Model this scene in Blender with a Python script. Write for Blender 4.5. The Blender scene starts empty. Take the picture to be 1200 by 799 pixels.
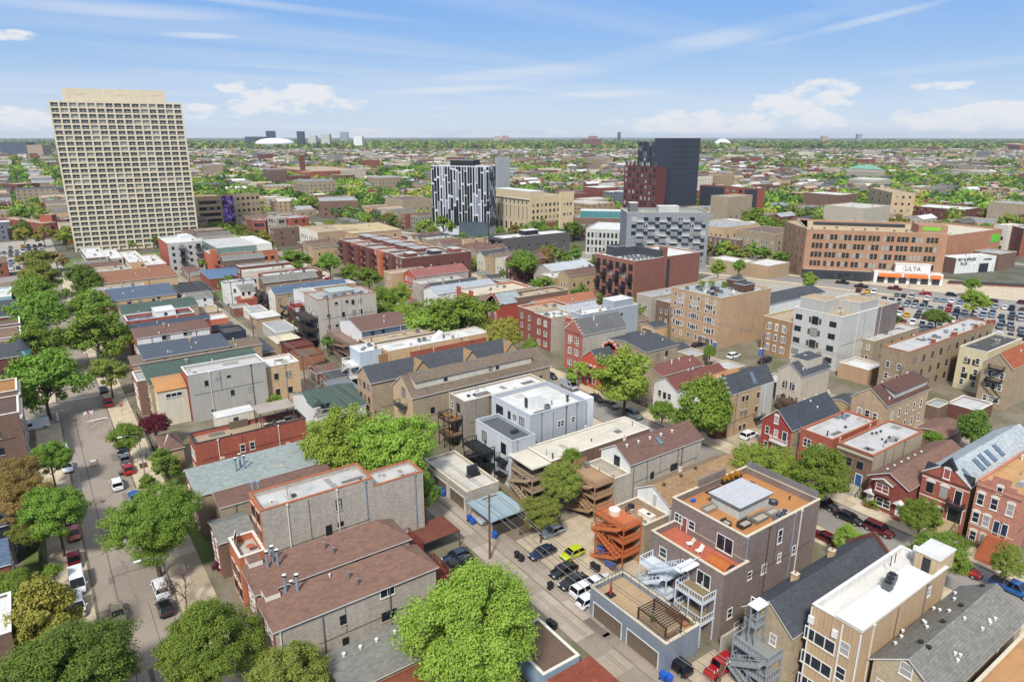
import bpy, bmesh, math, random
import numpy as np
from mathutils import Matrix, Vector
R = random.Random(7)
NR = np.random.RandomState(11)
sc = bpy.context.scene
COL = sc.collection
# ---------------------------------------------------------------- camera
F, CX, CY = 800.0, 600.0, 399.5            # focal length in photo pixels, photo centre
TH = math.atan((CY - 160.0) / F)           # tilt below the horizon
AZ = math.atan(592.0 / math.hypot(F, CY - 160.0))   # heading east of the street direction (+y)
H = 62.0                                   # drone height in metres
cd = bpy.data.cameras.new('camera'); cam = bpy.data.objects.new('camera', cd); COL.objects.link(cam)
cam.location = (0, 0, H); cam.rotation_euler = (math.pi/2 - TH, 0, -AZ)
cd.sensor_width = 36; cd.lens = 36 * F / 1200; cd.clip_start = 1; cd.clip_end = 60000
sc.camera = cam
# ---------------------------------------------------------------- world, sun, exposure
SUN_EL, SUN_AZ = math.radians(48), math.radians(229)    # azimuth clockwise from +y
w = bpy.data.worlds.new("World"); sc.world = w; w.use_nodes = True
nt = w.node_tree; N = nt.nodes; Lk = nt.links
for n in list(N): N.remove(n)
def nd(t, **k):
    n = N.new(t)
    for a, b in k.items():
        if a.startswith('i_'): n.inputs[int(a[2:])].default_value = b
        else: setattr(n, a, b)
    return n
out = nd('ShaderNodeOutputWorld'); bg = nd('ShaderNodeBackground'); bg.inputs[1].default_value = 0.095
Lk.new(bg.outputs[0], out.inputs[0])
sky = nd('ShaderNodeTexSky', sky_type='NISHITA', sun_disc=False, sun_elevation=SUN_EL, sun_rotation=SUN_AZ,
         altitude=50, air_density=1.0, dust_density=0.3, ozone_density=2.0)
tc = nd('ShaderNodeTexCoord'); sep = nd('ShaderNodeSeparateXYZ'); Lk.new(tc.outputs['Generated'], sep.inputs[0])
def M(op, a, b=None, clamp=False, c=None):
    n = nd('ShaderNodeMath', operation=op, use_clamp=clamp)
    for i, v in enumerate((a, b, c)):
        if v is None: continue
        if isinstance(v, (int, float)): n.inputs[i].default_value = v
        else: Lk.new(v, n.inputs[i])
    return n.outputs[0]
X, Y, Z = sep.outputs
zc = M('MAXIMUM', Z, 0.0)
gr = nd('ShaderNodeValToRGB'); Lk.new(M('POWER', zc, 0.6), gr.inputs[0])       # clear-air colours from the horizon to the zenith
for i, (e, c) in enumerate(((0.0, (6.0, 6.9, 8.3)), (0.14, (4.9, 6.2, 8.3)), (0.26, (2.9, 4.8, 8.0)), (0.36, (1.8, 3.9, 8.2)), (1.0, (0.8, 2.1, 5.4)))):
    el_ = gr.color_ramp.elements[i] if i < 2 else gr.color_ramp.elements.new(e); el_.position = e; el_.color = (*c, 1)
hs = nd('ShaderNodeMix', data_type='RGBA'); hs.inputs[0].default_value = 0.82; Lk.new(sky.outputs[0], hs.inputs[6]); Lk.new(gr.outputs[0], hs.inputs[7])
# high thin streaks: noise on the plane of the cloud layer
zz = M('ADD', zc, 0.06)
cmb = nd('ShaderNodeCombineXYZ'); Lk.new(M('DIVIDE', X, zz), cmb.inputs[0]); Lk.new(M('DIVIDE', Y, zz), cmb.inputs[1])
mp = nd('ShaderNodeMapping'); mp.inputs['Rotation'].default_value = (0, 0, 0.95); mp.inputs['Scale'].default_value = (0.16, 0.62, 1)
mp.inputs['Location'].default_value = (1.7, 3.1, 0)
Lk.new(cmb.outputs[0], mp.inputs[0])
n1 = nd('ShaderNodeTexNoise'); n1.inputs['Scale'].default_value = 1.0; n1.inputs['Detail'].default_value = 7; n1.inputs['Distortion'].default_value = 0.6
n1.inputs['Roughness'].default_value = 0.5; Lk.new(mp.outputs[0], n1.inputs['Vector'])
streak = M('MULTIPLY', M('MULTIPLY', M('SUBTRACT', n1.outputs[0], 0.50), 3.4, True), 0.5, True)
veil = M('MULTIPLY', M('MULTIPLY', M('SUBTRACT', Z, 0.30), 3.0, True), 0.72)      # thin high overcast overhead, as the soft shadowless light shows
# heaped clouds low over the horizon: ellipses in azimuth and elevation broken up by noise
az = M('ARCTAN2', X, Y); el = M('ARCSINE', Z)
cv = nd('ShaderNodeCombineXYZ'); Lk.new(M('MULTIPLY', az, 1.0), cv.inputs[0]); Lk.new(M('MULTIPLY', el, 2.3), cv.inputs[1])
n2 = nd('ShaderNodeTexNoise'); n2.inputs['Scale'].default_value = 20; n2.inputs['Detail'].default_value = 8; n2.inputs['Roughness'].default_value = 0.62
Lk.new(cv.outputs[0], n2.inputs['Vector'])
def azel(px, py):
    Xp = (px-CX)/F; Yp = -(py-CY)/F
    fw = math.cos(TH)+Yp*math.sin(TH); up = -math.sin(TH)+Yp*math.cos(TH)
    return AZ+math.atan2(Xp, fw), math.atan2(up, math.hypot(Xp, fw))
heap = None
CL = [(860,143,170,15,1),(930,124,90,14,1),(965,106,50,14,1),(800,150,90,9,.9),(345,120,80,15,1),(365,108,40,12,1),(290,103,34,9,.9),(25,143,95,18,1),(1140,140,120,16,1),(1185,128,60,10,1),
      (1105,101,40,6,.9),(10,41,38,8,1),(235,131,80,10,.8),(450,158,90,6,.7),(580,160,90,5,.6),(700,156,80,6,.7)]
for k in range(26):      # the same kind of clouds go on round the horizon outside the view
    a = math.radians(85 + k*10.4); CL.append((None, (a, math.radians(3.2+3*R.random()), 0.05+0.09*R.random(), 0.012+0.014*R.random()), 0, 0, 1))
for c in CL:
    if c[0] is None: a0, e0, ra, re = c[1]
    else:
        a0, e0 = azel(c[0], c[1]); a1, e1 = azel(c[0]+c[2], c[1]); _, e2 = azel(c[0], c[1]-c[3]); ra, re = abs(a1-a0), abs(e2-e0)
    dx = M('DIVIDE', M('SUBTRACT', az, a0), ra); dy = M('DIVIDE', M('SUBTRACT', el, e0), re)
    d = M('SUBTRACT', 1.0, M('ADD', M('MULTIPLY', dx, dx), M('MULTIPLY', dy, dy)))
    d = M('MULTIPLY', M('MAXIMUM', d, -3.0), c[4])
    heap = d if heap is None else M('MAXIMUM', heap, d)
hm = M('ADD', M('MULTIPLY', M('MINIMUM', heap, 0.55), 0.7), M('MULTIPLY', M('SUBTRACT', n2.outputs[0], 0.5), 3.4))
heapm = M('MULTIPLY', M('MULTIPLY', hm, 2.2, True), 0.95)
bands = None      # long wind-drawn bands of high cloud: centre, half length, half width, slant in the photo
for px, py, hl, hw_, sl_ in ((770,62,260,15,-13),(620,85,150,10,-5),(1130,77,130,8,-6),(150,12,190,12,3),(520,106,110,6,-3),(235,42,60,5,2),(1000,28,150,6,-14),(690,112,120,6,-3),(330,8,200,6,6)):
    a0, e0 = azel(px, py); a1, e1 = azel(px+hl*math.cos(math.radians(sl_)), py+hl*math.sin(math.radians(sl_))); L0 = math.hypot(a1-a0, e1-e0); ca, sa = (a1-a0)/L0, (e1-e0)/L0; w0 = abs(azel(px, py-hw_)[1]-e0)
    da = M('SUBTRACT', az, a0); de = M('SUBTRACT', el, e0)
    u_ = M('DIVIDE', M('ADD', M('MULTIPLY', da, ca), M('MULTIPLY', de, sa)), L0); v_ = M('DIVIDE', M('SUBTRACT', M('MULTIPLY', de, ca), M('MULTIPLY', da, sa)), w0)
    q_ = M('SUBTRACT', 1.0, M('ADD', M('MULTIPLY', u_, u_), M('MULTIPLY', v_, v_)), True); bands = q_ if bands is None else M('MAXIMUM', bands, q_)
bandm = M('MULTIPLY', M('MULTIPLY', bands, M('ADD', M('MULTIPLY', M('SUBTRACT', n1.outputs[0], 0.42), 4.0, True), 0.25)), 0.62, True)
mx = nd('ShaderNodeMix', data_type='RGBA')
Lk.new(M('MAXIMUM', M('MAXIMUM', M('MAXIMUM', streak, bandm), veil), heapm), mx.inputs[0]); Lk.new(hs.outputs[2], mx.inputs[6]); mx.inputs[7].default_value = (7.6, 7.8, 8.1, 1)
Lk.new(mx.outputs[2], bg.inputs[0])
SKYN = (sky, hs, mx, bg)
sl = bpy.data.lights.new('sun', 'SUN'); sl.energy = 3.9; sl.angle = math.radians(8); sl.color = (1, 0.955, 0.89)
so = bpy.data.objects.new('sun', sl); COL.objects.link(so)
sd = Vector((math.sin(SUN_AZ)*math.cos(SUN_EL), math.cos(SUN_AZ)*math.cos(SUN_EL), math.sin(SUN_EL)))
so.rotation_euler = sd.to_track_quat('Z', 'Y').to_euler(); so.location = (0, 0, 300)
sc.view_settings.view_transform = 'Standard'; sc.view_settings.look = 'None'; sc.view_settings.exposure = 0.2
sc.view_settings.gamma = 1; sc.view_settings.use_curve_mapping = False
sc.cycles.use_denoising = True; sc.cycles.max_bounces = 5; sc.cycles.diffuse_bounces = 2; sc.cycles.glossy_bounces = 2
sc.cycles.transmission_bounces = 2; sc.cycles.volume_bounces = 0; sc.cycles.transparent_max_bounces = 6
sc.cycles.caustics_reflective = False; sc.cycles.caustics_refractive = False
# ---------------------------------------------------------------- point from a photo pixel and a height
def P(px, py, z=0.0):
    X = (px-CX)/F; Y = -(py-CY)/F
    fw = math.cos(TH)+Y*math.sin(TH); up = -math.sin(TH)+Y*math.cos(TH)
    t = (z-H)/up; a = X*t; b = fw*t
    return Vector((b*math.sin(AZ)+a*math.cos(AZ), b*math.cos(AZ)-a*math.sin(AZ), z))
def ray(px, py):
    X = (px-CX)/F; Y = -(py-CY)/F
    fw = math.cos(TH)+Y*math.sin(TH); up = -math.sin(TH)+Y*math.cos(TH)
    return Vector((fw*math.sin(AZ)+X*math.cos(AZ), fw*math.cos(AZ)-X*math.sin(AZ), up))
def depth(p):
    b = p[0]*math.sin(AZ)+p[1]*math.cos(AZ); return b*math.cos(TH)-(p[2]-H)*math.sin(TH)
# ---------------------------------------------------------------- materials
MATS = {}
def rgb(h):
    if isinstance(h, tuple): return h
    h = h.lstrip('#'); return tuple(((int(h[i:i+2], 16)/255+0.055)/1.055)**2.4 if int(h[i:i+2], 16) > 10 else int(h[i:i+2], 16)/255/12.92 for i in (0, 2, 4))
def mat(kind, col, rough=None, var=0.12, col2=None, **o):
    key = (kind, col, rough, var, col2, tuple(sorted(o.items())))
    if key in MATS: return MATS[key]
    c = rgb(col); m = bpy.data.materials.new(kind + '_' + str(len(MATS))); m.use_nodes = True; MATS[key] = m
    t = m.node_tree; b = t.nodes['Principled BSDF']; L = t.links
    def n(ty, **k):
        x = t.nodes.new(ty)
        for a, v in k.items(): setattr(x, a, v)
        return x
    def mth(op, a, b_=None, cl=False):
        x = n('ShaderNodeMath', operation=op, use_clamp=cl)
        for i, v in enumerate((a, b_)):
            if v is None: continue
            if isinstance(v, (int, float)): x.inputs[i].default_value = v
            else: L.new(v, x.inputs[i])
        return x.outputs[0]
    def noise(s, det=3, vec=None, ro=0.55):
        x = n('ShaderNodeTexNoise'); x.inputs['Scale'].default_value = s; x.inputs['Detail'].default_value = det; x.inputs['Roughness'].default_value = ro
        L.new(vec or pos, x.inputs['Vector']); return x.outputs[0]
    def mix(fac, a, b_, bl='MIX'):
        x = n('ShaderNodeMix', data_type='RGBA', blend_type=bl)
        for i, v in ((0, fac), (6, a), (7, b_)):
            if isinstance(v, (int, float)): x.inputs[i].default_value = v
            elif isinstance(v, tuple): x.inputs[i].default_value = (*v, 1)
            else: L.new(v, x.inputs[i])
        return x.outputs[2]
    tcn = n('ShaderNodeTexCoord'); pos = tcn.outputs['Object']; oi = n('ShaderNodeObjectInfo')
    off = n('ShaderNodeVectorMath', operation='ADD'); L.new(pos, off.inputs[0])
    loc = n('ShaderNodeVectorMath', operation='SCALE'); L.new(oi.outputs['Location'], loc.inputs[0]); loc.inputs['Scale'].default_value = 1.0
    if kind not in ('car', 'glass'):
        L.new(loc.outputs[0], off.inputs[1]); posw = off.outputs[0]
    else: posw = pos
    sp = n('ShaderNodeSeparateXYZ'); L.new(pos, sp.inputs[0])
    wu = mth('ADD', sp.outputs[0], sp.outputs[1])
    cw = n('ShaderNodeCombineXYZ'); L.new(wu, cw.inputs[0]); L.new(sp.outputs[2], cw.inputs[1])
    big = noise(0.22, 4, posw); fine = noise(3.0, 3, posw)
    v = mth('ADD', mth('MULTIPLY', mth('SUBTRACT', big, 0.5), var*3.2), mth('MULTIPLY', mth('SUBTRACT', fine, 0.5), var*1.6))
    base = c; rg = 0.85; bump = None
    if kind in ('brick', 'siding', 'boards', 'plain', 'concrete', 'shingle') and var > 0.03:     # rain streaks and dull patches
        stv = n('ShaderNodeVectorMath', operation='MULTIPLY'); L.new(posw, stv.inputs[0]); stv.inputs[1].default_value = (1.6, 1.6, 0.16) if kind not in ('shingle', 'concrete') else (0.5, 1.4, 1)
        v = mth('ADD', v, mth('MULTIPLY', mth('SUBTRACT', noise(1.0, 4, stv.outputs[0], 0.6), 0.5), 0.42))
    if kind == 'brick': c = tuple(min(1, x*1.18) for x in c); base = c
    if kind == 'brick':
        bt = n('ShaderNodeTexBrick'); bt.inputs['Scale'].default_value = 1.0; bt.inputs['Brick Width'].default_value = 0.42
        bt.inputs['Row Height'].default_value = 0.15; bt.inputs['Mortar Size'].default_value = 0.018; bt.inputs['Mortar Smooth'].default_value = 0.3
        bt.inputs['Color1'].default_value = (*[x*1.15 for x in c], 1); bt.inputs['Color2'].default_value = (*[x*0.8 for x in c], 1)
        g = sum(c)/3; bt.inputs['Mortar'].default_value = (*[x*0.6+g*0.35+0.02 for x in c], 1); L.new(cw.outputs[0], bt.inputs['Vector']); base = bt.outputs[0]
    elif kind == 'siding':        # clapboard courses
        s = mth('FRACT', mth('MULTIPLY', sp.outputs[2], 5.0)); e = mth('GREATER_THAN', s, 0.86)
        base = mix(mth('MULTIPLY', e, 0.30), c, tuple(x*0.35 for x in c))
    elif kind == 'boards':        # vertical boards
        s = mth('FRACT', mth('MULTIPLY', wu, 2.2)); e = mth('GREATER_THAN', s, 0.86)
        base = mix(mth('MULTIPLY', e, 0.38), c, tuple(x*0.35 for x in c))
    elif kind == 'shingle':
        bt = n('ShaderNodeTexBrick'); bt.inputs['Scale'].default_value = 1.0; bt.inputs['Brick Width'].default_value = 0.55; bt.inputs['Row Height'].default_value = 0.26
        bt.inputs['Mortar Size'].default_value = 0.015; bt.inputs['Bias'].default_value = -0.1
        bt.inputs['Color1'].default_value = (*[x*1.18 for x in c], 1); bt.inputs['Color2'].default_value = (*[x*0.82 for x in c], 1); bt.inputs['Mortar'].default_value = (*[x*0.6 for x in c], 1)
        L.new(pos, bt.inputs['Vector']); base = bt.outputs[0]
    elif kind == 'membrane':      # rolled flat roof: seams, ponding stains
        s = mth('FRACT', mth('MULTIPLY', sp.outputs[1], 0.55)); e = mth('GREATER_THAN', s, 0.95)
        st = mth('MULTIPLY', mth('SUBTRACT', noise(0.55, 5, posw, 0.65), 0.50), 4.0, True); vo = n('ShaderNodeTexVoronoi', distance='CHEBYCHEV'); vo.inputs['Scale'].default_value = 0.3; L.new(posw, vo.inputs['Vector']); vs_ = n('ShaderNodeSeparateXYZ'); L.new(vo.outputs['Color'], vs_.inputs[0])
        base = mix(mth('MULTIPLY', mth('GREATER_THAN', vs_.outputs[0], 0.72), 0.2), c, tuple(x*0.6 for x in c)); base = mix(mth('MULTIPLY', e, 0.22), base, tuple(x*0.5 for x in c)); base = mix(mth('MULTIPLY', st, o.get('dirt', 0.55)), base, tuple(x*0.5+y for x, y in zip(c, (0.03, 0.02, 0.0))))
    elif kind == 'concrete':
        bt = n('ShaderNodeTexBrick'); bt.offset = 0.0; bt.inputs['Scale'].default_value = 1.0; bt.inputs['Brick Width'].default_value = o.get('slab', 1.8); bt.inputs['Row Height'].default_value = o.get('slab', 1.8)
        bt.inputs['Mortar Size'].default_value = 0.03; bt.inputs['Color1'].default_value = (*[x*1.06 for x in c], 1); bt.inputs['Color2'].default_value = (*[x*0.93 for x in c], 1)
        bt.inputs['Mortar'].default_value = (*[x*0.62 for x in c], 1); L.new(pos, bt.inputs['Vector'])
        st = mth('MULTIPLY', mth('SUBTRACT', noise(0.35, 6, posw, 0.7), 0.53), 4.0, True)
        base = mix(mth('MULTIPLY', st, 0.35), bt.outputs[0], tuple(x*0.5 for x in c))
    elif kind == 'asphalt':
        st = mth('MULTIPLY', mth('SUBTRACT', noise(0.12, 7, posw, 0.7), 0.50), 5.0, True)
        vo = n('ShaderNodeTexVoronoi', feature='DISTANCE_TO_EDGE'); vo.inputs['Scale'].default_value = 0.07
        wv = n('ShaderNodeVectorMath', operation='ADD'); ns = n('ShaderNodeTexNoise'); ns.inputs['Scale'].default_value = 0.6; L.new(posw, ns.inputs['Vector'])
        L.new(posw, wv.inputs[0]); sc_ = n('ShaderNodeVectorMath', operation='SCALE'); L.new(ns.outputs[1], sc_.inputs[0]); sc_.inputs['Scale'].default_value = 2.0; L.new(sc_.outputs[0], wv.inputs[1])
        L.new(wv.outputs[0], vo.inputs['Vector']); ck = mth('LESS_THAN', vo.outputs[0], 0.004); pv = n('ShaderNodeTexVoronoi', distance='CHEBYCHEV'); pv.inputs['Scale'].default_value = 0.11; L.new(posw, pv.inputs['Vector']); ps = n('ShaderNodeSeparateXYZ'); L.new(pv.outputs['Color'], ps.inputs[0])
        base = mix(mth('MULTIPLY', mth('GREATER_THAN', ps.outputs[0], 0.8), 0.28), c, tuple(x*0.6 for x in c)); base = mix(mth('MULTIPLY', st, 0.32), base, tuple(x*0.55 for x in c)); base = mix(mth('MULTIPLY', ck, 0.55), base, tuple(x*0.4 for x in c))
    elif kind == 'planks':
        s = mth('FRACT', mth('MULTIPLY', sp.outputs[1 if o.get('ax', 'x') == 'x' else 0], 6.5)); e = mth('GREATER_THAN', s, 0.87)
        pl = mth('FLOOR', mth('MULTIPLY', sp.outputs[1 if o.get('ax', 'x') == 'x' else 0], 6.5)); wn = n('ShaderNodeTexWhiteNoise', noise_dimensions='1D'); L.new(pl, wn.inputs['W'])
        base = mix(mth('MULTIPLY', wn.outputs[0], 0.4), c, tuple(x*0.6 for x in c)); base = mix(mth('MULTIPLY', e, 0.6), base, tuple(x*0.25 for x in c))
    elif kind == 'ribs':          # ribbed sheet metal
        s = mth('FRACT', mth('MULTIPLY', sp.outputs[0 if o.get('ax', 'x') == 'x' else 1], 1.6)); e = mth('GREATER_THAN', s, 0.9)
        base = mix(mth('MULTIPLY', e, 0.35), c, tuple(x*0.4 for x in c)); rg = 0.5
    elif kind == 'ground':
        g1 = noise(0.11, 7, posw, 0.7); g2 = noise(0.7, 5, posw, 0.7)
        base = mix(mth('MULTIPLY', mth('SUBTRACT', g1, 0.42), 6.0, True), c, rgb(col2)); base = mix(mth('MULTIPLY', g2, 0.5), base, tuple(x*0.55 for x in c))
    elif kind == 'leaf':
        hv = oi.outputs['Random']; g1 = noise(0.9, 2, pos)
        base = mix(g1, c, rgb(col2 or col)); var = 0.0
        hsn = n('ShaderNodeHueSaturation'); L.new(base, hsn.inputs['Color'])
        L.new(mth('ADD', mth('MULTIPLY', hv, 0.03), 0.485), hsn.inputs['Hue']); L.new(mth('ADD', mth('MULTIPLY', hv, 0.35), 0.83), hsn.inputs['Value'])
        b.inputs['Roughness'].default_value = 0.6; b.inputs['Specular IOR Level'].default_value = 0.25; L.new(hsn.outputs[0], b.inputs['Base Color'])
        tr = n('ShaderNodeBsdfTranslucent'); L.new(mix(1.0, hsn.outputs[0], (1.0, 1.0, 0.45), 'MULTIPLY'), tr.inputs[0])
        ms = n('ShaderNodeMixShader'); ms.inputs[0].default_value = 0.24; L.new(b.outputs[0], ms.inputs[1]); L.new(tr.outputs[0], ms.inputs[2])
        L.new(ms.outputs[0], t.nodes['Material Output'].inputs[0]); return m
    elif kind == 'glass':
        # window glass: some panes have blinds or curtains drawn behind them
        r1 = oi.outputs['Random']; bl = mth('GREATER_THAN', r1, o.get('blind', 0.64))
        base = mix(mth('MULTIPLY', bl, 0.8), mix(noise(0.9, 2, posw), c, tuple(x*2.2+0.01 for x in c)), (0.42, 0.41, 0.38)); var = 0.0; rg = 0.08
        b.inputs['Specular IOR Level'].default_value = 0.6
    elif kind == 'car':
        rg = 0.28; var = 0.02; b.inputs['Coat Weight'].default_value = 0.6; b.inputs['Coat Roughness'].default_value = 0.06
    if var > 0:
        hsn = n('ShaderNodeHueSaturation'); L.new(mth('ADD', v, 1.0), hsn.inputs['Value'])
        if isinstance(base, tuple): hsn.inputs['Color'].default_value = (*base, 1)
        else: L.new(base, hsn.inputs['Color'])
        L.new(hsn.outputs[0], b.inputs['Base Color'])
    elif isinstance(base, tuple): b.inputs['Base Color'].default_value = (*base, 1)
    else: L.new(base, b.inputs['Base Color'])
    b.inputs['Roughness'].default_value = rough if rough is not None else rg
    if kind == 'metal': b.inputs['Metallic'].default_value = 0.7
    if o.get('emit'): b.inputs['Emission Color'].default_value = (*c, 1); b.inputs['Emission Strength'].default_value = o['emit']
    return m
# ---------------------------------------------------------------- mesh builder
class MB:
    def __init__(s): s.v = []; s.f = []; s.m = []; s.ms = []
    def mi(s, m):
        if m not in s.ms: s.ms.append(m)
        return s.ms.index(m)
    def poly(s, pts, m):
        k = len(s.v); s.v += [tuple(p) for p in pts]; s.f.append(tuple(range(k, k+len(pts)))); s.m.append(s.mi(m)); return s
    def faces(s, vs, fs, m):
        k = len(s.v); s.v += [tuple(p) for p in vs]; i = s.mi(m)
        for f in fs: s.f.append(tuple(k+a for a in f)); s.m.append(i)
        return s
    def box(s, x0, y0, z0, x1, y1, z1, m, top=None, bot=True):
        if x1 < x0: x0, x1 = x1, x0
        if y1 < y0: y0, y1 = y1, y0
        if z1 < z0: z0, z1 = z1, z0
        vs = [(x0,y0,z0),(x1,y0,z0),(x1,y1,z0),(x0,y1,z0),(x0,y0,z1),(x1,y0,z1),(x1,y1,z1),(x0,y1,z1)]
        s.faces(vs, [(0,1,5,4),(1,2,6,5),(2,3,7,6),(3,0,4,7)] + ([(0,3,2,1)] if bot else []), m); k = len(s.v)-8
        s.f.append((k+4,k+5,k+6,k+7)); s.m.append(s.mi(top or m)); return s
    def beam(s, p, q, w, m, h=None):
        p = Vector(p); q = Vector(q); d = (q-p); L_ = d.length
        if L_ < 1e-6: return s
        d /= L_; up = Vector((0,0,1)) if abs(d.z) < 0.9 else Vector((1,0,0)); a = d.cross(up).normalized()*(w/2); b = a.cross(d).normalized()*((h or w)/2)
        vs = [p-a-b, p+a-b, p+a+b, p-a+b, q-a-b, q+a-b, q+a+b, q-a+b]
        return s.faces(vs, [(0,1,2,3),(4,7,6,5),(0,4,5,1),(1,5,6,2),(2,6,7,3),(3,7,4,0)], m)
    def cyl(s, x, y, z0, z1, r, m, n=10, r2=None, mt=None, ax='z'):
        r2 = r if r2 is None else r2; vs = []
        for z_, rr in ((z0, r), (z1, r2)):
            for i in range(n):
                a = 2*math.pi*i/n; c_, s_ = rr*math.cos(a), rr*math.sin(a)
                vs.append((x+c_, y+s_, z_) if ax == 'z' else ((z_, x+c_, y+s_) if ax == 'x' else (x+c_, z_, y+s_)))
        s.faces(vs, [(i, (i+1) % n, n+(i+1) % n, n+i) for i in range(n)] + [tuple(range(n-1, -1, -1))], m)
        k = len(s.v)-2*n; s.f.append(tuple(k+n+i for i in range(n))); s.m.append(s.mi(mt or m)); return s
    def ring(s, x0, y0, x1, y1, t, z0, z1, m, mo=None):   # hollow rectangular frame in plan
        mo = mo or {}
        o_ = [(x0,y0),(x1,y0),(x1,y1),(x0,y1)]; i_ = [(x0+t,y0+t),(x1-t,y0+t),(x1-t,y1-t),(x0+t,y1-t)]
        for k, fc in enumerate('senw'):
            a, b = o_[k], o_[(k+1) % 4]; c, d = i_[k], i_[(k+1) % 4]
            s.poly([(*a,z0),(*b,z0),(*b,z1),(*a,z1)], mo.get(fc, m)); s.poly([(*d,z0),(*c,z0),(*c,z1),(*d,z1)], m)
            s.poly([(*a,z1),(*b,z1),(*d,z1),(*c,z1)], m); s.poly([(*b,z0),(*a,z0),(*c,z0),(*d,z0)], m)
        return s
    def mesh(s, name):
        me = bpy.data.meshes.new(name); me.from_pydata(s.v, [], s.f)
        for m in s.ms: me.materials.append(m)
        me.polygons.foreach_set('material_index', s.m); me.update(); return me
    def build(s, name, parent=None, loc=(0,0,0), rz=0, label=None, cat=None, group=None, kind=None, smooth=False):
        me = s.mesh(name)
        if smooth: me.polygons.foreach_set('use_smooth', [True]*len(me.polygons))
        return put(name, me, parent, loc, rz, label, cat, group, kind)
def put(name, me, parent=None, loc=(0,0,0), rz=0, label=None, cat=None, group=None, kind=None, scale=None):
    o = bpy.data.objects.new(name, me); COL.objects.link(o); o.parent = parent; o.location = loc
    if rz: o.rotation_euler = (0, 0, rz)
    if scale: o.scale = scale
    if label: o['label'] = label
    if cat: o['category'] = cat
    if group: o['group'] = group
    if kind: o['kind'] = kind
    return o
def thing(name, label, cat, loc, rz=0, group=None): return put(name, None, None, loc, rz, label, cat, group)
def copytree(root, loc, rz, label, group=None, cat=None):
    def cp(o, par):
        c = o.copy(); COL.objects.link(c); c.parent = par
        for ch in o.children: cp(ch, c)
        return c
    c = cp(root, None); c.location = loc; c.rotation_euler = (0, 0, rz)
    if label: c['label'] = label
    if group: c['group'] = group
    return c
# ---------------------------------------------------------------- palette
WHITE = mat('plain', '#dcdcd9', 0.7, 0.05); OFFW = mat('plain', '#d9d4c6', 0.7, 0.08); BLACK = mat('plain', '#1c1d20', 0.6, 0.05); DARK = mat('plain', '#33363b', 0.6, 0.08)
GALV = mat('metal', '#9aa0a6', 0.45, 0.08); STEELB = mat('plain', '#83919e', 0.5, 0.08); RUST = mat('plain', '#6f3b28', 0.8, 0.15); STONE = mat('plain', '#c9bda6', 0.85, 0.1)
GLASS = mat('glass', '#141b22'); GLASSF = mat('glass', '#1a2026', None, 0.12, None, blind=0.8); ORANGE_C = mat('plain', '#a8603e', 0.8, 0.15)
CEDAR = mat('planks', '#9a7453', ax='y'); CEDARP = mat('plain', '#8f6b4c', 0.85, 0.12); ORWOOD = mat('plain', '#b4653a', 0.75, 0.12); GREYWOOD = mat('plain', '#7e8388', 0.8, 0.12); BRWOOD = mat('plain', '#5a4335', 0.85, 0.15)
CONC = mat('concrete', '#a39b8d'); TYRE = mat('plain', '#141414', 0.9, 0.02); CHROME = mat('metal', '#b9bcc0', 0.3, 0.02)
B_RED = mat('brick', '#824436'); B_BRT = mat('brick', '#964a35'); B_TAN = mat('brick', '#a08767'); B_BRN = mat('brick', '#6e5546'); B_COM = mat('brick', '#94846b'); B_PUR = mat('brick', '#75665f')
B_GREY = mat('brick', '#a0978a'); B_PINK = mat('brick', '#a9705a'); B_ORG = mat('brick', '#b0603c'); B_BUFF = mat('brick', '#b99b73'); B_DRED = mat('brick', '#65382f')
S_BRN = mat('shingle', '#6b5147'); S_RBR = mat('shingle', '#785b4d'); S_GRY = mat('shingle', '#77766f'); S_DGR = mat('shingle', '#43464b'); S_TAN = mat('shingle', '#8f7454'); S_BLU = mat('shingle', '#4c5e74'); S_GRN = mat('shingle', '#44564d'); S_LGR = mat('shingle', '#8a938f'); S_MBR = mat('shingle', '#6f6152')
M_WHT = mat('membrane', '#cfcfca'); M_GRY = mat('membrane', '#9ea0a0'); M_LGR = mat('membrane', '#b7b6b3'); M_TAN = mat('membrane', '#ab987c'); M_DRK = mat('membrane', '#4c4a49'); M_BRN = mat('membrane', '#6a5546')
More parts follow.
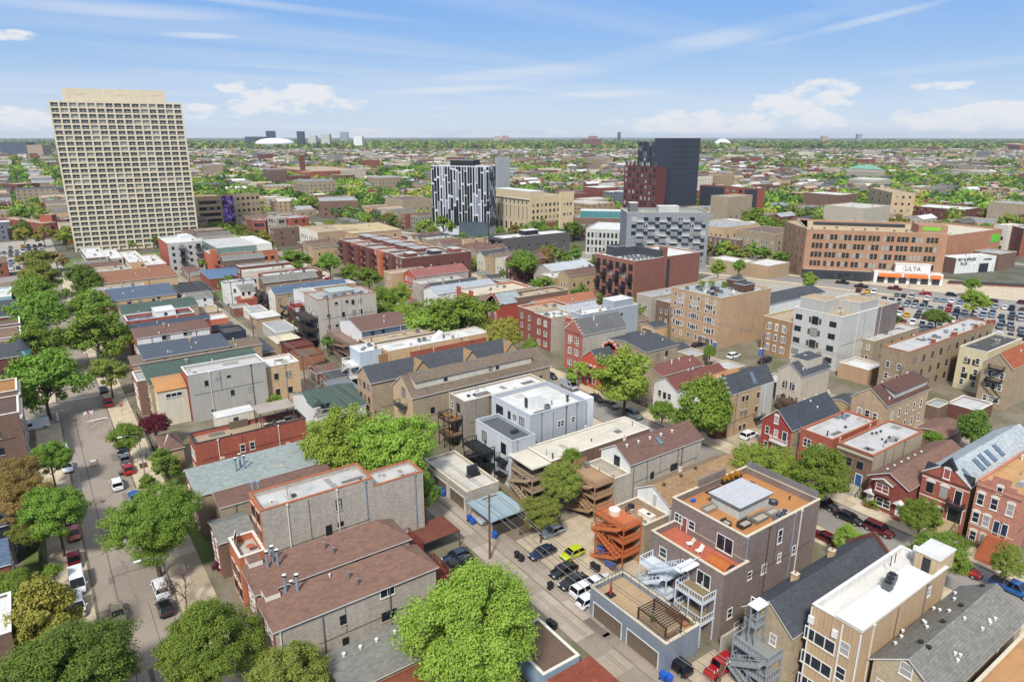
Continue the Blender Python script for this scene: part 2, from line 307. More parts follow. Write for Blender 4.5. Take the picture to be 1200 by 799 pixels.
# ---------------------------------------------------------------- windows
WM = {}
FRC = {'w': WHITE, 'd': DARK, 'k': BLACK, 'b': mat('plain', '#8f7a5e', 0.8, 0.05), 's': STONE, 'g': mat('plain','#9aa3aa',0.6,0.05)}
def winmesh(w, h, st, fr, near, lin):
    k = (round(w, 2), round(h, 2), st, fr, near, lin)
    if k in WM: return WM[k]
    m = FRC[fr]; b = MB(); g = MB(); t = 0.09 if near else 0.11; a = w/2
    b.box(-a, -0.07, 0, -a+t, 0.05, h, m); b.box(a-t, -0.07, 0, a, 0.05, h, m); b.box(-a+t, -0.07, 0, a-t, 0.05, t, m); b.box(-a+t, -0.07, h-t, a-t, 0.05, h, m)
    if st == 'dh': b.box(-a+t, -0.05, h*0.5-0.03, a-t, 0.03, h*0.5+0.03, m)
    elif st == 'sl': b.box(-0.04, -0.05, t, 0.04, 0.03, h-t, m)
    elif st == 'dh2': b.box(-0.06, -0.06, t, 0.06, 0.03, h-t, m); b.box(-a+t, -0.045, h*0.5-0.03, -0.06, 0.02, h*0.5+0.03, m); b.box(0.06, -0.045, h*0.5-0.03, a-t, 0.02, h*0.5+0.03, m)
    elif st == 'tri':
        for q in (-w/6, w/6): b.box(q-0.05, -0.06, t, q+0.05, 0.03, h-t, m)
    elif st == 'fr': # french door / gridded
        b.box(-0.06, -0.06, t, 0.06, 0.03, h-t, m)
        for q in (0.3, 0.55, 0.8): b.box(-a+t, -0.04, h*q-0.02, a-t, 0.01, h*q+0.02, m)
    if lin != 'n':
        b.box(-a-0.08, -0.13, -0.1, a+0.08, 0.04, -0.002, STONE if lin in 'ls' else m)
        if lin in 'la':
            if lin == 'a': # arched hood
                pts = [(-a-0.12, h), (-a-0.12, h+0.18)] + [(-(a+0.12)*math.cos(math.pi*i/6), h+0.18+0.3*math.sin(math.pi*i/6)) for i in range(1, 6)] + [(a+0.12, h+0.18), (a+0.12, h)]
                b.poly([(x, -0.12, z) for x, z in pts], OFFW); b.poly([(x, 0.02, z) for x, z in reversed(pts)], OFFW)
                for i in range(len(pts)): p, q = pts[i], pts[(i+1) % len(pts)]; b.poly([(p[0], 0.02, p[1]), (q[0], 0.02, q[1]), (q[0], -0.12, q[1]), (p[0], -0.12, p[1])], OFFW)
            else: b.box(-a-0.1, -0.1, h+0.002, a+0.1, 0.04, h+0.2, STONE)
    G = GLASS if near else GLASSF
    q = b if not near else g
    q.box(-a+t, -0.022, t, a-t, 0.02, h-t, G)
    WM[k] = (b.mesh('window'), g.mesh('pane') if near else None); return WM[k]
FR = {'s': 0, 'w': -math.pi/2, 'e': math.pi/2, 'n': math.pi}
OCC = np.zeros((1400, 1400), bool)      # occupied plan cells, 1 m, origin (-400,-100)
def occ(x0, y0, x1, y1, th=0, ox=0, oy=0, mark=True, pad=0.0):
    c, s = math.cos(th), math.sin(th); nx = max(2, int(abs(x1-x0))+2); ny = max(2, int(abs(y1-y0))+2)
    U, V = np.meshgrid(np.linspace(x0-pad, x1+pad, nx), np.linspace(y0-pad, y1+pad, ny))
    I = (ox+U*c-V*s+400).astype(int); J = (oy+U*s+V*c+100).astype(int)
    ok = (I >= 0) & (I < 1400) & (J >= 0) & (J < 1400); I = I[ok]; J = J[ok]
    if mark: OCC[I, J] = True
    else: return bool(OCC[I, J].any())
NOWIN = False; RP = random.Random(77)
class Bld:
    """One building. A, B, C are roof corners in the photo at height h: A the corner nearest the camera, B along the long way to the right, C away to the left."""
    def __init__(s, name, label, A, B, C, h, wall, roof='flat', rm=None, par=0.5, cop=None, rise=2.5, rf=0.5, faces=None, over=0.25, near=True, rot=None, group=None, cat='building', inset=None, z0=0.0, ref=None, prm=None, soff=None, dist=None):
        if ref is not None: s.o, s.th = Vector((ref[0], ref[1], 0)), ref[2]; s.L, s.W = ref[3], ref[4]
        else:
            a = P(*A, h); rb = math.hypot
            if rot == 'B': b = P(*B, h); s.th = math.atan2(b.y-a.y, b.x-a.x)
            elif rot == 'C': c_ = P(*C, h); s.th = math.atan2(c_.y-a.y, c_.x-a.x)-math.pi/2
            elif rot is None: s.th = 0.0
            else: s.th = rot
            ux = Vector((math.cos(s.th), math.sin(s.th))); uy = Vector((-ux.y, ux.x))
            s.L = B if isinstance(B, (int, float)) else (P(*B, h).xy-a.xy).dot(ux)
            s.W = C if isinstance(C, (int, float)) else (P(*C, h).xy-a.xy).dot(uy)
            s.o = Vector((a.x, a.y, 0))
            if dist:   # top near eye level: placed by distance, widths from the sight lines
                ra = ray(*A); t = dist/math.hypot(ra.x, ra.y); a = Vector((ra.x*t, ra.y*t, 0)); h = H+ra.z*t; s.o = a.copy()
                def cut(pix, d):
                    r_ = ray(*pix); return (a.x*r_.y-a.y*r_.x)/(d.y*r_.x-d.x*r_.y)
                s.L = B if isinstance(B, (int, float)) else cut(B, ux); s.W = C if isinstance(C, (int, float)) else cut(C, uy)
            if s.L < 0: s.L = -s.L; s.o.xy -= ux*s.L
            if s.W < 0: s.W = -s.W; s.o.xy -= uy*s.W
        s.h = h; s.wall = wall; s.near = near; s.nm = name; s.par = par; s.rise = rise; s.rf = rf; s.roof = roof; s.z0 = z0
        s.r = thing(name, label, cat, s.o, s.th, group); L_, W = s.L, s.W; faces = faces or {}
        occ(0, 0, L_, W, s.th, s.o.x, s.o.y)
        fm = lambda f: faces.get(f, wall)
        b = MB(); rmm = rm or M_GRY; cop = cop or (STONE if roof == 'flat' else WHITE); rb = MB(); tb = MB(); s.rz = h
        if roof == 'flat':
            t = 0.25; zr = h-par; s.rz = zr
            for fc, p, q in (('s',(0,0),(L_,0)),('e',(L_,0),(L_,W)),('n',(L_,W),(0,W)),('w',(0,W),(0,0))): b.poly([(*p,z0),(*q,z0),(*q,h),(*p,h)], fm(fc))
            ii = [(t,t),(L_-t,t),(L_-t,W-t),(t,W-t)]; oo = [(0,0),(L_,0),(L_,W),(0,W)]
            for k in range(4):
                p, q = ii[k], ii[(k+1) % 4]; b.poly([(*q,zr-0.1),(*p,zr-0.1),(*p,h),(*q,h)], prm or wall); b.poly([(*oo[k],h),(*oo[(k+1)%4],h),(*q,h),(*p,h)], wall)
            rb.box(t-0.02, t-0.02, zr-0.2, L_-t+0.02, W-t+0.02, zr, rmm)
            tb.ring(-0.06, -0.06, L_+0.06, W+0.06, t+0.12, h+0.003, h+0.1, cop)
        elif roof == 'slab':
            b.box(0, 0, z0, L_, W, h-0.02, wall); rb.box(-over, -over, h, L_+over, W+over, h+0.18, cop, top=rmm)
        else:
            for fc, p, q in (('s',(0,0),(L_,0)),('e',(L_,0),(L_,W)),('n',(L_,W),(0,W)),('w',(0,W),(0,0))): b.poly([(*p,z0),(*q,z0),(*q,h),(*p,h)], fm(fc))
            o_ = over; th_ = 0.14
            def slab(pts):
                a_ = Vector(pts[0]); nrm = (Vector(pts[1])-a_).cross(Vector(pts[-1])-a_).normalized()
                if nrm.z < 0: pts = pts[::-1]
                top = [(p[0],p[1],p[2]+th_) for p in pts]; rb.poly(top, rmm); rb.poly(pts[::-1], soff or cop)
                for i in range(len(pts)): j = (i+1) % len(pts); rb.poly([pts[i], pts[j], top[j], top[i]], cop)
            if roof == 'gx':
                yr = W*rf; zr = h+rise; s0 = rise/yr; s1 = rise/(W-yr)
                b.poly([(0,W,h),(0,0,h),(0,yr,zr)], fm('w')); b.poly([(L_,0,h),(L_,W,h),(L_,yr,zr)], fm('e'))
                slab([(-o_,-o_,h-o_*s0),(L_+o_,-o_,h-o_*s0),(L_+o_,yr,zr),(-o_,yr,zr)]); slab([(-o_,yr,zr),(L_+o_,yr,zr),(L_+o_,W+o_,h-o_*s1),(-o_,W+o_,h-o_*s1)])
            elif roof == 'gy':
                xr = L_*rf; zr = h+rise; s0 = rise/xr; s1 = rise/(L_-xr)
                b.poly([(0,0,h),(L_,0,h),(xr,0,zr)], fm('s')); b.poly([(L_,W,h),(0,W,h),(xr,W,zr)], fm('n'))
                slab([(-o_,-o_,h-o_*s0),(-o_,W+o_,h-o_*s0),(xr,W+o_,zr),(xr,-o_,zr)]); slab([(xr,-o_,zr),(xr,W+o_,zr),(L_+o_,W+o_,h-o_*s1),(L_+o_,-o_,h-o_*s1)])
            elif roof == 'hip':
                yr = W*rf; zr = h+rise; ins = inset if inset is not None else W*0.5; i0 = ins if not isinstance(ins, tuple) else ins[0]; i1 = ins if not isinstance(ins, tuple) else ins[1]
                a_, b_, c_, d_ = (-o_,-o_,h),(L_+o_,-o_,h),(L_+o_,W+o_,h),(-o_,W+o_,h); r0 = (i0,yr,zr); r1 = (L_-i1,yr,zr)
                slab([a_,b_,r1,r0]); slab([c_,d_,r0,r1]); slab([d_,a_,r0]); slab([b_,c_,r1])
            elif roof == 'shed':   # low edge on the near side
                zr = h+rise; b.poly([(0,W,h),(0,0,h),(0,W,zr)], fm('w')); b.poly([(L_,0,h),(L_,W,h),(L_,W,zr)], fm('e')); b.poly([(L_,W,h),(0,W,h),(0,W,zr),(L_,W,zr)], fm('n'))
                slab([(-o_,-o_,h),(L_+o_,-o_,h),(L_+o_,W+o_,zr),(-o_,W+o_,zr)])
        b.build('wall', s.r)
        if rb.v: s.roofo = rb.build('roof', s.r)
        if tb.v: tb.build('parapet_cap', s.r)
        if h > 6 and (near or L_*W > 60) and roof in ('flat', 'slab') and L_ > 7 and W > 4:
            for _ in range(5 if near else 3):      # tar and membrane repairs
                a_, b2 = RP.uniform(.6, min(4, L_*.3)), RP.uniform(.5, min(2.2, W*.4)); u, v = RP.uniform(.5, L_-a_-.5), RP.uniform(.5, W-b2-.5); k = MB(); zz = s.rz+(.18 if roof == 'slab' else 0)
                k.box(u, v, zz-.01, u+a_, v+b2, zz+RP.choice((.012,.018,.024)), mat('membrane', RP.choice(('#8d8a84','#a7a399','#6f6b66','#bdb9b0')))); k.build('roof_patch', s.r)
            for _ in range(3): s.vent(RP.uniform(.6, L_-.6), RP.uniform(.6, W-.6), RP.choice((.3,.5,.9)), RP.choice((.1,.14,.2)), RP.choice((WHITE, GALV, DARK)))
        if near and h > 6 and L_ > 9:
            for f in (RP.uniform(.12,.3), RP.uniform(.6,.85)): s.spout('s', L_*f, None, RP.choice((GALV, OFFW, BRWOOD)))
            k = MB(); z_ = h*RP.uniform(.3,.6); k.beam((L_*.05,-.05,z_),(L_*.95,-.05,z_+.2),.04,DARK); k.beam((L_*.4,-.05,z_+.1),(L_*.4,-.05,h-.4),.04,DARK); k.build('wall_cable', s.r)
    def loc(s, p):   # world -> local
        d = p.xy-s.o.xy; c, q = math.cos(s.th), math.sin(s.th); return d.x*c+d.y*q, -d.x*q+d.y*c
    def on(s, face, px, py):  # pixel -> (u along face, z)
        r = ray(px, py); c, q = math.cos(s.th), math.sin(s.th)
        o = Vector((0,0,H)); d0 = -s.o.xy; ou, ov = d0.x*c+d0.y*q, -d0.x*q+d0.y*c; ru, rv = r.x*c+r.y*q, -r.x*q+r.y*c
        t = {'s': lambda: (0-ov)/rv, 'n': lambda: (s.W-ov)/rv, 'w': lambda: (0-ou)/ru, 'e': lambda: (s.L-ou)/ru}[face]()
        return ((ou+ru*t) if face in 'sn' else (ov+rv*t)), H+r.z*t
    def fpos(s, face, u, z, off=0.0):
        return {'s': (u, -off, z), 'w': (-off, u, z), 'e': (s.L+off, u, z), 'n': (u, s.W+off, z)}[face]
    def rz_at(s, u, v):
        if s.roof == 'gx':
            yr = s.W*s.rf; return s.h+0.14+s.rise*(v/yr if v < yr else (s.W-v)/(s.W-yr))
        if s.roof == 'gy':
            xr = s.L*s.rf; return s.h+0.14+s.rise*(u/xr if u < xr else (s.L-u)/(s.L-xr))
        if s.roof == 'hip':
            yr = s.W*s.rf; return s.h+0.14+s.rise*(v/yr if v < yr else (s.W-v)/(s.W-yr))
        if s.roof == 'shed': return s.h+0.14+s.rise*v/s.W
        if s.roof == 'slab': return s.h+0.18
        return s.rz
    def win(s, face, u, z, w=0.9, h=1.5, st='dh', fr='w', lin='s', name='window', label=None):
        if NOWIN: return
        me, gm = winmesh(w, h, st, fr, s.near, lin)
        o = put(name, me, s.r, s.fpos(face, u, z, 0.0), FR[face], label)
        if gm: put('pane', gm, o)
        return o
    def wp(s, face, px, py, w=0.9, h=1.5, st='dh', fr='w', lin='s', **k):   # px,py = window centre in the photo
        u, z = s.on(face, px, py); return s.win(face, u, z-h/2, w, h, st, fr, lin, **k)
    def grid(s, face, cols, zs, w=0.9, h=1.5, st='dh', fr='w', lin='s', m=1.2, us=None):
        Lf = s.L if face in 'sn' else s.W
        us = us or ([m+(Lf-2*m)*(i+0.5)/cols for i in range(cols)])
        for z in zs:
            for u in us: s.win(face, u, z, w, h, st, fr, lin)
        return s
    def door(s, face, u, z=0.15, w=1.0, h=2.1, col=None, fr=WHITE, label=None):
        b = MB(); b.box(-w/2-0.1, -0.09, 0, -w/2, 0.02, h+0.1, fr); b.box(w/2, -0.09, 0, w/2+0.1, 0.02, h+0.1, fr); b.box(-w/2, -0.09, h, w/2, 0.02, h+0.1, fr)
        b.box(-w/2, -0.05, 0, w/2, 0.02, h, col or DARK); b.box(w/2-0.14, -0.1, 0.95, w/2-0.08, -0.05, 1.05, CHROME)
        return b.build('door', s.r, s.fpos(face, u, z), FR[face], label)
    def garage(s, face, u, w=4.8, h=2.2, z=0.14, col=None):
        b = MB(); c = col or mat('plain', '#6e6152', 0.7, 0.06)
        b.box(-w/2-0.12, -0.08, 0, -w/2, 0.02, h+0.12, WHITE); b.box(w/2, -0.08, 0, w/2+0.12, 0.02, h+0.12, WHITE); b.box(-w/2, -0.08, h, w/2, 0.02, h+0.12, WHITE)
        for i in range(4): b.box(-w/2, -0.05 if i % 2 else -0.045, h*i/4+0.015, w/2, 0.02, h*(i+1)/4-0.015, c)
        return b.build('garage_door', s.r, s.fpos(face, u, z), FR[face])
    # roof furniture, positions in roof coordinates (metres from corner A) or by pixel
    def rp(s, px, py):
        z = s.rz+0.5
        for _ in range(5): u, v = s.loc(P(px, py, z)); z = s.rz_at(min(max(u,0),s.L), min(max(v,0),s.W))
        return u, v, z
    def chim(s, u, v, hh=1.2, w=0.6, m=None):
        z = s.rz_at(u, v); b = MB(); m = m or B_COM; b.box(-w/2,-w/2,-0.8,w/2,w/2,hh,m); b.box(-w/2-0.06,-w/2-0.06,hh+0.002,w/2+0.06,w/2+0.06,hh+0.12,STONE); b.cyl(0,0,hh+0.12,hh+0.35,0.12,ORANGE_C,8)
        b.build('chimney', s.r, (u, v, z))
    def vent(s, u, v, hh=0.35, r=0.14, m=None, n=1):
        z = s.rz_at(u, v); b = MB(); m = m or WHITE; b.cyl(0,0,-0.2,hh,r*0.6,m,8); b.cyl(0,0,hh,hh+0.12,r,m,8); b.build('roof_vent', s.r, (u, v, z))
    def flue(s, u, v, hh=2.2):
        z = s.rz_at(u, v); b = MB(); b.cyl(0,0,-0.2,hh,0.16,STEELB,10); b.cyl(0,0,hh,hh+0.22,0.26,BLACK,10,mt=WHITE); b.build('flue', s.r, (u, v, z))
    def ac(s, u, v, m=None):
        z = s.rz_at(u, v); b = MB(); m = m or mat('plain', '#6e7275', 0.5, 0.05); b.box(-0.45,-0.45,0.1,0.45,0.45,0.85,m); b.cyl(0,0,0.85,0.93,0.38,BLACK,12); b.cyl(0,0,0.93,0.95,0.12,GALV,8)
        for q in (-0.4, 0.3): b.box(q,-0.45,-0.02,q+0.1,0.45,0.1,GALV)
        b.build('air_conditioner', s.r, (u, v, z))
    def hood(s, u, v):
        z = s.rz_at(u, v); b = MB(); b.box(-0.3,-0.3,-0.1,0.3,0.3,0.3,GALV); b.box(-0.4,-0.4,0.302,0.4,0.4,0.5,GALV); b.build('roof_vent', s.r, (u, v, z))
    def skyl(s, u, v, w=0.8, l=1.2):
        z = s.rz_at(u, v); b = MB(); z2 = s.rz_at(u, v+0.3); sl_ = (z2-z)/0.3
        q = [(-w/2,-l/2),(w/2,-l/2),(w/2,l/2),(-w/2,l/2)]
        lo = [(x,y,y*sl_-0.05) for x,y in q]; hi = [(x,y,y*sl_+0.14) for x,y in q]
        b.faces(lo+hi, [(0,1,5,4),(1,2,6,5),(2,3,7,6),(3,0,4,7)], DARK); b.poly(hi, mat('glass', '#4a5a66', None, .12, None, blind=2.0)); b.build('skylight', s.r, (u, v, z))
    def house(s, u0, v0, u1, v1, hh, m, rm=None, name='stair_house', over=0.1, door=None):
        z = s.rz; b = MB(); b.box(u0,v0,z-0.02,u1,v1,z+hh,m); b.box(u0-over,v0-over,z+hh+0.003,u1+over,v1+over,z+hh+0.16,WHITE,top=rm or M_WHT)
        if door: b.box(*( (u0-0.04,(v0+v1)/2-0.45,z,u0,(v0+v1)/2+0.45,z+2) if door=='w' else ((u0+u1)/2-0.45,v0-0.04,z,(u0+u1)/2+0.45,v0,z+2)), DARK)
        b.build(name, s.r)
    def block(s, name, u0, v0, z0, u1, v1, z1, m, top=None, label=None): return MB().box(u0,v0,z0,u1,v1,z1,m,top=top).build(name, s.r, label=label)
    def spout(s, face, u, zt=None, m=None):
        b = MB(); zt = zt or s.h-0.3; b.box(-0.06,-0.14,0.2,0.06,-0.02,zt,m or STEELB); b.box(-0.16,-0.2,zt,0.16,-0.01,zt+0.3,m or STEELB); b.build('downspout', s.r, s.fpos(face,u,0), FR[face])
    def cornice(s, face, z, m=None, d=0.3, hh=0.4, u0=None, u1=None):
        Lf = s.L if face in 'sn' else s.W; u0 = 0 if u0 is None else u0; u1 = Lf if u1 is None else u1; b = MB(); b.box(u0, -d, z, u1, 0.01, z+hh*0.5, m or STONE); b.box(u0, -d*0.6, z-hh*0.5, u1, 0.01, z-0.002, m or STONE)
        f = {'s': (0,0,0), 'w': (0,0,0), 'e': (s.L,0,0), 'n': (0,s.W,0)}[face]
        o = b.build('cornice', s.r, f, FR[face])
        if face == 'w': o.scale = (-1,1,1)
        return o
    def band(s, face, z, m=None, hh=0.15, d=0.05):
        Lf = s.L if face in 'sn' else s.W; q = {'s': (0,-d,z,Lf,0.01,z+hh), 'w': (-d,0,z,0.01,Lf,z+hh), 'e': (s.L-0.01,0,z,s.L+d,Lf,z+hh), 'n': (0,s.W-.01,z,Lf,s.W+d,z+hh)}[face]
        MB().box(*q, m or STONE).build('stone_band', s.r)
    def porch(s, face, u0, u1, d, zs, m=None, stair=True, deckm=None, top=False, rail=1.0, x0=0.0, sd=1, post=0.14, roofm=None):
        """open timber porch with stairs; u along the face, d outwards"""
        m = m or CEDARP; deckm = deckm or m; pr = put('porch', None, s.r, s.fpos(face, 0, 0, x0), FR[face]); sgn = 1
        def T(u, q, z): # u along, q outward
            return ({'s': u, 'w': -u, 'e': u, 'n': -u}[face], -q, z)
        def bx(b, ua, ub, qa, qb, za, zb, mm): p = T(ua,qa,za); r = T(ub,qb,zb); b.box(*p, *r, mm)
        zt = zs[-1]+(rail if not top else 2.6)
        for u in ([u0, (u0+u1)/2, u1] if u1-u0 > 3.5 else [u0, u1]):
            for q in (0.15, d):
                b = MB(); bx(b, u-post/2, u+post/2, q-post/2, q+post/2, 0.1, zt, m); b.build('post', pr)
        for i, z in enumerate(zs):
            b = MB(); bx(b, u0-0.08, u1+0.08, 0.0, d+0.08, z-0.22, z, m); bx(b, u0-0.02, u1+0.02, 0.01, d+0.02, z+0.002, z+0.04, deckm); b.build('deck', pr)
            b = MB()
            segs = [((u0, d), (u1, d)), ((u0, 0.1), (u0, d)), ((u1, 0.1), (u1, d))]
            for (ua, qa), (ub, qb) in segs:
                for hz in (0.12, rail): b.beam(T(ua,qa,z+hz), T(ub,qb,z+hz), 0.09, m)
                n = int(math.hypot(ub-ua, qb-qa)/0.42)
                for k in range(1, n): f = k/n; b.beam(T(ua+(ub-ua)*f, qa+(qb-qa)*f, z+0.12), T(ua+(ub-ua)*f, qa+(qb-qa)*f, z+rail), 0.05, m)
            b.build('railing', pr)
            if stair:
                za = zs[i-1] if i else 0.12; b = MB(); n = max(6, int((z-za)/0.22)); ww = 0.9
                qa = d+0.15; ua, ub = (u0+0.1, u1-0.3) if (i % 2 == 0) ^ (sd < 0) else (u1-0.1, u0+0.3)
                for k in range(n):
                    f = (k+0.5)/n; uu = ua+(ub-ua)*f; zz = za+(z-za)*(k+1)/n; du = abs(ub-ua)/n*0.6; bx(b, uu-du, uu+du, qa, qa+ww, zz-0.05, zz, deckm)
                for q in (qa, qa+ww):
                    b.beam(T(ua,q,za+0.0), T(ub,q,z), 0.06, m, 0.28); b.beam(T(ua,q,za+0.95), T(ub,q,z+0.95), 0.07, m)
                    for k in range(0, n+1, 2): f = k/n; b.beam(T(ua+(ub-ua)*f,q,za+(z-za)*f), T(ua+(ub-ua)*f,q,za+(z-za)*f+0.95), 0.05, m)
                b.build('stair', pr)
                b = MB(); bx(b, u0-0.05, u1+0.05, d+0.05, d+1.15, z-0.15, z-0.02, m)
                if False: b.build('landing', pr)
        if top: b = MB(); bx(b, u0-0.3, u1+0.3, 0.0, d+0.4, zt, zt+0.12, roofm or m); b.build('porch_roof', pr)
        return pr
    def balc(s, face, u, z, w=3.0, d=1.3, m=None):
        m = m or BLACK; pr = put('balcony', None, s.r, s.fpos(face, u, z), FR[face]); b = MB(); b.box(-w/2,-d,-0.15,w/2,-0.01,0,m); b.build('deck', pr); b = MB()
        for (xa,ya),(xb,yb) in (((-w/2,-d),(w/2,-d)),((-w/2,-d),(-w/2,-0.05)),((w/2,-d),(w/2,-0.05))):
            for hz in (0.1, 1.0): b.beam((xa,ya,hz),(xb,yb,hz),0.06,m)
            n = int(math.hypot(xb-xa,yb-ya)/0.2)
            for k in range(n+1): f = k/max(n,1); b.beam((xa+(xb-xa)*f,ya+(yb-ya)*f,0.1),(xa+(xb-xa)*f,ya+(yb-ya)*f,1.0),0.035,m)
        b.build('railing', pr)
    def steps(s, face, u, w, top, n=8, m=None, rail=None, d=0.3, name='front_stair', x0=0.0):
        b = MB(); m = m or CONC
        for k in range(n): b.box(-w/2, -(n-k)*d-x0, 0.1, w/2, -(n-k-1)*d-x0, 0.1+(top-0.1)*(k+1)/n, m)
        if x0: b.box(-w/2, -x0, 0.1, w/2, 0, top, m)
        if rail:
            for q in (-w/2, w/2):
                b.beam((q,-n*d-x0,0.95),(q,-x0,top+0.9),0.08,rail)
                for k in range(0,n+1,2): b.beam((q,-(n-k)*d-x0,0.1+(top-0.1)*k/n),(q,-(n-k)*d-x0,0.1+(top-0.1)*k/n+0.9),0.06,rail)
        b.build(name, s.r, s.fpos(face,u,0), FR[face])
# ---------------------------------------------------------------- foliage
LEAF = {'green': mat('leaf', '#66832f', col2='#87a03f'), 'bright': mat('leaf', '#7d9838', col2='#9fb54b'), 'dark': mat('leaf', '#5a772e', col2='#748d39'), 'yellow': mat('leaf', '#a39644', col2='#8b8f40'),
        'rust': mat('leaf', '#9c7549', col2='#8a8546'), 'red': mat('leaf', '#5e1f28', col2='#7a2b34'), 'pink': mat('leaf', '#9c8484', col2='#8a6e6a'), 'olive': mat('leaf', '#8f9244', col2='#7a8c3c'), 'orange': mat('leaf', '#c98a2c', col2='#d9a62f')}
BARK = mat('plain', '#5c4f43', 0.95, 0.15)
def leaves(cen, crad, per, size, seed, squash=0.8):
    rs = np.random.RandomState(seed); n = len(cen)*per
    c = np.repeat(cen, per, 0); cr = np.repeat(crad, per)
    d = rs.normal(size=(n, 3)); d /= np.linalg.norm(d, axis=1)[:, None]
    rr = cr*(0.45+0.6*rs.rand(n)**0.6)
    out = c/np.maximum(np.linalg.norm(c, axis=1), 0.05)[:, None]
    p = c+d*rr[:, None]*np.array([1, 1, squash])+out*(np.abs(rs.normal(size=n))*cr*0.35)[:, None]
    nr = d*0.7+out*0.3+rs.normal(size=(n, 3))*0.45+np.array([0, 0, 0.35]); nr /= np.linalg.norm(nr, axis=1)[:, None]
    t = np.cross(nr, rs.normal(size=(n, 3))); t /= np.linalg.norm(t, axis=1)[:, None]; b = np.cross(nr, t)
    s = size*(0.6+0.8*rs.rand(n))[:, None]
    v = np.stack([p-t*s*0.95, p+b*s*0.5+nr*s*0.12, p+t*s*0.95, p-b*s*0.5-nr*s*0.05], 1).reshape(-1, 3)
    return v
def npmesh(name, v, k, mats, mi=None):
    me = bpy.data.meshes.new(name); nf = len(v)//k
    me.vertices.add(len(v)); me.vertices.foreach_set('co', v.astype(np.float32).ravel())
    me.loops.add(nf*k); me.loops.foreach_set('vertex_index', np.arange(nf*k, dtype=np.int32))
    me.polygons.add(nf); me.polygons.foreach_set('loop_start', np.arange(0, nf*k, k, dtype=np.int32)); me.polygons.foreach_set('loop_total', np.full(nf, k, np.int32))
    for m in mats: me.materials.append(m)
    if mi is not None: me.polygons.foreach_set('material_index', mi.astype(np.int32))
    me.update(calc_edges=True); return me
def clusters(nc, seed, shape='round', spread=1.0):
    """leaf-clump centres spread over a few unequal boughs, so the outline is lumpy and has hollows"""
    rs = np.random.RandomState(seed); nb = 11 if shape != 'cone' else 7; boughs = []
    while len(boughs) < nb:
        d = rs.normal(size=3); d /= np.linalg.norm(d)
        if d[2] < -0.45 or any(np.dot(d, b[0]) > 0.8 for b in boughs): continue
        boughs.append((d, 0.38+0.24*rs.rand(), 0.30+0.16*rs.rand()))
    boughs.append((np.array([0, 0, 1.0]), 0.3+0.25*rs.rand(), 0.4)); cs = []
    while len(cs) < nc:
        d0, r0, br = boughs[rs.randint(len(boughs))]; e = rs.normal(size=3); e /= np.linalg.norm(e); e = e+d0*0.55; e /= np.linalg.norm(e)
        p = d0*r0+e*br*(0.8+0.35*rs.rand() if rs.rand() < 0.8 else 0.4*rs.rand())
        if p[2] < -0.72: continue
        if shape == 'vase': p[:2] *= 0.8+0.35*(p[2]+0.5)
        if shape == 'cone': p[:2] *= max(0.25, 0.95-0.75*(p[2]+0.3)); p[2] *= 1.15
        cs.append(p)
    return np.array(cs)
PROTO = {}
def crown(level, v, shape):
    k = (level, v, shape)
    if k not in PROTO:
        nc, per, sz, cr = {3: (360, 230, 0.0205, 0.13), 0: (280, 140, 0.029, 0.14), 1: (140, 88, 0.05, 0.18), 2: (52, 44, 0.095, 0.2)}[level]
        cs = clusters(nc, 100+v*7+level, shape); rs = np.random.RandomState(v)
        PROTO[k] = (leaves(cs, cr*(0.7+0.6*rs.rand(nc)), per, sz, v+50), cs)
    return PROTO[k]
CM = {}; TM = {}
def trunkmesh(v, shape, cs, zr, thin=1.0):
    b = MB(); r0 = 0.05*thin
    def limb(p, q, ra, rb):
        p = Vector(p); q = Vector(q); d = (q-p).normalized(); u = d.cross(Vector((0.3,1,0.2))).normalized(); w_ = d.cross(u); n = 6
        vs = [p+(u*math.cos(i*math.pi/3)+w_*math.sin(i*math.pi/3))*ra for i in range(n)]+[q+(u*math.cos(i*math.pi/3)+w_*math.sin(i*math.pi/3))*rb for i in range(n)]
        b.faces(vs, [(i,(i+1)%n,n+(i+1)%n,n+i) for i in range(n)]+[tuple(range(n,2*n))], BARK)
    limb((0,0,-zr), (0.02,0.01,-zr+0.35*zr), r0*1.15, r0*0.85); limb((0.02,0.01,-zr*0.65), (0,0.0,0.0), r0*0.85, r0*0.6)
    idx = list(range(0, len(cs), max(1, len(cs)//16)))[:16]
    for i in idx:
        c = cs[i]; s = (0.0, 0.0, -zr*0.55+0.5*zr*((i*37) % 10)/10)
        mid = (c[0]*0.45, c[1]*0.45, (s[2]+c[2])*0.5-0.02); limb(s, mid, r0*0.5, r0*0.3); limb(mid, tuple(c*0.95), r0*0.3, r0*0.1)
    return b
TREES = []
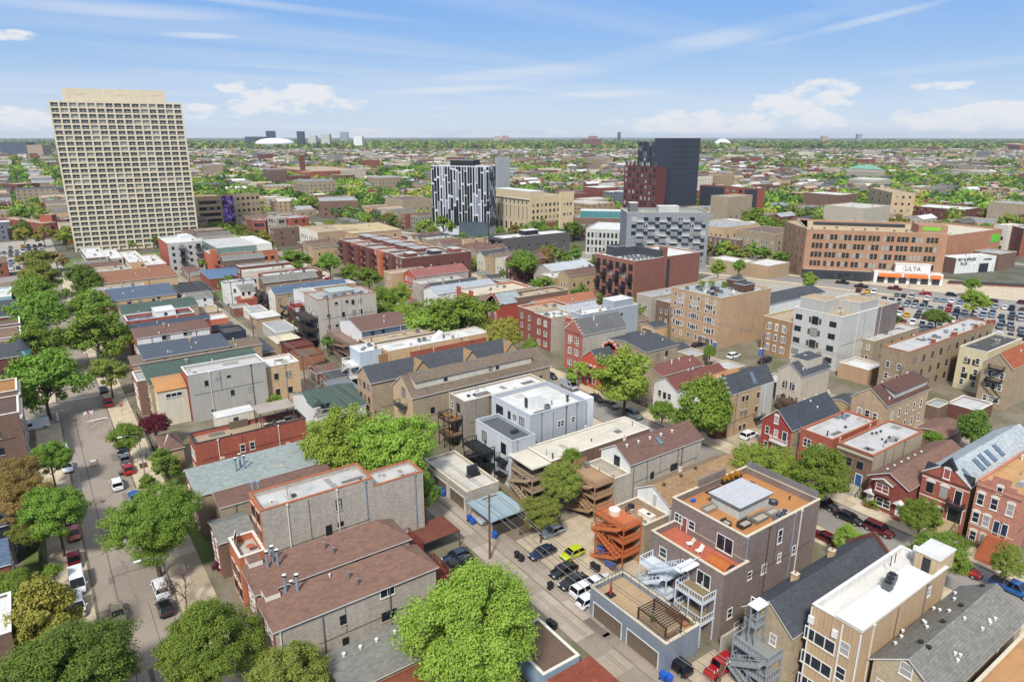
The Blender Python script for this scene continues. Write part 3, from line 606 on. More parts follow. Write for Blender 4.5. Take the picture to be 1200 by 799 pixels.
def tree(px, py, rpx, kind='green', label=None, zc=None, level=None, shape='round', v=None, sz=0.9, group=None, pos=None, name='tree', cat='tree', thin=1.0):
    if pos is None:
        z0 = 6.0
        for _ in range(6):
            p = P(px, py, z0); Rm = rpx*0.97*depth(p)/F; z0 = zc or max(Rm*sz+1.2, min(Rm*sz+2.8, 9.0))
        p = P(px, py, z0)
    else: p = Vector(pos); Rm = rpx; z0 = p.z
    d = depth(p)
    if level is None: level = 3 if (d < 105 and Rm > 5.2) else 0 if (d < 125 and Rm > 2.0) else (1 if d < 330 else 2)
    v = R.randrange(3) if v is None else v
    cv, cs = crown(level, v, shape); k = (level, v, shape)
    if k not in CM: CM[k] = npmesh('crown', cv, 4, [LEAF[kind]])
    zr = z0/(Rm*sz); tk = (v, shape, level, round(zr, 1), thin)
    if tk not in TM: TM[tk] = trunkmesh(v, shape, cs, round(zr, 1), thin).mesh('trunk')
    rt = thing(name, label or 'leafy tree', cat, (p.x, p.y, 0.1), R.random()*6.28, group)
    co = put('crown', CM[k], rt, (0, 0, z0-0.1), 0, scale=(Rm, Rm, Rm*sz)); co.material_slots[0].link = 'OBJECT'; co.material_slots[0].material = LEAF[kind]; put('trunk', TM[tk], rt, (0, 0, z0-0.1), 0, scale=(Rm, Rm, Rm*sz))
    TREES.append(p); occ(p.x-1, p.y-1, p.x+1, p.y+1); return rt
def shrub(x, y, r, h, kind, label, group=None, z=0.12):
    k = ('s', kind)
    if k not in CM: CM[k] = npmesh('foliage', leaves(clusters(30, 5), 0.3*np.ones(30), 60, 0.08, 9), 4, [LEAF[kind]])
    rt = thing('shrub', label, 'shrub', (x, y, z), R.random()*6, group); put('foliage', CM[k], rt, (0,0,h*0.45), 0, scale=(r, r, h*0.55)); return rt
def bare(px, py, hh, label, kind=None):
    p = P(px, py, hh*0.5); b = MB(); rs = random.Random(int(px)); tips = []
    def br(a, d, L_, r, dep):
        q = a+d*L_; n = 5; u = d.cross(Vector((0.2,0.9,0.3))).normalized(); w_ = d.cross(u)
        b.faces([a+(u*math.cos(i*1.2566)+w_*math.sin(i*1.2566))*r for i in range(n)]+[q+(u*math.cos(i*1.2566)+w_*math.sin(i*1.2566))*r*0.7 for i in range(n)], [(i,(i+1)%n,n+(i+1)%n,n+i) for i in range(n)], BARK)
        if dep == 0: tips.append(q); return
        for _ in range(3 if dep > 1 else 4):
            nd_ = (d+Vector((rs.uniform(-.8,.8), rs.uniform(-.8,.8), rs.uniform(-.1,.5)))).normalized(); br(q, nd_, L_*rs.uniform(0.6,0.85), r*0.62, dep-1)
    br(Vector((0,0,0)), Vector((0.05,0,1)), hh*0.28, 0.13, 5)
    rt = thing('tree', label, 'tree', (p.x, p.y, 0.1)); b.build('trunk', rt)
    tp = np.array([tuple(t) for t in tips]); c = tp[::2]
    me = npmesh('blossom', leaves(c-c.mean(0), 0.35*np.ones(len(c)), 5, 0.085, 3)+c.mean(0), 4, [LEAF[kind or 'pink']]); put('crown', me, rt); return rt
# ---------------------------------------------------------------- vehicles
CARC = {'white': mat('car', '#e4e6e8'), 'silver': mat('car', '#a4a9ae'), 'grey': mat('car', '#63686e'), 'black': mat('car', '#17181b'), 'navy': mat('car', '#243149'), 'red': mat('car', '#a3171b'), 'dred': mat('car', '#5a141b'),
        'blue': mat('car', '#1f5a9e'), 'lime': mat('car', '#b4bf22'), 'gold': mat('car', '#b9a77e'), 'yellow': mat('car', '#d9a514'), 'orange': mat('car', '#c44a1c'), 'lblue': mat('car', '#7f98ad')}
CGL = mat('plain', '#10151a', 0.08, 0.0); LAMPW = mat('plain', '#d8dce0', 0.2, 0); LAMPR = mat('plain', '#7c1010', 0.3, 0)
CK = {  # length, width, stations (x from rear 0..1: half width factor, shoulder height), greenhouse (x rear base, rear top, front top, front base), roof height, belt
 'sedan': (4.7, 1.82, [(0,.82,.80),(.04,.93,.92),(.18,1,.97),(.5,1,.95),(.72,1,.92),(.9,.96,.78),(.97,.88,.66),(1,.78,.52)], (.07,.24,.56,.74), 1.44, .93),
 'suv': (4.7, 1.9, [(0,.86,.95),(.03,.95,1.08),(.2,1,1.1),(.5,1,1.08),(.74,1,1.04),(.92,.96,.95),(.98,.88,.82),(1,.8,.6)], (.02,.07,.60,.75), 1.74, 1.06),
 'hatch': (4.1, 1.76, [(0,.84,.82),(.04,.94,.96),(.2,1,.98),(.5,1,.96),(.74,1,.92),(.92,.95,.76),(.98,.86,.64),(1,.78,.52)], (.03,.14,.58,.78), 1.5, .95),
 'van': (5.4, 2.0, [(0,.95,1.2),(.02,.98,1.25),(.4,1,1.25),(.72,1,1.22),(.84,.98,1.1),(.95,.93,.95),(.99,.88,.8),(1,.8,.6)], (.0,.02,.74,.88), 2.2, 1.22),
 'pickup': (5.6, 1.95, [(0,.92,.95),(.02,.97,1.02),(.36,1,1.02),(.5,1,1.05),(.74,1,1.04),(.93,.96,.98),(.99,.9,.85),(1,.82,.6)], (.38,.43,.64,.74), 1.82, 1.04),
 'jeep': (4.3, 1.85, [(0,.9,.98),(.02,.95,1.05),(.4,.96,1.06),(.6,.96,1.05),(.66,.92,1.05),(.95,.82,1.02),(.99,.8,.95),(1,.76,.6)], (.01,.03,.58,.62), 1.84, 1.05)}
CMESH = {}
def carmesh(kind):
    if kind in CMESH: return CMESH[kind]
    L_, W, st, g, zr, belt = CK[kind]; hw = W/2; b = MB(); m = CARC['white']; rings = []
    for x, wf, zt in st:
        X_ = (x-0.5)*L_; w_ = hw*wf; zb = 0.28 if 0.03 < x < 0.97 else 0.36
        rings.append([(X_,-w_*0.94,zb),(X_,-w_,0.5),(X_,-w_*0.99,zt-0.22),(X_,-w_*0.93,zt-0.06),(X_,-w_*0.8,zt),(X_,0,zt+0.035),(X_,w_*0.8,zt),(X_,w_*0.93,zt-0.06),(X_,w_*0.99,zt-0.22),(X_,w_,0.5),(X_,w_*0.94,zb)])
    n = 11; vs = [p for r in rings for p in r]; fs = []
    for i in range(len(rings)-1):
        for j in range(n-1): fs.append((i*n+j, i*n+j+1, (i+1)*n+j+1, (i+1)*n+j))
        fs.append((i*n+n-1, i*n, (i+1)*n, (i+1)*n+n-1))
    fs.append(tuple(range(n))); fs.append(tuple((len(rings)-1)*n+j for j in reversed(range(n)))); b.faces([(x,-y,z) for x,y,z in vs], fs, m)
    xs = [(q-0.5)*L_ for q in g]; wb = hw*0.93; wt = hw*(0.78 if kind not in ('van','jeep') else 0.88)
    z0 = belt-0.03
    # roof panel and pillars in body colour
    rp = [(xs[1],-wt,zr-0.05),(xs[2],-wt,zr-0.05),(xs[2],wt,zr-0.05),(xs[1],wt,zr-0.05)]; e = 0.10
    top = [(xs[1]+e,-wt+e,zr),(xs[2]-e*1.5,-wt+e,zr),(xs[2]-e*1.5,wt-e,zr),(xs[1]+e,wt-e,zr)]
    b.faces(rp+top, [(0,1,5,4),(1,2,6,5),(2,3,7,6),(3,0,4,7),(4,5,6,7),(3,2,1,0)], m)
    gl = MB(); base = [(xs[0],-wb,z0),(xs[3],-wb,z0),(xs[3],wb,z0),(xs[0],wb,z0)]
    side = m if kind == 'van' else CGL
    tp = [(x,y*0.985,z-0.003) for x,y,z in rp]; allv = base+tp
    gl.faces([allv[i] for i in (1,2,6,5)], [(0,1,2,3)], CGL); b.faces(allv, [(3,0,4,7)], CGL) if kind == 'van' else gl.faces(allv, [(3,0,4,7)], CGL); (gl if side is CGL else b).faces(allv, [(0,1,5,4),(2,3,7,6)], side)
    for sy in (-1, 1):
        for (xa, za, xb, zb_) in ((xs[0],z0,xs[1],zr-0.05),(xs[3],z0,xs[2],zr-0.05),((xs[1]+xs[2])/2-0.05,z0,(xs[1]+xs[2])/2,zr-0.05)):
            b.beam((xa,sy*wb*1.0,za),(xb,sy*wt*1.0,zb_),0.07,m)
        b.box(xs[3]-0.55, sy*(hw+0.02), z0-0.02, xs[3]-0.35, sy*(hw+0.2), z0+0.14, m)
    if kind == 'van':
        for sy in (-1, 1): b.faces([(xs[3]-0.35,sy*(wb+.01),z0+.03),(xs[2]-0.75,sy*(wb+.01),z0+.03),(xs[2]-0.75,sy*(wt+.03),zr-.35),(xs[2]-0.15,sy*(wt+.03),zr-.35)], [(0,1,2,3)], CGL)
    if kind == 'pickup': b.box((.02-.5)*L_, -hw*.8, 1.04, (.36-.5)*L_, hw*.8, 1.062, BLACK)
    body = b.mesh('body'); body.polygons.foreach_set('use_smooth', [False]*len(body.polygons))
    wh = MB(); r = 0.34 if kind in ('sedan','hatch') else 0.39; wh.cyl(0,0,-0.11,0.11,r,TYRE,14,ax='y'); rm = MB(); rm.cyl(0,0,-0.125,0.125,r*0.62,CHROME,10,ax='y')
    hl = MB().box(-0.06,-0.2,-0.08,0.02,0.2,0.08,LAMPW).mesh('headlight'); tl = MB().box(-0.02,-0.16,-0.12,0.06,0.16,0.12,LAMPR).mesh('taillight')
    CMESH[kind] = (body, gl.mesh('windows'), wh.mesh('wheel'), rm.mesh('rim'), hl, tl, L_, hw, r, st); return CMESH[kind]
CARS = []
def car(px, py, kind, col, rz, label, group=None, near=True, pos=None, z=0.02):
    p = Vector(pos) if pos else P(px, py, 0.6); body, gl, wh, rm, hl, tl, L_, hw, r, st = carmesh(kind)
    rt = thing({'van': 'parked_van', 'pickup': 'pickup_truck'}.get(kind, 'parked_car'), label, {'van': 'van', 'pickup': 'pickup'}.get(kind, 'car'), (p.x, p.y, z), rz, group)
    bo = put('body', body, rt); bo.material_slots[0].link = 'OBJECT'; bo.material_slots[0].material = CARC[col]
    put('windows', gl, rt)
    for sx in (-0.31, 0.32):
        for sy in (-1, 1):
            w_ = put('wheel', wh, rt, (sx*L_, sy*(hw-0.1), r))
            if near: put('rim', rm, w_)
    if near:
        for sy in (-1, 1): put('headlight', hl, rt, (L_/2-0.06, sy*hw*0.58, 0.66)); put('taillight', tl, rt, (-L_/2+0.05, sy*hw*0.66, 0.82))
    CARS.append(p); return rt
# ---------------------------------------------------------------- street furniture and people
POLE = mat('plain', '#6d4f38', 0.9, 0.12); WIRE = mat('plain', '#77736e', 0.6, 0.0)
def pole(x, y, h, label, arms=1, rz=0, tr=False):
    rt = thing('utility_pole', label, 'utility pole', (x, y, 0.05), rz, 'timber utility poles along the alleys')
    b = MB(); b.cyl(0,0,0,h,0.19,POLE,9,r2=0.13); b.build('post', rt)
    for k in range(arms):
        b = MB(); z = h-0.35-0.9*k; b.box(-1.3,-0.2,z,1.3,-0.08,z+0.14,POLE); b.beam((-0.8,-0.14,z),(0,-0.14,z-0.7),0.05,GALV); b.beam((0.8,-0.14,z),(0,-0.14,z-0.7),0.05,GALV)
        for q in (-1.2,-0.7,0.7,1.2): b.cyl(q,-0.14,z+0.14,z+0.34,0.05,OFFW,6)
        b.build('cross_arm', rt)
    if tr: b = MB(); b.cyl(0.45,0,h-3.2,h-2.1,0.32,GALV,12); b.build('transformer', rt)
    return rt
def wire(p, q, sag=0.7, r=0.03, label='sagging black overhead wire running pole to pole above the alley', group='overhead wires'):
    b = MB(); p = Vector(p); q = Vector(q); n = 12; pr = None
    for i in range(n+1):
        f = i/n; a = p.lerp(q, f); a.z -= sag*4*f*(1-f)
        if pr is not None: b.beam(pr, a, r*2, WIRE)
        pr = a
    o = b.build('overhead_wire', label=label, cat='wire', group=group); return o
def streetlamp(px, py, h, armx, army, label):
    p = P(px, py, 0); rt = thing('street_lamp', label, 'street lamp', (p.x, p.y, 0.12)); b = MB(); b.cyl(0,0,0,h,0.11,GALV,10,r2=0.07); b.cyl(0,0,0,0.5,0.2,GALV,10); b.build('post', rt)
    b = MB(); b.beam((0,0,h-0.1),(armx*0.5,army*0.5,h+0.5),0.07,GALV); b.beam((armx*0.5,army*0.5,h+0.5),(armx,army,h+0.55),0.07,GALV); b.build('arm', rt)
    b = MB(); b.box(armx-0.25-abs(armx)*0.05,army-0.16,h+0.45,armx+0.45,army+0.16,h+0.6,WHITE); b.build('lamp_head', rt); return rt
def person(x, y, rz, top, legs, label, skin='#a87a5c', step=0.18, group=None, z=0.14):
    """one continuous walking figure built by lofting rings over a torso, neck, head, arms and legs"""
    sk = mat('plain', skin, 0.6, 0.03); tm = mat('plain', top, 0.85, 0.05); lm = mat('plain', legs, 0.85, 0.05); hair = mat('plain', '#241a14', 0.9, 0.05)
    bm = bmesh.new(); me = bpy.data.meshes.new('person'); sv = bm.verts.layers.skin.verify()
    def V(p, r, par=None):
        v = bm.verts.new(p); v[sv].radius = (r, r*0.85)
        if par: bm.edges.new((par, v))
        return v
    pel = V((0,0,0.95),0.15); pel[sv].use_root = True; wa = V((0,0,1.12),0.135,pel); ch = V((0.01,0,1.32),0.165,wa); nk = V((0.01,0,1.48),0.06,ch); hb = V((0.03,0,1.58),0.085,nk); hd = V((0.02,0,1.7),0.09,hb)
    for s_ in (-1, 1):
        hip = V((0,s_*0.10,0.88),0.095,pel); kn = V((s_*step*0.6+0.03,s_*0.11,0.5),0.06,hip); an = V((s_*step*1.2-0.04,s_*0.11,0.1),0.042,kn); V((s_*step*1.2+0.14,s_*0.12,0.05),0.035,an)
        sh = V((0,s_*0.2,1.38),0.06,ch); el = V((-s_*0.06,s_*0.25,1.1),0.042,sh); wr = V((-s_*0.02+0.05,s_*0.24,0.88),0.028,el); V((-s_*0.02+0.08,s_*0.235,0.78),0.032,wr)
    bm.to_mesh(me); bm.free(); o = put('person', me, None, (x, y, z), rz, label, 'person', group); m = o.modifiers.new('skin', 'SKIN'); m.use_smooth_shade = True; o.modifiers.new('sub', 'SUBSURF').render_levels = 1
    dg = bpy.context.evaluated_depsgraph_get(); m2 = bpy.data.meshes.new_from_object(o.evaluated_get(dg)); o.modifiers.clear(); o.data = m2
    for mm in (sk, tm, lm, hair, mat('plain', '#e6e6e6', .7, 0)): m2.materials.append(mm)
    for p in m2.polygons:
        c = p.center
        p.material_index = 3 if (c.z > 1.68 or (c.z > 1.56 and c.x < -0.02)) else 0 if c.z > 1.46 else (0 if (abs(c.y) > 0.18 and c.z < 0.86) else 1 if c.z > 0.93 else 4 if c.z < 0.1 else 2)
    return o
def bin_(x, y, col, label, group, rz=0, z=0.13):
    k = 'bin'+col
    if k not in CM:
        m = mat('plain', col, 0.5, 0.03); b = MB(); b.faces([(-.26,-.3,0.08),(.26,-.3,0.08),(.26,.3,0.08),(-.26,.3,0.08),(-.33,-.38,1.0),(.33,-.38,1.0),(.33,.38,1.0),(-.33,.38,1.0)], [(0,1,5,4),(1,2,6,5),(2,3,7,6),(3,0,4,7),(3,2,1,0)], m)
        l = MB(); l.faces([(-.36,-.42,1.0),(.36,-.42,1.0),(.36,.42,1.02),(-.36,.42,1.02),(-.3,-.3,1.1),(.3,-.3,1.1),(.3,.36,1.12),(-.3,.36,1.12)], [(0,1,5,4),(1,2,6,5),(2,3,7,6),(3,0,4,7),(4,5,6,7),(3,2,1,0)], m)
        w_ = MB(); w_.cyl(.3,.13,-0.34,0.34,.12,TYRE,10,ax='x')
        CM[k] = (b.mesh('bin_body'), l.mesh('lid'), w_.mesh('wheels'))
    rt = thing('wheelie_bin', label, 'bin', (x, y, z), rz, group); a, l, w_ = CM[k]; put('bin_body', a, rt); put('lid', l, rt); put('wheels', w_, rt); return rt
def text(s, size, m, name='lettering', ext=0.03):
    cu = bpy.data.curves.new('t', 'FONT'); cu.body = s; cu.size = size; cu.extrude = ext; cu.align_x = 'CENTER'; cu.align_y = 'CENTER'
    o = bpy.data.objects.new('t', cu); COL.objects.link(o); dg = bpy.context.evaluated_depsgraph_get(); me = bpy.data.meshes.new_from_object(o.evaluated_get(dg)); bpy.data.objects.remove(o)
    me.name = name; me.materials.clear(); me.materials.append(m); return me
# ================================================================ GROUND, ROADS, PAVEMENTS
ROADM = mat('asphalt', '#94897d', var=0.06); ROADG = mat('asphalt', '#8f8a83', var=0.06); ALLEYM = mat('concrete', '#9d9181', slab=3.2); WALKM = mat('concrete', '#c0b197', slab=1.6)
YARD = mat('ground', '#897e6d', col2='#5d5f40'); LOTM = mat('asphalt', '#a39c8f', var=0.06); KERBM = mat('plain', '#a59c8e', 0.9, 0.1); GRASSM = mat('ground', '#5f7434', col2='#6d7f3a'); PAINT = mat('plain', '#d8d6d0', 0.7, 0.15)
def sheet(name, x0, y0, x1, y1, z, m, th=0, o=(0, 0), kind='structure'):
    return MB().poly([(x0,y0,0),(x1,y0,0),(x1,y1,0),(x0,y1,0)], m).build(name, loc=(o[0], o[1], z), rz=th, kind=kind)
G0 = mat('ground', '#6f6a5d', col2='#465233')
MB().poly([(-16000,-3000,0),(26000,-3000,0),(26000,30000,0),(-16000,30000,0)], G0).build('ground', loc=(0,0,0), kind='structure')
def slab_(name, x0, y0, x1, y1, m=YARD, kerb=True):
    b = MB(); b.box(x0, y0, 0.0, x1, y1, 0.12, KERBM, top=m, bot=False); return b.build(name, kind='structure')
sheet('road', -0.6, -60, 8.5, 372, 0.004, ROADM); sheet('road', 99.6, -60, 108.7, 372, 0.008, ROADG)
sheet('road', -200, 176, -0.6, 190, 0.008, ROADM); sheet('road', -200, 372, 205, 388, 0.012, ROADG)
slab_('pavement', -95, -60, -0.6, 176); slab_('pavement', -95, 190, -0.6, 372); slab_('pavement', 8.5, -60, 99.6, 372); slab_('pavement', 108.7, -60, 196, 372)
for x0, x1 in ((-5.6, -0.9), (8.8, 13.4), (94.6, 99.3), (109.0, 113.6)):
    sheet('sidewalk', x0, -60, x1, 371.5, 0.126, WALKM) if x0 > 0 else (sheet('sidewalk', x0, -60, x1, 175.5, 0.126, WALKM), sheet('sidewalk', x0, 190.5, x1, 371.5, 0.126, WALKM))
AL_ = sheet('alley', 48.6, -60, 55.4, 371.8, 0.128, ALLEYM); sheet('alley', 152, -60, 158.5, 250, 0.128, ALLEYM)
sheet('alley_gutter', 51.8, -60, 52.05, 371, 0.1382, mat('concrete', '#7d7366', slab=3.2))
for y0, y1, x0, x1 in ((176, 190, -5, 8), ):
    pass
for (x0, y0, x1, y1) in ((0, 190.2, 8, 190.7), (4.2, 172.5, 8.2, 173.1), (-1.4, 177, -1.0, 183), (0.3, 183.8, -6, 184.1), (-20, 182.8, -1.6, 183.1)):
    sheet('road_marking', min(x0, x1), y0, max(x0, x1), y1, 0.016, PAINT)
for x, y in ((3.2, 130), (4.6, 126), (6.3, 76)):
    MB().cyl(0, 0, 0, 0.02, 0.38, mat('plain', '#4d453f', 0.7, 0.1), 14).build('manhole_cover', loc=(x, y, 0.006), label='round iron manhole cover in the road', cat='manhole cover', group='manhole covers in the road')
# tyre-dark seams and patches on the street
for (x0, y0, x1, y1) in ((1.9, 60, 2.0, 176), (2.1, 104.2, 8.3, 104.35), (-0.5, 96.2, 2.0, 96.35), (2.0, 117, 8.4, 117.12), (5.3, 60, 5.37, 95)):
    sheet('road_joint', x0, y0, x1, y1, 0.010, mat('plain', '#4f4842', 0.9, 0.1))
pr_ = random.Random(4)
def slabs(par, x0, x1, y0, y1, nx, st, cols):     # paving slabs near enough to be told apart, slightly uneven
    w_ = (x1-x0)/nx; ms = [MB().box(.02,.02,-.004,w_-.02,st-.02,0,mat('plain', c_, .9, .14), bot=False).mesh('paving_slab') for c_ in cols]; y = y0
    while y < y1:
        for i in range(nx): put('paving_slab', pr_.choice(ms), par, (x0+i*w_, y, .0055+pr_.random()*.004))
        y += st
SC = ('#bfb096','#b5a78f','#c4b69d','#aea088')
slabs(AL_, 48.6, 51.8, 40, 140, 1, 3.6, ('#9d9181','#94887a','#a4988a','#8b8073')); slabs(AL_, 52.05, 55.4, 40, 140, 1, 3.6, ('#9d9181','#94887a','#a4988a','#8b8073'))
for o_ in [o for o in bpy.data.objects if o.name.startswith('sidewalk')]:
    xa, ya = min(v.co.x for v in o_.data.vertices), min(v.co.y for v in o_.data.vertices)
    if ya < -50 and xa < 20: slabs(o_, xa, xa+4.6, 58, 130, 2, 2.0, SC)
    elif ya < -50 and xa > 108: slabs(o_, xa, xa+4.6, 30, 90, 2, 2.0, SC)
for i in range(34):
    x, y = (pr_.uniform(0,7.2), pr_.uniform(62,175)) if i < 16 else (pr_.uniform(49,53.5), pr_.uniform(45,200)) if i < 28 else (pr_.uniform(100.5,106), pr_.uniform(40,140)); a_, b_ = pr_.uniform(.5,1.8), pr_.uniform(.6,4.5)
    sheet('road_patch', x, y, x+a_, y+b_, .0075 if i < 16 else (.1365 if i < 28 else .0115), mat('asphalt', pr_.choice(('#6f675f','#7b7269','#857b70','#5f5a55')), var=.1))
for x in (50.1, 50.5, 53.4, 53.8): sheet('tyre_track', x, -50, x+.16, 371, .139, mat('plain','#857a6c',.9,.12))
PARK = mat('asphalt', '#93897a', var=0.08)
sheet('parking_pad', 55.6, 57.9, 71, 77.5, 0.131, mat('concrete', '#b3a48c', slab=2.6)); sheet('parking_pad', 55.4, 78, 64, 96, 0.13, mat('ground', '#85775f', col2='#72694e'))
sheet('parking_pad', 55.6, 36, 62, 43.5, 0.131, mat('concrete', '#b3a48c', slab=2.6)); sheet('parking_pad', 114, 76.8, 125, 83.5, 0.131, mat('concrete', '#ab9c84', slab=2.6))
# strips of front garden
for x0, x1, y0, y1 in ((13.5, 19, 60, 68), (13.5, 16, 100, 112), (13.5, 17.5, 120, 135), (14, 18, 112, 119), (114, 118, 30, 75), (88, 94.5, 95, 100), (88, 94, 60, 72), (-8.6, -5.8, 60, 150)):
    sheet('lawn', x0, y0, x1, y1, 0.129, GRASSM)
def RF(C, B, h):
    a, b = P(*C, h), P(*B, h); return (a.x, b.y, 0.0, b.x-a.x, a.y-b.y)
TANW = mat('siding', '#b39a78'); TANB = mat('boards', '#b89d7b'); CREAM = mat('plain', '#cfc7b2', 0.85, 0.08); LTGREY = mat('plain', '#b6b6b0', 0.85, 0.08); BLUEGREY = mat('siding', '#a7abb0', var=0.05); NAVY = mat('siding', '#2c3544'); WSIDE = mat('siding', '#dcdcd8', var=0.05)
CMU = mat('brick', '#a29b8e'); GSID = mat('siding', '#6c7682'); SLATE = mat('siding', '#5d6c80')
# ================================================================ BLOCK A: between the left street and the alley
b = b1 = Bld('brick_house', 'grey-walled house with brown hip roof and wide side windows, left of the huge maple', (322.3,739.5), (507.7,661.7), 5.6, 9, B_GREY, 'hip', S_RBR, rise=1.3, rf=0.9, inset=(0.3,2.5), faces={'w': B_RED}, over=0.35)
b.wp('s', 454, 693, 2.0, 1.3, 'sl', 'w'); b.wp('s', 456, 720, 2.0, 1.3, 'sl', 'd'); b.wp('s', 402, 726, 0.8, 1.3, 'dh', 'd'); b.wp('s', 405, 751, 0.8, 1.1, 'dh', 'd')
b.grid('w', 2, (1.5, 4.6, 6.9), 1.1, 1.6, fr='w', lin='l')
for px, py in ((335,681),(342,677),(349,680)): b.flue(*b.rp(px, py+13)[:2], 2.2)
for px, py in ((409,672),(419,680)): b.vent(*b.rp(px, py+6)[:2], 0.9, 0.22, GALV)
b.vent(*b.rp(386.5,676)[:2]); b.vent(*b.rp(449,649)[:2]); b.spout('s', 0.5, 8.7, WHITE)
b = b2 = Bld('brick_house', 'brown-roofed house squeezed between the tall grey-walled building and its twin', (301.3,696.1), (477.8,630.3), 5.6, 9, B_GREY, 'hip', S_RBR, rise=1.3, rf=0.9, inset=(0.3,2.5), faces={'w': B_RED}, over=0.35)
b.grid('w', 2, (1.5, 4.6, 6.9), 1.1, 1.6, fr='w', lin='l'); b.wp('s', 425, 655, 2.0, 1.0, 'sl', 'd')
for px, py in ((314,652),(320,646),(326,650)): b.flue(*b.rp(px, py+13)[:2], 2.2)
for px, py in ((381,638),(391,644)): b.vent(*b.rp(px, py+5)[:2], 0.9, 0.22, GALV)
for bb in (b1, b2): bb.block('dormer', 0.3, 4.0, 8.8, 2.0, 6.0, 10.8, OFFW, top=S_RBR)
b = b3 = Bld('brick_building', 'tall grey side-walled three-storey building with orange-tiled parapet and white roof', (305.5,599), (437.5,560.5), (292,578), 14, B_GREY, 'flat', M_LGR, par=0.7, cop=ORANGE_C, faces={'w': B_ORG})
for px, py, w_, h_ in ((397,591,0.9,1.7),(385.5,621,0.9,1.6),(399,614,0.9,0.8)): b.wp('s', px, py, w_, h_, 'dh', 'k')
b.spout('s', b.L-1.2); b.grid('w', 2, (8.7, 11.3), 1.5, 1.9, 'dh2', 'k', 'l', m=0.5); b.vent(*b.rp(344,582)[:2], .25, .4, DARK)
for px, py in ((296,571),(303,570)): b.vent(*b.rp(px, py)[:2], 0.8, 0.3, STEELB)
x = b.o.x+b.L; b = Bld('brick_annex', 'narrow rear wing of the grey side-walled building with orange-edged roof', None, None, None, 12.6, B_GREY, 'flat', M_LGR, par=0.5, cop=ORANGE_C, ref=(x+.01, b.o.y+.01, 0, 8.2, b.W-1.2)); b.spout('s', 6.8)
tw = b3.W; b = Bld('brick_terrace', 'orange brick front bay with rooftop terrace, left of the tall grey wall', None, None, None, 8.1, B_ORG, 'flat', mat('concrete','#b0aaa0'), par=1.0, cop=OFFW, ref=(b3.o.x-3.4, b3.o.y+0.02, 0, 3.38, tw))
b.grid('w', 2, (0.8, 3.6), 1.5, 1.9, 'dh2', 'k', 'l', m=0.5); b.wp('s', 297, 690, 0.9, 1.5)
MB().box(-1.0,-.04,0,1.0,.04,2.2,WHITE).box(-.9,-.06,1.2,.9,-.045,2.0,DARK).build('terrace_screen', loc=(b.o.x+.6,b.o.y+4.5,7.1), rz=1.2, label='white and dark folding screen on the front terrace', cat='screen')
bt = MB(); bt.cyl(0,0,0,.7,.1,BRWOOD,8); bt.cyl(0,0,.7,.78,.55,ORANGE_C,14); bt.build('terrace_table', loc=(b.o.x+2.1,b.o.y+2.6,7.1), label='small round orange table on the front terrace', cat='table')
b = Bld('small_house', 'small red-fronted house with plain light grey shingle roof', (257,637), (299,626), 7.0, 6, B_RED, 'gx', S_GRY, rise=1.2, faces={'s': B_BRN}, over=0.2); b.grid('w', 2, (1.0, 3.6), 1.0, 1.6, lin='a')
b.vent(*b.rp(283,590)[:2], 0.9, 0.3, OFFW)
b = Bld('small_house', 'low house with brown roof dotted with round vents, south of the long grey-green roof', (258,595), (378,545), 5.6, 7.6, B_COM, 'gx', S_BRN, rise=1.0, over=0.2)
for px, py in ((279.5,565),(299.6,559.6),(319.5,553.6),(331,549),(346.6,544)): b.vent(*b.rp(px, py)[:2], 0.4, 0.26, WHITE)
b.chim(*b.rp(331,549)[:2], 1.2, .5, STONE)
b = Bld('long_house', 'long house with grey-green shingle roof and three blue flues', (231.7,581), (372,533), (220,552), 8, B_RED, 'gx', S_LGR, rise=1.0, rf=0.85, faces={'s': B_COM}, over=0.3); b.grid('w', 3, (1.2, 4.6), 1.0, 1.7, lin='a')
for px, py in ((277,552),(282,547),(287,549)): b.flue(*b.rp(px, py)[:2], 2.2)
b.chim(*b.rp(261,537)[:2], 1.0, .5, B_COM); b.vent(*b.rp(236,589)[:2]); b.chim(*b.rp(337,514)[:2], 1.0, .5, B_COM)
b = b6 = Bld('brick_building', 'red brick building with long side wall and roof deck holding a cream stair house', (228.3,520.4), (358,490), (220,508), 8.5, B_BRT, 'flat', mat('planks','#a8957c',ax='y'), par=0.8, cop=DARK)
for px, py in ((284.6,525),(295.8,522)): b.wp('s', px, py, 0.95, 1.5, 'dh', 'w', 'l')
b.grid('w', 3, (1.2, 4.6), 1.0, 1.7, lin='l')
u0, v0, _ = b.rp(257,507); u1, _, _ = b.rp(301,497); b.house(u0, v0+1, u1, v0+4.2, 2.6, CREAM, door='s'); b.ac(u0+5, v0+2.5)
b.block('bench_screen', u0+2, v0+.3, b.rz, u0+5.5, v0+.45, b.rz+1.5, mat('planks','#8c7a66'))
ca = P(326,484,11.3); k = MB(); 
for q in ((0.2,0.2),(6.6,0.2),(6.6,4.4),(0.2,4.4)): k.box(q[0]-.08,q[1]-.08,0,q[0]+.08,q[1]+.08,3.5,BRWOOD)
rt = thing('roof_canopy', 'flat grey-brown canopy on dark posts shading the roof deck', 'canopy', (b.o.x+b.L-8.5, b.o.y+0.8, b.rz)); k.build('post', rt); MB().box(-.2,-.2,3.5,6.9,4.7,3.65,mat('membrane','#a1968a')).build('canopy_roof', rt)
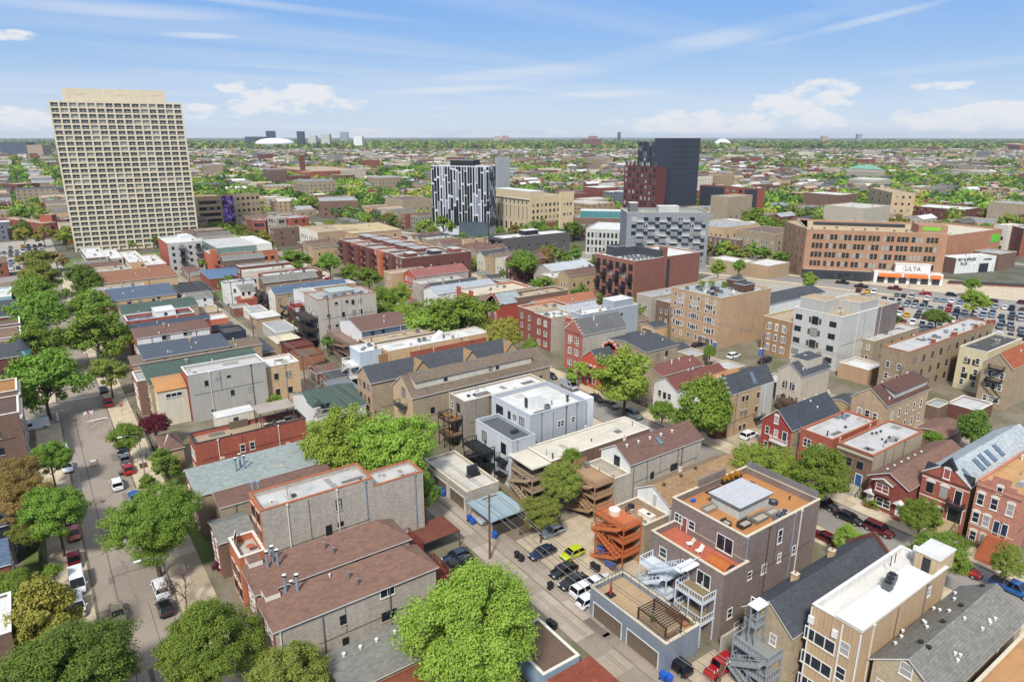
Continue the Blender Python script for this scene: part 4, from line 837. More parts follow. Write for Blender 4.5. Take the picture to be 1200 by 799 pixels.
for i, (dx, dy) in enumerate(((1,1.6),(3.4,1.4),(5,2.6))): MB().box(0,0,0,1.8,.8,.42,BRWOOD).box(0,.62,.42,1.8,.8,.9,BRWOOD).box(.05,.05,.42,1.75,.6,.55,OFFW).build('outdoor_sofa', loc=(b.o.x+b.L-8.5+dx,b.o.y+.8+dy,b.rz), label='low cushioned sofa under the roof-deck canopy', cat='sofa', group='sofas under the roof-deck canopy')
b = Bld('small_house', 'small low house with brown hip roof behind the red maple', (192,529), (216,526), 8.5, 4.4, TANW, 'hip', S_BRN, rise=1.6, inset=2.0, over=0.3); b.grid('w', 2, (1.0,), 1.0, 1.4)
b = b8 = Bld('grey_wall_building', 'tall building with blank light grey side wall, white roof and red brick front', (219.5,440), (308.3,421.7), (211.7,430), 11.4, mat('plain','#a9a69e',0.9,0.10), 'flat', M_LGR, par=0.7, cop=WHITE, faces={'w': B_BRT})
for px, py, w_, h_ in ((242,449,1.0,1.5),(255,444,1.0,.8),(268,441,1.0,.8),(272.5,460,1.0,1.6),(293,456,1.0,1.6),(250.5,483,1.0,1.7),(291.7,473.5,1.0,1.7)): b.wp('s', px, py, w_, h_, 'fix', 'g', 'n')
b.grid('w', 2, (1.5, 5), 1.3, 1.7, 'dh2')
b8b = Bld('rear_wing', 'tan rear wing with two windows behind the blank grey wall', (309,431), (342,417), (300,421), 9.5, B_BUFF, 'flat', M_WHT, par=0.3, cop=OFFW); b8b.grid('s', 2, (2.0, 6.0), 1.0, 1.6, fr='d', lin='l'); b8b.spout('s', 5)
# brick bay with curved orange roof in front of it
br = thing('bay_front', 'brick front bay with arched orange metal roof and long window', 'building', (b8.o.x-6.2, b8.o.y+1.5, 0)); k = MB(); k.box(0,0,0,6,7.5,8.2,CREAM); k.build('wall', br); k = MB(); n = 10
pr = [(7.9*i/n-0.2, 8.2+2.2*math.sin(math.pi*(0.15+0.5*i/n))-0.9) for i in range(n+1)]
for i in range(n): k.faces([(-.3,pr[i][0],pr[i][1]),(6,pr[i][0],pr[i][1]),(6,pr[i+1][0],pr[i+1][1]),(-.3,pr[i+1][0],pr[i+1][1])]+[(-.3,pr[i][0],pr[i][1]+.15),(6,pr[i][0],pr[i][1]+.15),(6,pr[i+1][0],pr[i+1][1]+.15),(-.3,pr[i+1][0],pr[i+1][1]+.15)], [(0,3,2,1),(4,5,6,7),(0,1,5,4),(1,2,6,5),(2,3,7,6),(3,0,4,7)], mat('ribs','#b5834f',ax='x'))
k.build('arched_roof', br); me, g = winmesh(3.4, 1.0, 'tri', 'w', True, 's'); o = put('window', me, br, (3.2,0,6.6)); put('pane', g, o); o = put('window', winmesh(2,1.6,'dh2','w',True,'s')[0], br, (0,4,3), FR['w'])
occ(0,0,6,7.5,0,b8.o.x-6.2,b8.o.y+1.5)
b = Bld('brick_house', 'narrow brown-sided house with grey flat roof and white trimmed front', (160.3,447), 7.0, 8, 8.5, B_BRN, 'flat', M_GRY, par=0.3, cop=WHITE, faces={'w': B_PINK}); b.grid('w', 3, (1,4.4), 1, 1.7, lin='a')
RW = [ # rows of houses going north along the left street: name,label,A,B,C,h,wall,roof,rm,kw,windows on the side
 ('long_house','long house with dark green shingle roof behind the blank grey wall',(176,452),(300,418),(168,430),8.6,B_TAN,'gx',S_GRN,dict(rise=1.2,rf=.8),None),
 ('long_house','long house with mottled brown shingle roof beside the dark green roof',(155,428),(300,398),6.0,8.2,B_TAN,'gx',S_MBR,dict(rise=1.0,rf=.8,faces={'w':B_RED}),None),
 ('long_house','long house with slate blue-grey shingle roof and two white roof boxes',(169.2,421.7),(269,405),(166.7,405.8),9,B_TAN,'gx',mat('shingle','#4b525c'),dict(rise=.9,rf=.85,faces={'w':OFFW}),None),
 ('siding_house','pale grey sided house with curved brown roof and paired side windows',(160,397),(246.7,385.8),(153,388),9.6,WSIDE,'gx',S_BRN,dict(rise=1.0,rf=.8,faces={'w':B_RED}),[(192,395,1),(196.5,394,1),(217,390,1),(222,389,1)]),
 ('long_house','dark blue-black roofed house with a row of tiny white vents',(150,386),(243,370),(148,381),8.6,B_RED,'gx',mat('shingle','#3c4655'),dict(rise=.6),None),
 ('brick_building','red parapet house with blue roof deck and white stair house',(149,376.7),(225.8,364),(145,370),10,B_BRT,'flat',mat('planks','#53677f'),dict(par=.9,cop=WHITE),None),
 ('house','house with green roof mostly behind the street trees',(144,369),(230,356),(139,358),7.2,B_TAN,'gx',S_GRN,dict(rise=1.2),None),
 ('brick_house','tan brick house with long slate blue roof and stepped white front gable',(130.8,353.3),(205.8,343.3),(125.8,340),8.6,B_BUFF,'gx',mat('shingle','#505c6e'),dict(rise=1.4,rf=.7,faces={'w':B_RED}),[(151,355,0),(165,354,1),(180,352.5,1),(186,349,0)]),
 ('brick_house','long tan house with rust brown roof north of the slate blue one',(119.2,332.5),(206.7,322.5),(117.5,320),8.6,B_BUFF,'gx',mat('shingle','#8a5f45'),dict(rise=1.4,rf=.7,faces={'w':B_RED}),None),
 ('brick_house','small brick house with dark bay windows near the top of the left street',(101.8,302.8),(125.7,301.8),(95.3,291),8,B_BRN,'flat',M_WHT,dict(par=.3,cop=WHITE),[(106,308,1),(113,308,1),(121,307,1)]),
 ('house','pale grey cube house with white roof beside the small brick house',(125.7,303.5),(144,301.8),(122.4,293),7.6,LTGREY,'flat',M_WHT,dict(par=.3,cop=WHITE),[(135,306,1),(141,306,1),(136,314,1),(142,314,1)]),
 ('house','tan house with white flat roof third from the top of the left street',(151.7,307.6),(171,305),(145,295),7.4,B_BUFF,'flat',M_WHT,dict(par=.3,cop=WHITE),[(167,311,0)]),
 ('house','low house with pale cluttered flat roof next to the white balcony block',(172,311),(194,308),(168,299),7,B_PINK,'flat',M_WHT,dict(par=.4,cop=WHITE),None),
 ('garage','tan garage with white flat roof beside the far alley',(245.3,375),(267,371.7),(240.8,370),3.6,B_ORG,'flat',M_WHT,dict(par=.2,cop=OFFW),None),
 ('garage','long brick garage with pale roof box beside the far alley',(232,367.5),(258.5,363),(231,360),3.6,B_COM,'flat',M_TAN,dict(par=.2,cop=OFFW),None),
 ('garage','dark navy flat-roofed garage beside the alley',(263,391),(287.5,386.7),(256.7,384),4.6,NAVY,'flat',M_DRK,dict(par=.3,cop=NAVY),None),
 ('house','white-blue house with grey shingle roof near the far alley',(220,350.8),(250.8,348.3),(215.8,344),5.6,WSIDE,'gx',S_GRY,dict(rise=1.2),[(228,353,0),(240,351,0),(241,358,0)]),
 ('shed','low building with charcoal black roof beside the green yard',(211.7,345),(245,338),(209,332),4.6,DARK,'gx',mat('shingle','#35363a'),dict(rise=.8),None),
 ('garage','garage with dark grey roof south of the navy garage',(300,415),(320,410),(294,399),3.4,B_BRN,'shed',S_DGR,dict(rise=.4),None),
]
def rows(RW, near=True, cat='house'):
    out_ = []
    for nm, lb, A, B, C, h, wl, rf_, rm, kw, ws in RW:
        b = Bld(nm, lb, A, B, C, h, wl, rf_, rm, near=near, cat={'garage':'garage','shed':'shed'}.get(nm,'house' if 'house' in nm else 'building'), **kw); out_.append(b)
        if ws is not None:
            if isinstance(ws, tuple): # ('grid', face, cols, zs, w, h, st, fr)
                for g in ([ws] if ws[0] == 'grid' else ws): b.grid(*g[1:])
            else:
                for px, py, big in ws: b.wp('s', px, py, 0.95, 1.5 if big else .8, fr='d')
        elif nm != 'garage' and nm != 'shed' and h > 6: b.grid('s', max(2, int(b.L/6)), tuple(z for z in (1.5, 4.6, 7.6) if z+1.6 < h-0.5), 0.9, 1.3, fr='d')
        if nm not in ('garage','shed'): b.grid('w', max(2, int(b.W/3)), tuple(z for z in (1.3, 4.5, 7.4, 10.4, 13.4) if z+1.7 < h-0.5), 1.0, 1.6, fr='w', m=0.5)
        if rf_ == 'flat' and h > 6:
            for _ in range(R.randint(1, 3)): b.hood(b.L*R.uniform(.15,.85), b.W*R.uniform(.25,.75))
            if R.random() < .6: b.ac(b.L*R.uniform(.2,.8), b.W*R.uniform(.3,.7))
            if R.random() < .5: b.chim(b.L*R.uniform(.1,.9), 0.4, 1.0, .6)
        elif h > 6:
            for _ in range(R.randint(2, 4)): b.vent(b.L*R.uniform(.1,.9), b.W*R.uniform(.1,.9), .4, .2, WHITE)
            if R.random() < .6: b.chim(b.L*R.uniform(.2,.8), b.W*.6, .9, .5)
    return out_
rs_ = rows(RW)
b = rs_[5]; b.house(b.L*.42, .6, b.L*.72, b.W-.6, 2.4, WHITE, door='s')
b = rs_[2]; b.house(b.L*.25, b.W*.4, b.L*.25+.01+0.7, b.W*.4+.7, .3, WHITE, name='skylight'); b.house(b.L*.42, b.W*.5, b.L*.42+.7, b.W*.5+.7, .3, WHITE, name='skylight')
b = Bld('balcony_block', 'white four-storey block with dark balconies and red brick side beside the left street', (196,285.5), (236,282), (183,278), 14.5, LTGREY, 'flat', M_WHT, par=.6, cop=WHITE, faces={'w': B_BRT}, near=False)
for i, f in enumerate((.14,.4,.64,.88)): 
    for z in (2, 5.2, 8.4, 11.4): b.win('s', b.L*f, z, 1.9 if i % 2 else 1.2, 2.0 if i % 2 else 1.5, 'sl', 'd', 'n'); (b.balc('s', b.L*f, z, 3.0) if i % 2 and z > 3 else None)
b.house(b.L*.5, b.W*.3, b.L*.8, b.W*.7, 2.2, WHITE)
b = Bld('brick_office', 'orange-red brick building with a glazed top floor set back, behind the slate roof houses', (248,299), (317.5,288.8), (239.5,286.6), 10, B_ORG, 'flat', M_LGR, par=.4, cop=STONE, near=False)
b.grid('s', 9, (1.6, 5.4), 1.5, 1.9, 'dh', 'd', 'l'); b.block('glass_storey', 3, 2, 9.6, b.L-8, b.W-2, 12.6, mat('glass','#5d6f66',None,.12,None,blind=2.0), top=M_LGR); b.block('stair_tower', b.L-9, 1.6, 9.6, b.L-2, b.W-3, 13, OFFW, top=M_WHT)
b.block('corner_pier', -.2, -.2, 0, 2.2, 2.2, 12.2, B_ORG)
b = Bld('low_store', 'long low building with blue sheet roof and white edge north of the far alley', (246,327), (340,312), (240,318), 5, B_RED, 'shed', mat('ribs','#54708f'), rise=.5, near=False); b.grid('s', 8, (1.4,), 1.5, 1.4, fr='w')
sheet('lawn', 58, 275, 66, 300, 0.131, GRASSM)
# carport and bins on the near alley side
rt = thing('carport', 'brown-roofed open carport beside the alley right of the grey annex', 'carport', (*P(491.4,639.3,2.9).xy, 0)); a = P(491.4,639.3,2.9); u = P(540.8,622.8,2.9).x-a.x; v = P(482.4,616.8,2.9).y-a.y
MB().box(0,0,2.75,u,v,2.95,DARK,top=mat('shingle','#6b3c2c')).build('roof', rt)
for q in ((.1,.1),(u-.1,.1),(u-.1,v-.1),(.1,v-.1)): MB().box(q[0]-.07,q[1]-.07,.1,q[0]+.07,q[1]+.07,2.75,BRWOOD).build('post', rt)
for i, (px, py, c_) in enumerate(((535,651,'navy'),(528,664,'black'),(540,659,'black'))): car(px, py, 'sedan', c_, math.pi, ('navy','black','second black')[i]+' sedan nosed in beside the brown carport')
REDW = mat('plain', '#6e2c24', 0.8, 0.1)
b1.porch('e', 1.0, 5.2, 2.6, (3.2, 6.2), REDW, stair=False); b2.porch('e', 1.0, 5.2, 2.6, (3.2, 6.2), REDW, stair=False)
b = Bld('garage', 'garage with dark brown membrane roof and pale blue wall at the bottom of the alley', (636.7,791), (678.3,766.8), 8.0, 3.1, mat('siding','#8ea3b5'), 'flat', M_BRN, par=.12, cop=OFFW); b.garage('e', 4)
b = Bld('low_house', 'house with light grey shingle roof below the tan brick wall', None, None, None, 5.2, B_COM, 'shed', S_GRY, rise=.3, ref=RF((380.6,772),(494,770),5.2)); [b.vent(b.L*f, b.W*.8, .3, .22, WHITE) for f in (.2,.42,.64,.9)]
a = P(492.8,777,4.6); b = Bld('low_house', 'terracotta hip-roofed house at the bottom edge left of the leafy tree', None, None, None, 4.4, B_COM, 'hip', mat('shingle','#8f5038'), rise=1.6, inset=2.5, ref=(a.x-14, a.y-7, 0, 14, 7)); b.vent(9, 2.5, .4, .35, DARK)
a = P(690,772,3); b = Bld('garage', 'rust-roofed garage at the bottom edge beside the alley', None, None, None, 3.0, B_RED, 'hip', mat('shingle','#8a4630'), rise=.9, inset=2.5, ref=(a.x-6, a.y-7, 0, 6.2, 7), cat='garage')
b = Bld('garage', 'orange-roofed shed at the bottom edge beside the leafy tree', None, None, None, 3.0, B_RED, 'hip', mat('shingle','#a8663a'), rise=.8, inset=1.5, ref=(a.x-11, a.y-9, 0, 4.6, 6), cat='garage')
b = Bld('green_dormer_house', 'coach house with dark green roof and white dormer beside the alley', (371,487), (424,470), (331,464), 4.6, WSIDE, 'gx', S_GRN, rise=2.6, faces={}, cat='house'); 
u, v, z = b.rp(364,472); b.block('dormer', u-1.2, .6, 4.4, u+1.2, 3.2, 6.6, WHITE, top=S_GRN); b.win('s', u, 4.9, 1.1, 1.3, 'dh2', 'b'); k = MB(); k.faces([(u-1.4,.4,6.6),(u+1.4,.4,6.6),(u,.4,7.8),(u-1.4,4,6.6),(u+1.4,4,6.6),(u,4,7.8)],[(0,1,2),(3,5,4),(0,2,5,3),(1,4,5,2)],S_GRN); k.build('dormer_roof', b.r)
b.skyl(*b.rp(344,458)[:2], .6, .9); b.skyl(*b.rp(374,453)[:2], .6, .9); b.wp('s', 378, 476, .9, 1.2, fr='d'); b.wp('s', 384, 475, .9, 1.2, fr='d')
# ================================================================ BLOCK B: between the alley and the right street
b = c1 = Bld('garage', 'blue-grey double garage with a timber roof deck and dark pergola', None, None, None, 4.4, mat('plain','#7c8592',.85,.08), 'flat', mat('planks','#b59a77',ax='x'), par=.7, cop=STONE, ref=RF((692,686),(820,731),4.5), cat='garage')
b.garage('w', 3.7, 5.2, 2.3); b.garage('w', 10.0, 5.2, 2.3); zr = b.rz; DK = mat('plain','#4a352b',.85,.12)
k = MB()
for q in ((.8,.9),(3.6,.9),(3.6,5.4),(.8,5.4)): k.box(q[0]-.09,q[1]-.09,zr,q[0]+.09,q[1]+.09,zr+2.1,DK)
for q in (.8,3.6): k.box(q-.06,.7,zr+1.95,q+.06,5.6,zr+2.12,DK)
k.build('pergola_frame', b.r)
for i in range(13): MB().box(.4+i*.02,.9+i*.36,zr+2.13,4.3-i*.02,.98+i*.36,zr+2.27,DK).build('pergola_slat', b.r)
for z in (.35,.7,1.05): b.block('rail', .75,.9,zr+z,.82,5.4,zr+z+.08,DK); 
for z in (.35,.7,1.05): b.block('rail', .8,.86,zr+z,3.6,.93,zr+z+.08,DK)
for x0, y0, x1, y1 in ((.3,b.W-.3,b.L-.3,b.W-.3),(b.L-.3,.4,b.L-.3,b.W-.3)):
    k = MB(); k.beam((x0,y0,zr+1.3),(x1,y1,zr+1.3),.07,GALV); [k.beam((x0+(x1-x0)*f,y0+(y1-y0)*f,zr),(x0+(x1-x0)*f,y0+(y1-y0)*f,zr+1.3),.06,GALV) for f in [i/8 for i in range(9)]]; k.build('deck_railing', b.r)
rt = thing('parasol', 'folded red parasol on a square black base on the garage deck', 'parasol', (b.o.x+1.6, b.o.y+b.W-2.2, zr)); MB().box(-.55,-.55,0,.55,.55,.15,BLACK).build('base', rt); MB().cyl(0,0,.15,2.3,.22,mat('plain','#a12420',.8,.05),10,r2=.06).build('canopy', rt); MB().cyl(0,0,.15,2.5,.03,DARK,6).build('pole', rt)
for i, (dx, dy, dz, cc) in enumerate(((4.7,1.2,0,'#9a6a4c'),(5.0,3.0,0,'#8a5c45'))): MB().box(0,0,0,.9,1.6,.42,mat('plain',cc,.8,.1)).box(.7,0,.42,.9,1.6,.85,BRWOOD).build('deck_bench', loc=(b.o.x+dx,b.o.y+dy,zr), label=('brown deck bench nearest the corner of the garage roof','brown deck bench beside the pergola on the garage roof')[i], cat='bench')
shrub(b.o.x+5.9, b.o.y+1.0, .45, .9, 'bright', 'small potted bush in the corner of the garage deck', z=zr); shrub(b.o.x+2.4, b.o.y+4.4, .5, 1.0, 'green', 'potted green plant inside the pergola', z=zr)
b = c2 = Bld('brick_building', 'large purple-brown brick building with orange roof deck and silver penthouse', (875,630), (957,583), (790,582), 13.4, B_PUR, 'flat', mat('planks','#b8814e',ax='x',var=.06), par=1.0, cop=STONE)
for px, py, w_, h_, s_ in ((914,628,1.0,2.1,'dh'),(930,644,.8,1.4,'dh'),(913,653,.8,1.4,'dh'),(895,666,1.1,1.5,'dh'),(878,674,1.0,1.2,'dh')): b.wp('s', px, py, w_, h_, s_, 'w')
for f in (.35,.55,.75): b.win('s', b.L*f, 1.6, .9, 1.5, 'dh', 'd')
b.spout('s', .25); b.spout('s', 10.5); [b.band('s', z, mat('plain','#7b6a64',.85,.05), .12, .04) for z in (3.6, 6.9, 10.2)]
u0, v0, z = b.rp(866,592); up = 4.2; vp = 4.3
b.block('penthouse', up, vp, b.rz, up+6.6, vp+4.6, b.rz+1.75, LTGREY); MB().box(up-.4, vp-.4, b.rz+1.753, up+7.0, vp+5.0, b.rz+2.0, GALV, top=mat('plain','#b3b5b7',.85,.08)).build('penthouse_roof', b.r)
b.block('parapet_screen', 5.2, b.W-.3, b.h, 11.2, b.W, b.h+1.3, B_PUR); b.block('metal_railing', b.L-.2, .3, b.h, b.L-.1, b.W-.3, b.h+1.1, GALV)
for i, (u, v, l, w_, cc, lb) in enumerate(((1.6,7.6,2.4,1.0,'#8c8273','grey-beige wicker sofa at the far side of the orange roof deck'),(1.0,3.8,1.1,1.1,'#3a322c','dark wicker armchair beside the silver penthouse'),(2.4,2.3,2.0,1.0,'#3a322c','dark wicker sofa at the near side of the silver penthouse'),(5.0,2.0,2.6,1.1,'#6e6a64','long grey outdoor counter below the silver penthouse'),(8.0,2.0,2.0,1.0,'#8b857c','pale outdoor cabinet next to the grey counter'))):
    m_ = mat('plain',cc,.85,.1); MB().box(0,0,.05,l,w_,.42,m_).box(0,w_-.2,.42,l,w_,.85,m_).box(0,0,.42,.18,w_-.2,.62,m_).box(l-.18,0,.42,l,w_-.2,.62,m_).box(.2,.03,.425,l-.2,w_-.22,.55,mat('plain','#a39a8c',.9,.05)).build('outdoor_sofa', loc=(b.o.x+u,b.o.y+v,b.rz), label=lb, cat='sofa')
MB().cyl(0,0,0,.35,.7,DARK,16).cyl(0,0,.35,.4,.3,GALV,12).build('fire_pit', loc=(b.o.x+11.8,b.o.y+4.2,b.rz), label='round dark fire pit on the orange roof deck', cat='fire pit'); MB().box(0,0,0,1.1,.7,.35,DARK).build('ottoman', loc=(b.o.x+13.2,b.o.y+9.0,b.rz), label='flat dark ottoman near the metal railing of the roof deck', cat='ottoman')
MB().box(0,0,.02,3.4,2.4,.12,mat('plain','#2e2d31',.9,.1)).build('roof_rug', loc=(b.o.x+6.3,b.o.y+9.4,b.rz), label='dark rug at the far end of the orange roof deck', cat='rug')
MB().box(0,0,0,.7,.5,.35,mat('plain','#2458b8',.5,.03)).build('storage_tub', loc=(b.o.x+2.6,b.o.y+10.8,b.rz), label='small blue tub on the orange roof deck', cat='tub')
for i in range(3): MB().box(0,0,0,1.3,.7,.7,BLACK).build('planter', loc=(b.o.x+10.2+1.35*i,b.o.y+b.W-1.1,b.rz), label='black planter of orange flowers at the far corner of the roof deck', cat='planter', group='flower planters on the roof deck'); shrub(b.o.x+10.8+1.35*i, b.o.y+b.W-.75, .6, .8, 'orange', 'orange flowers growing in a roof-deck planter', 'roof-deck flowers', z=b.rz+.6)
MB().cyl(0,0,0,.8,.55,mat('plain','#b7b4aa',.6,.05),16).cyl(0,0,.8,.86,.4,DARK,14).build('hot_tub', loc=(b.o.x+10.1,b.o.y+1.3,b.rz), label='small round pale tub on the roof deck beside two air units', cat='tub'); b.ac(8.2, 1.0); b.ac(9.2, .9)
bl = Bld('brick_annex', 'lower rear part of the purple brick building with red-floored terrace', (849,674), None or 4.9, (765,621), 10.1, B_PUR, 'flat', mat('concrete','#b0604a',slab=2.4), par=.9, cop=STONE)
for u, z, w_, h_, s_ in ((10.9,10.2,1.5,1.3,'dh2'),(8.6,10.2,1.1,1.3,'dh'),(3.1,9.7,2.6,2.3,'sl')): c2.win('w', u, z, w_, h_, s_, 'w')
c2.door('w', 9.9, 9.3, .9, 2.1, mat('plain','#8a4a3c',.7,.05)); bl.win('w', 3.0, 6.7, 2.2, 2.1, 'sl', 'w'); bl.win('w', 6.1, 6.7, 1.2, 2.1, 'sl', 'w'); bl.win('w', 9.9, 7.2, 1.3, 1.5, 'dh', 'w'); bl.win('w', 3.0, 3.4, 2.2, 2.1, 'sl', 'd'); bl.win('w', 8.6, 3.6, 1.4, 1.6, 'dh', 'd'); bl.win('s', 1.9, 3.0, 1.0, 1.5); bl.win('s', 3.6, .8, 1.0, .8)
k = MB(); n = 10; cy = [(1.15*math.cos(math.pi*i/n), 1.15*math.sin(math.pi*i/n)) for i in range(n+1)]; br = mat('planks','#b8662c',ax='y',var=.05)
for i in range(n): k.poly([(-1.5,cy[i][0],cy[i][1]),(-1.5,cy[i+1][0],cy[i+1][1]),(1.5,cy[i+1][0],cy[i+1][1]),(1.5,cy[i][0],cy[i][1])], br)
k.poly([(1.5,y,z) for y, z in cy], BRWOOD); k.poly([(-1.5,y,z) for y, z in reversed(cy)], BRWOOD); k.build('barrel_sauna', loc=(bl.o.x+2.1,bl.o.y+2.2,bl.rz), rz=math.pi/2, label='orange timber barrel sauna at the corner of the red-floored terrace', cat='sauna')
def lounge(x, y, z, rz, lb):
    rt = thing('lounge_chair', lb, 'chair', (x, y, z), rz); MB().box(-.35,-.35,.32,.4,.35,.4,OFFW).build('seat', rt); MB().faces([(-.35,-.35,.38),(-.35,.35,.38),(-.7,.35,1.05),(-.7,-.35,1.05),(-.28,-.35,.42),(-.28,.35,.42),(-.63,.35,1.08),(-.63,-.35,1.08)],[(0,1,2,3),(4,7,6,5),(0,3,7,4),(1,5,6,2),(2,6,7,3),(0,4,5,1)],OFFW).build('backrest', rt)
    for a_, c_ in ((-.3,-.3),(.35,-.3),(-.3,.3),(.35,.3)): MB().box(a_-.03,c_-.03,0,a_+.03,c_+.03,.33,OFFW).build('leg', rt)
lounge(bl.o.x+2.6, bl.o.y+7.7, bl.rz, 2.6, 'white slatted chair nearer the doors on the red-floored terrace'); lounge(bl.o.x+2.3, bl.o.y+5.9, bl.rz, 2.9, 'white slatted chair nearer the barrel sauna on the red-floored terrace')
WM_ = mat('plain','#c9d2da',.5,.04); bl.porch('w', 6.8, 11.6, 2.6, (3.4, 6.5), WM_, deckm=WM_); bl.porch('w', .9, 5.2, 2.6, (3.4, 6.5), WM_, stair=False, deckm=mat('planks','#8b7c5c',ax='y'))
k = MB() # stair up to the terrace
for i in range(14): k.box(-3.5, 9.2-i*.3-.28, 6.6+i*.22, -2.6, 9.2-i*.3, 6.65+i*.22, WM_)
for q in (-3.5,-2.6): k.beam((q,9.2,6.6),(q,5.0,9.6),.08,WM_,.25); k.beam((q,9.2,7.6),(q,5.0,10.6),.08,WM_); [k.beam((q,9.2-i*.42,6.6+i*.3),(q,9.2-i*.42,7.6+i*.3),.05,WM_) for i in range(11)]
k.build('terrace_stair', bl.r); MB().box(-3.5,3.9,9.5,0,5.3,9.65,WM_).beam((-3.5,3.9,10.6),(0,3.9,10.6),.08,WM_).beam((-3.5,3.9,9.6),(-3.5,3.9,10.6),.08,WM_).beam((-3.5,3.9,10.6),(-3.5,5.3,10.6),.08,WM_).build('stair_landing', bl.r); MB().box(-2.8,3.6,9.65,-.3,5.1,9.75,WHITE).build('landing_awning', bl.r)
# house with white gable wall and orange porches
b = c3 = Bld('gabled_house', 'house with tan shingle roof, white rear gable and bright orange porches', (785,591.7), (860,546.5), (747.5,570.8), 8.6, WSIDE, 'gx', S_TAN, rise=1.9, over=.35)
b.door('w', b.W*.45, 7.0, .8, 2.0, LTGREY); 
for px, py in ((778,569),(798,558),(815,549)): b.vent(*b.rp(px,py)[:2], .3, .3, BRWOOD)
b.chim(*b.rp(797,553)[:2], .8, .4, OFFW)
a = b.o; t = Bld('flat_annex', 'low tan rear wing with a tiled terrace behind the orange porches', None, None, None, 6.9, B_COM, 'flat', mat('concrete','#9a7a60',slab=1.2), par=.8, cop=STONE, ref=(a.x-5.2, a.y+.02, 0, 5.18, b.W-.04)); OW = ORWOOD
t.porch('w', .6, t.W-.1, 3.7, (2.6, 4.9, 7.2), OW, sd=-1)
MB().cyl(0,0,0,.75,.9,mat('plain','#cfc4b0',.8,.1),18).cyl(0,0,.75,.8,.85,OFFW,18).build('hot_tub', loc=(t.o.x-1.7,t.o.y+t.W-2.0,7.25), label='round pale table top on the upper orange porch', cat='table')
MB().box(0,0,0,1.2,2.6,.75,OFFW).box(.3,.6,.752,.9,1.2,.79,DARK).build('dining_table', loc=(t.o.x+2.4,t.o.y+1.2,t.rz), label='white rectangular table on the tiled terrace behind the orange porches', cat='table')
for i, (dx, dy) in enumerate(((1.2,4.6),(2.2,5.1))): MB().box(0,0,.05,.8,.7,.95,BLACK).cyl(.4,.35,.95,1.05,.3,DARK,10).build('barbecue', loc=(t.o.x+dx,t.o.y+dy,t.rz), label=('black barbecue at the far corner of the tiled terrace','second black barbecue nearer the white gable wall')[i], cat='barbecue')
for i in range(2): lounge(t.o.x+1.6, t.o.y+1.2+i*3.6, t.rz, .3+i, ('grey chair at the near end of the white terrace table','grey chair beside the two barbecues')[i])
# grey stone-block house with brown gable roof
b = c4 = Bld('block_house', 'grey block-walled house with brown gable roof, white gable and timber porches', (739,544), (819,511.6), (705.8,525.8), 8.6, CMU, 'gx', S_BRN, rise=2.2, faces={'w': WSIDE}, over=.3)
for px, py in ((764,557),(789.5,547)): b.wp('s', px, py, 1.8 if px > 780 else .9, 1.4, 'sl', 'd')
b.win('w', b.W*.45, 6.9, 1.4, 2.0, 'sl', 'd'); [b.vent(*b.rp(px,py)[:2], .3, .24, WHITE) for px, py in ((734.5,524),(748,519),(761.5,514),(774.5,509),(787.5,504))]; b.skyl(*b.rp(772.5,520)[:2], 1.0, 1.3); b.chim(*b.rp(732,514)[:2], .6,.4,OFFW)
b.spout('s', .8, None, GALV); b.spout('s', 12, None, GALV)
t = Bld('flat_annex', 'flat-roofed rear part of the grey block house with coping and white door', None, None, None, 6.9, CMU, 'flat', mat('concrete','#a79d8f'), par=.7, cop=STONE, ref=(b.o.x-3.6, b.o.y, 0, 3.58, b.W)); t.win('w', b.W*.42, 3.6, 1.6, 2.0, 'fr', 'w'); t.spout('w', 1.0)
t.porch('w', .1, b.W-.1, 4.3, (2.3, 4.5, 6.7), mat('plain','#a58566',.85,.12), deckm=mat('planks','#a8896a',ax='y'), sd=-1); t.block('porch_wall', -3.0, b.W-.12, 6.7, 0, b.W, 8.2, CEDARP)
MB().box(0,0,0,.8,.8,.9,GALV).build('air_unit', loc=(t.o.x-1.1,t.o.y+b.W-1.4,6.75), label='grey air-conditioning unit on the timber porch', cat='air unit')
# long low white-roofed house
b = c5 = Bld('long_house', 'long low brick house with plain cream-white flat roof beside the blue-grey modern house', (645.8,540.8), (751.7,497.5), (618,524), 7.4, B_BRN, 'flat', mat('membrane','#c9c2b2',dirt=.3), par=.12, cop=OFFW); b.win('w', 1.4, 3.6, 1.0, 1.8)
MB().box(-4.2,-.1,7.0,-.05,b.W+.1,7.25,OFFW,top=mat('membrane','#c9c2b2',dirt=.3)).build('porch_roof', b.r); b.porch('w', .4, b.W-.4, 3.8, (2.3, 4.6), mat('plain','#a08d76',.85,.1)); b.vent(*b.rp(693,517)[:2], .4, .15, DARK); b.vent(*b.rp(686,502)[:2], .5, .2, OFFW)
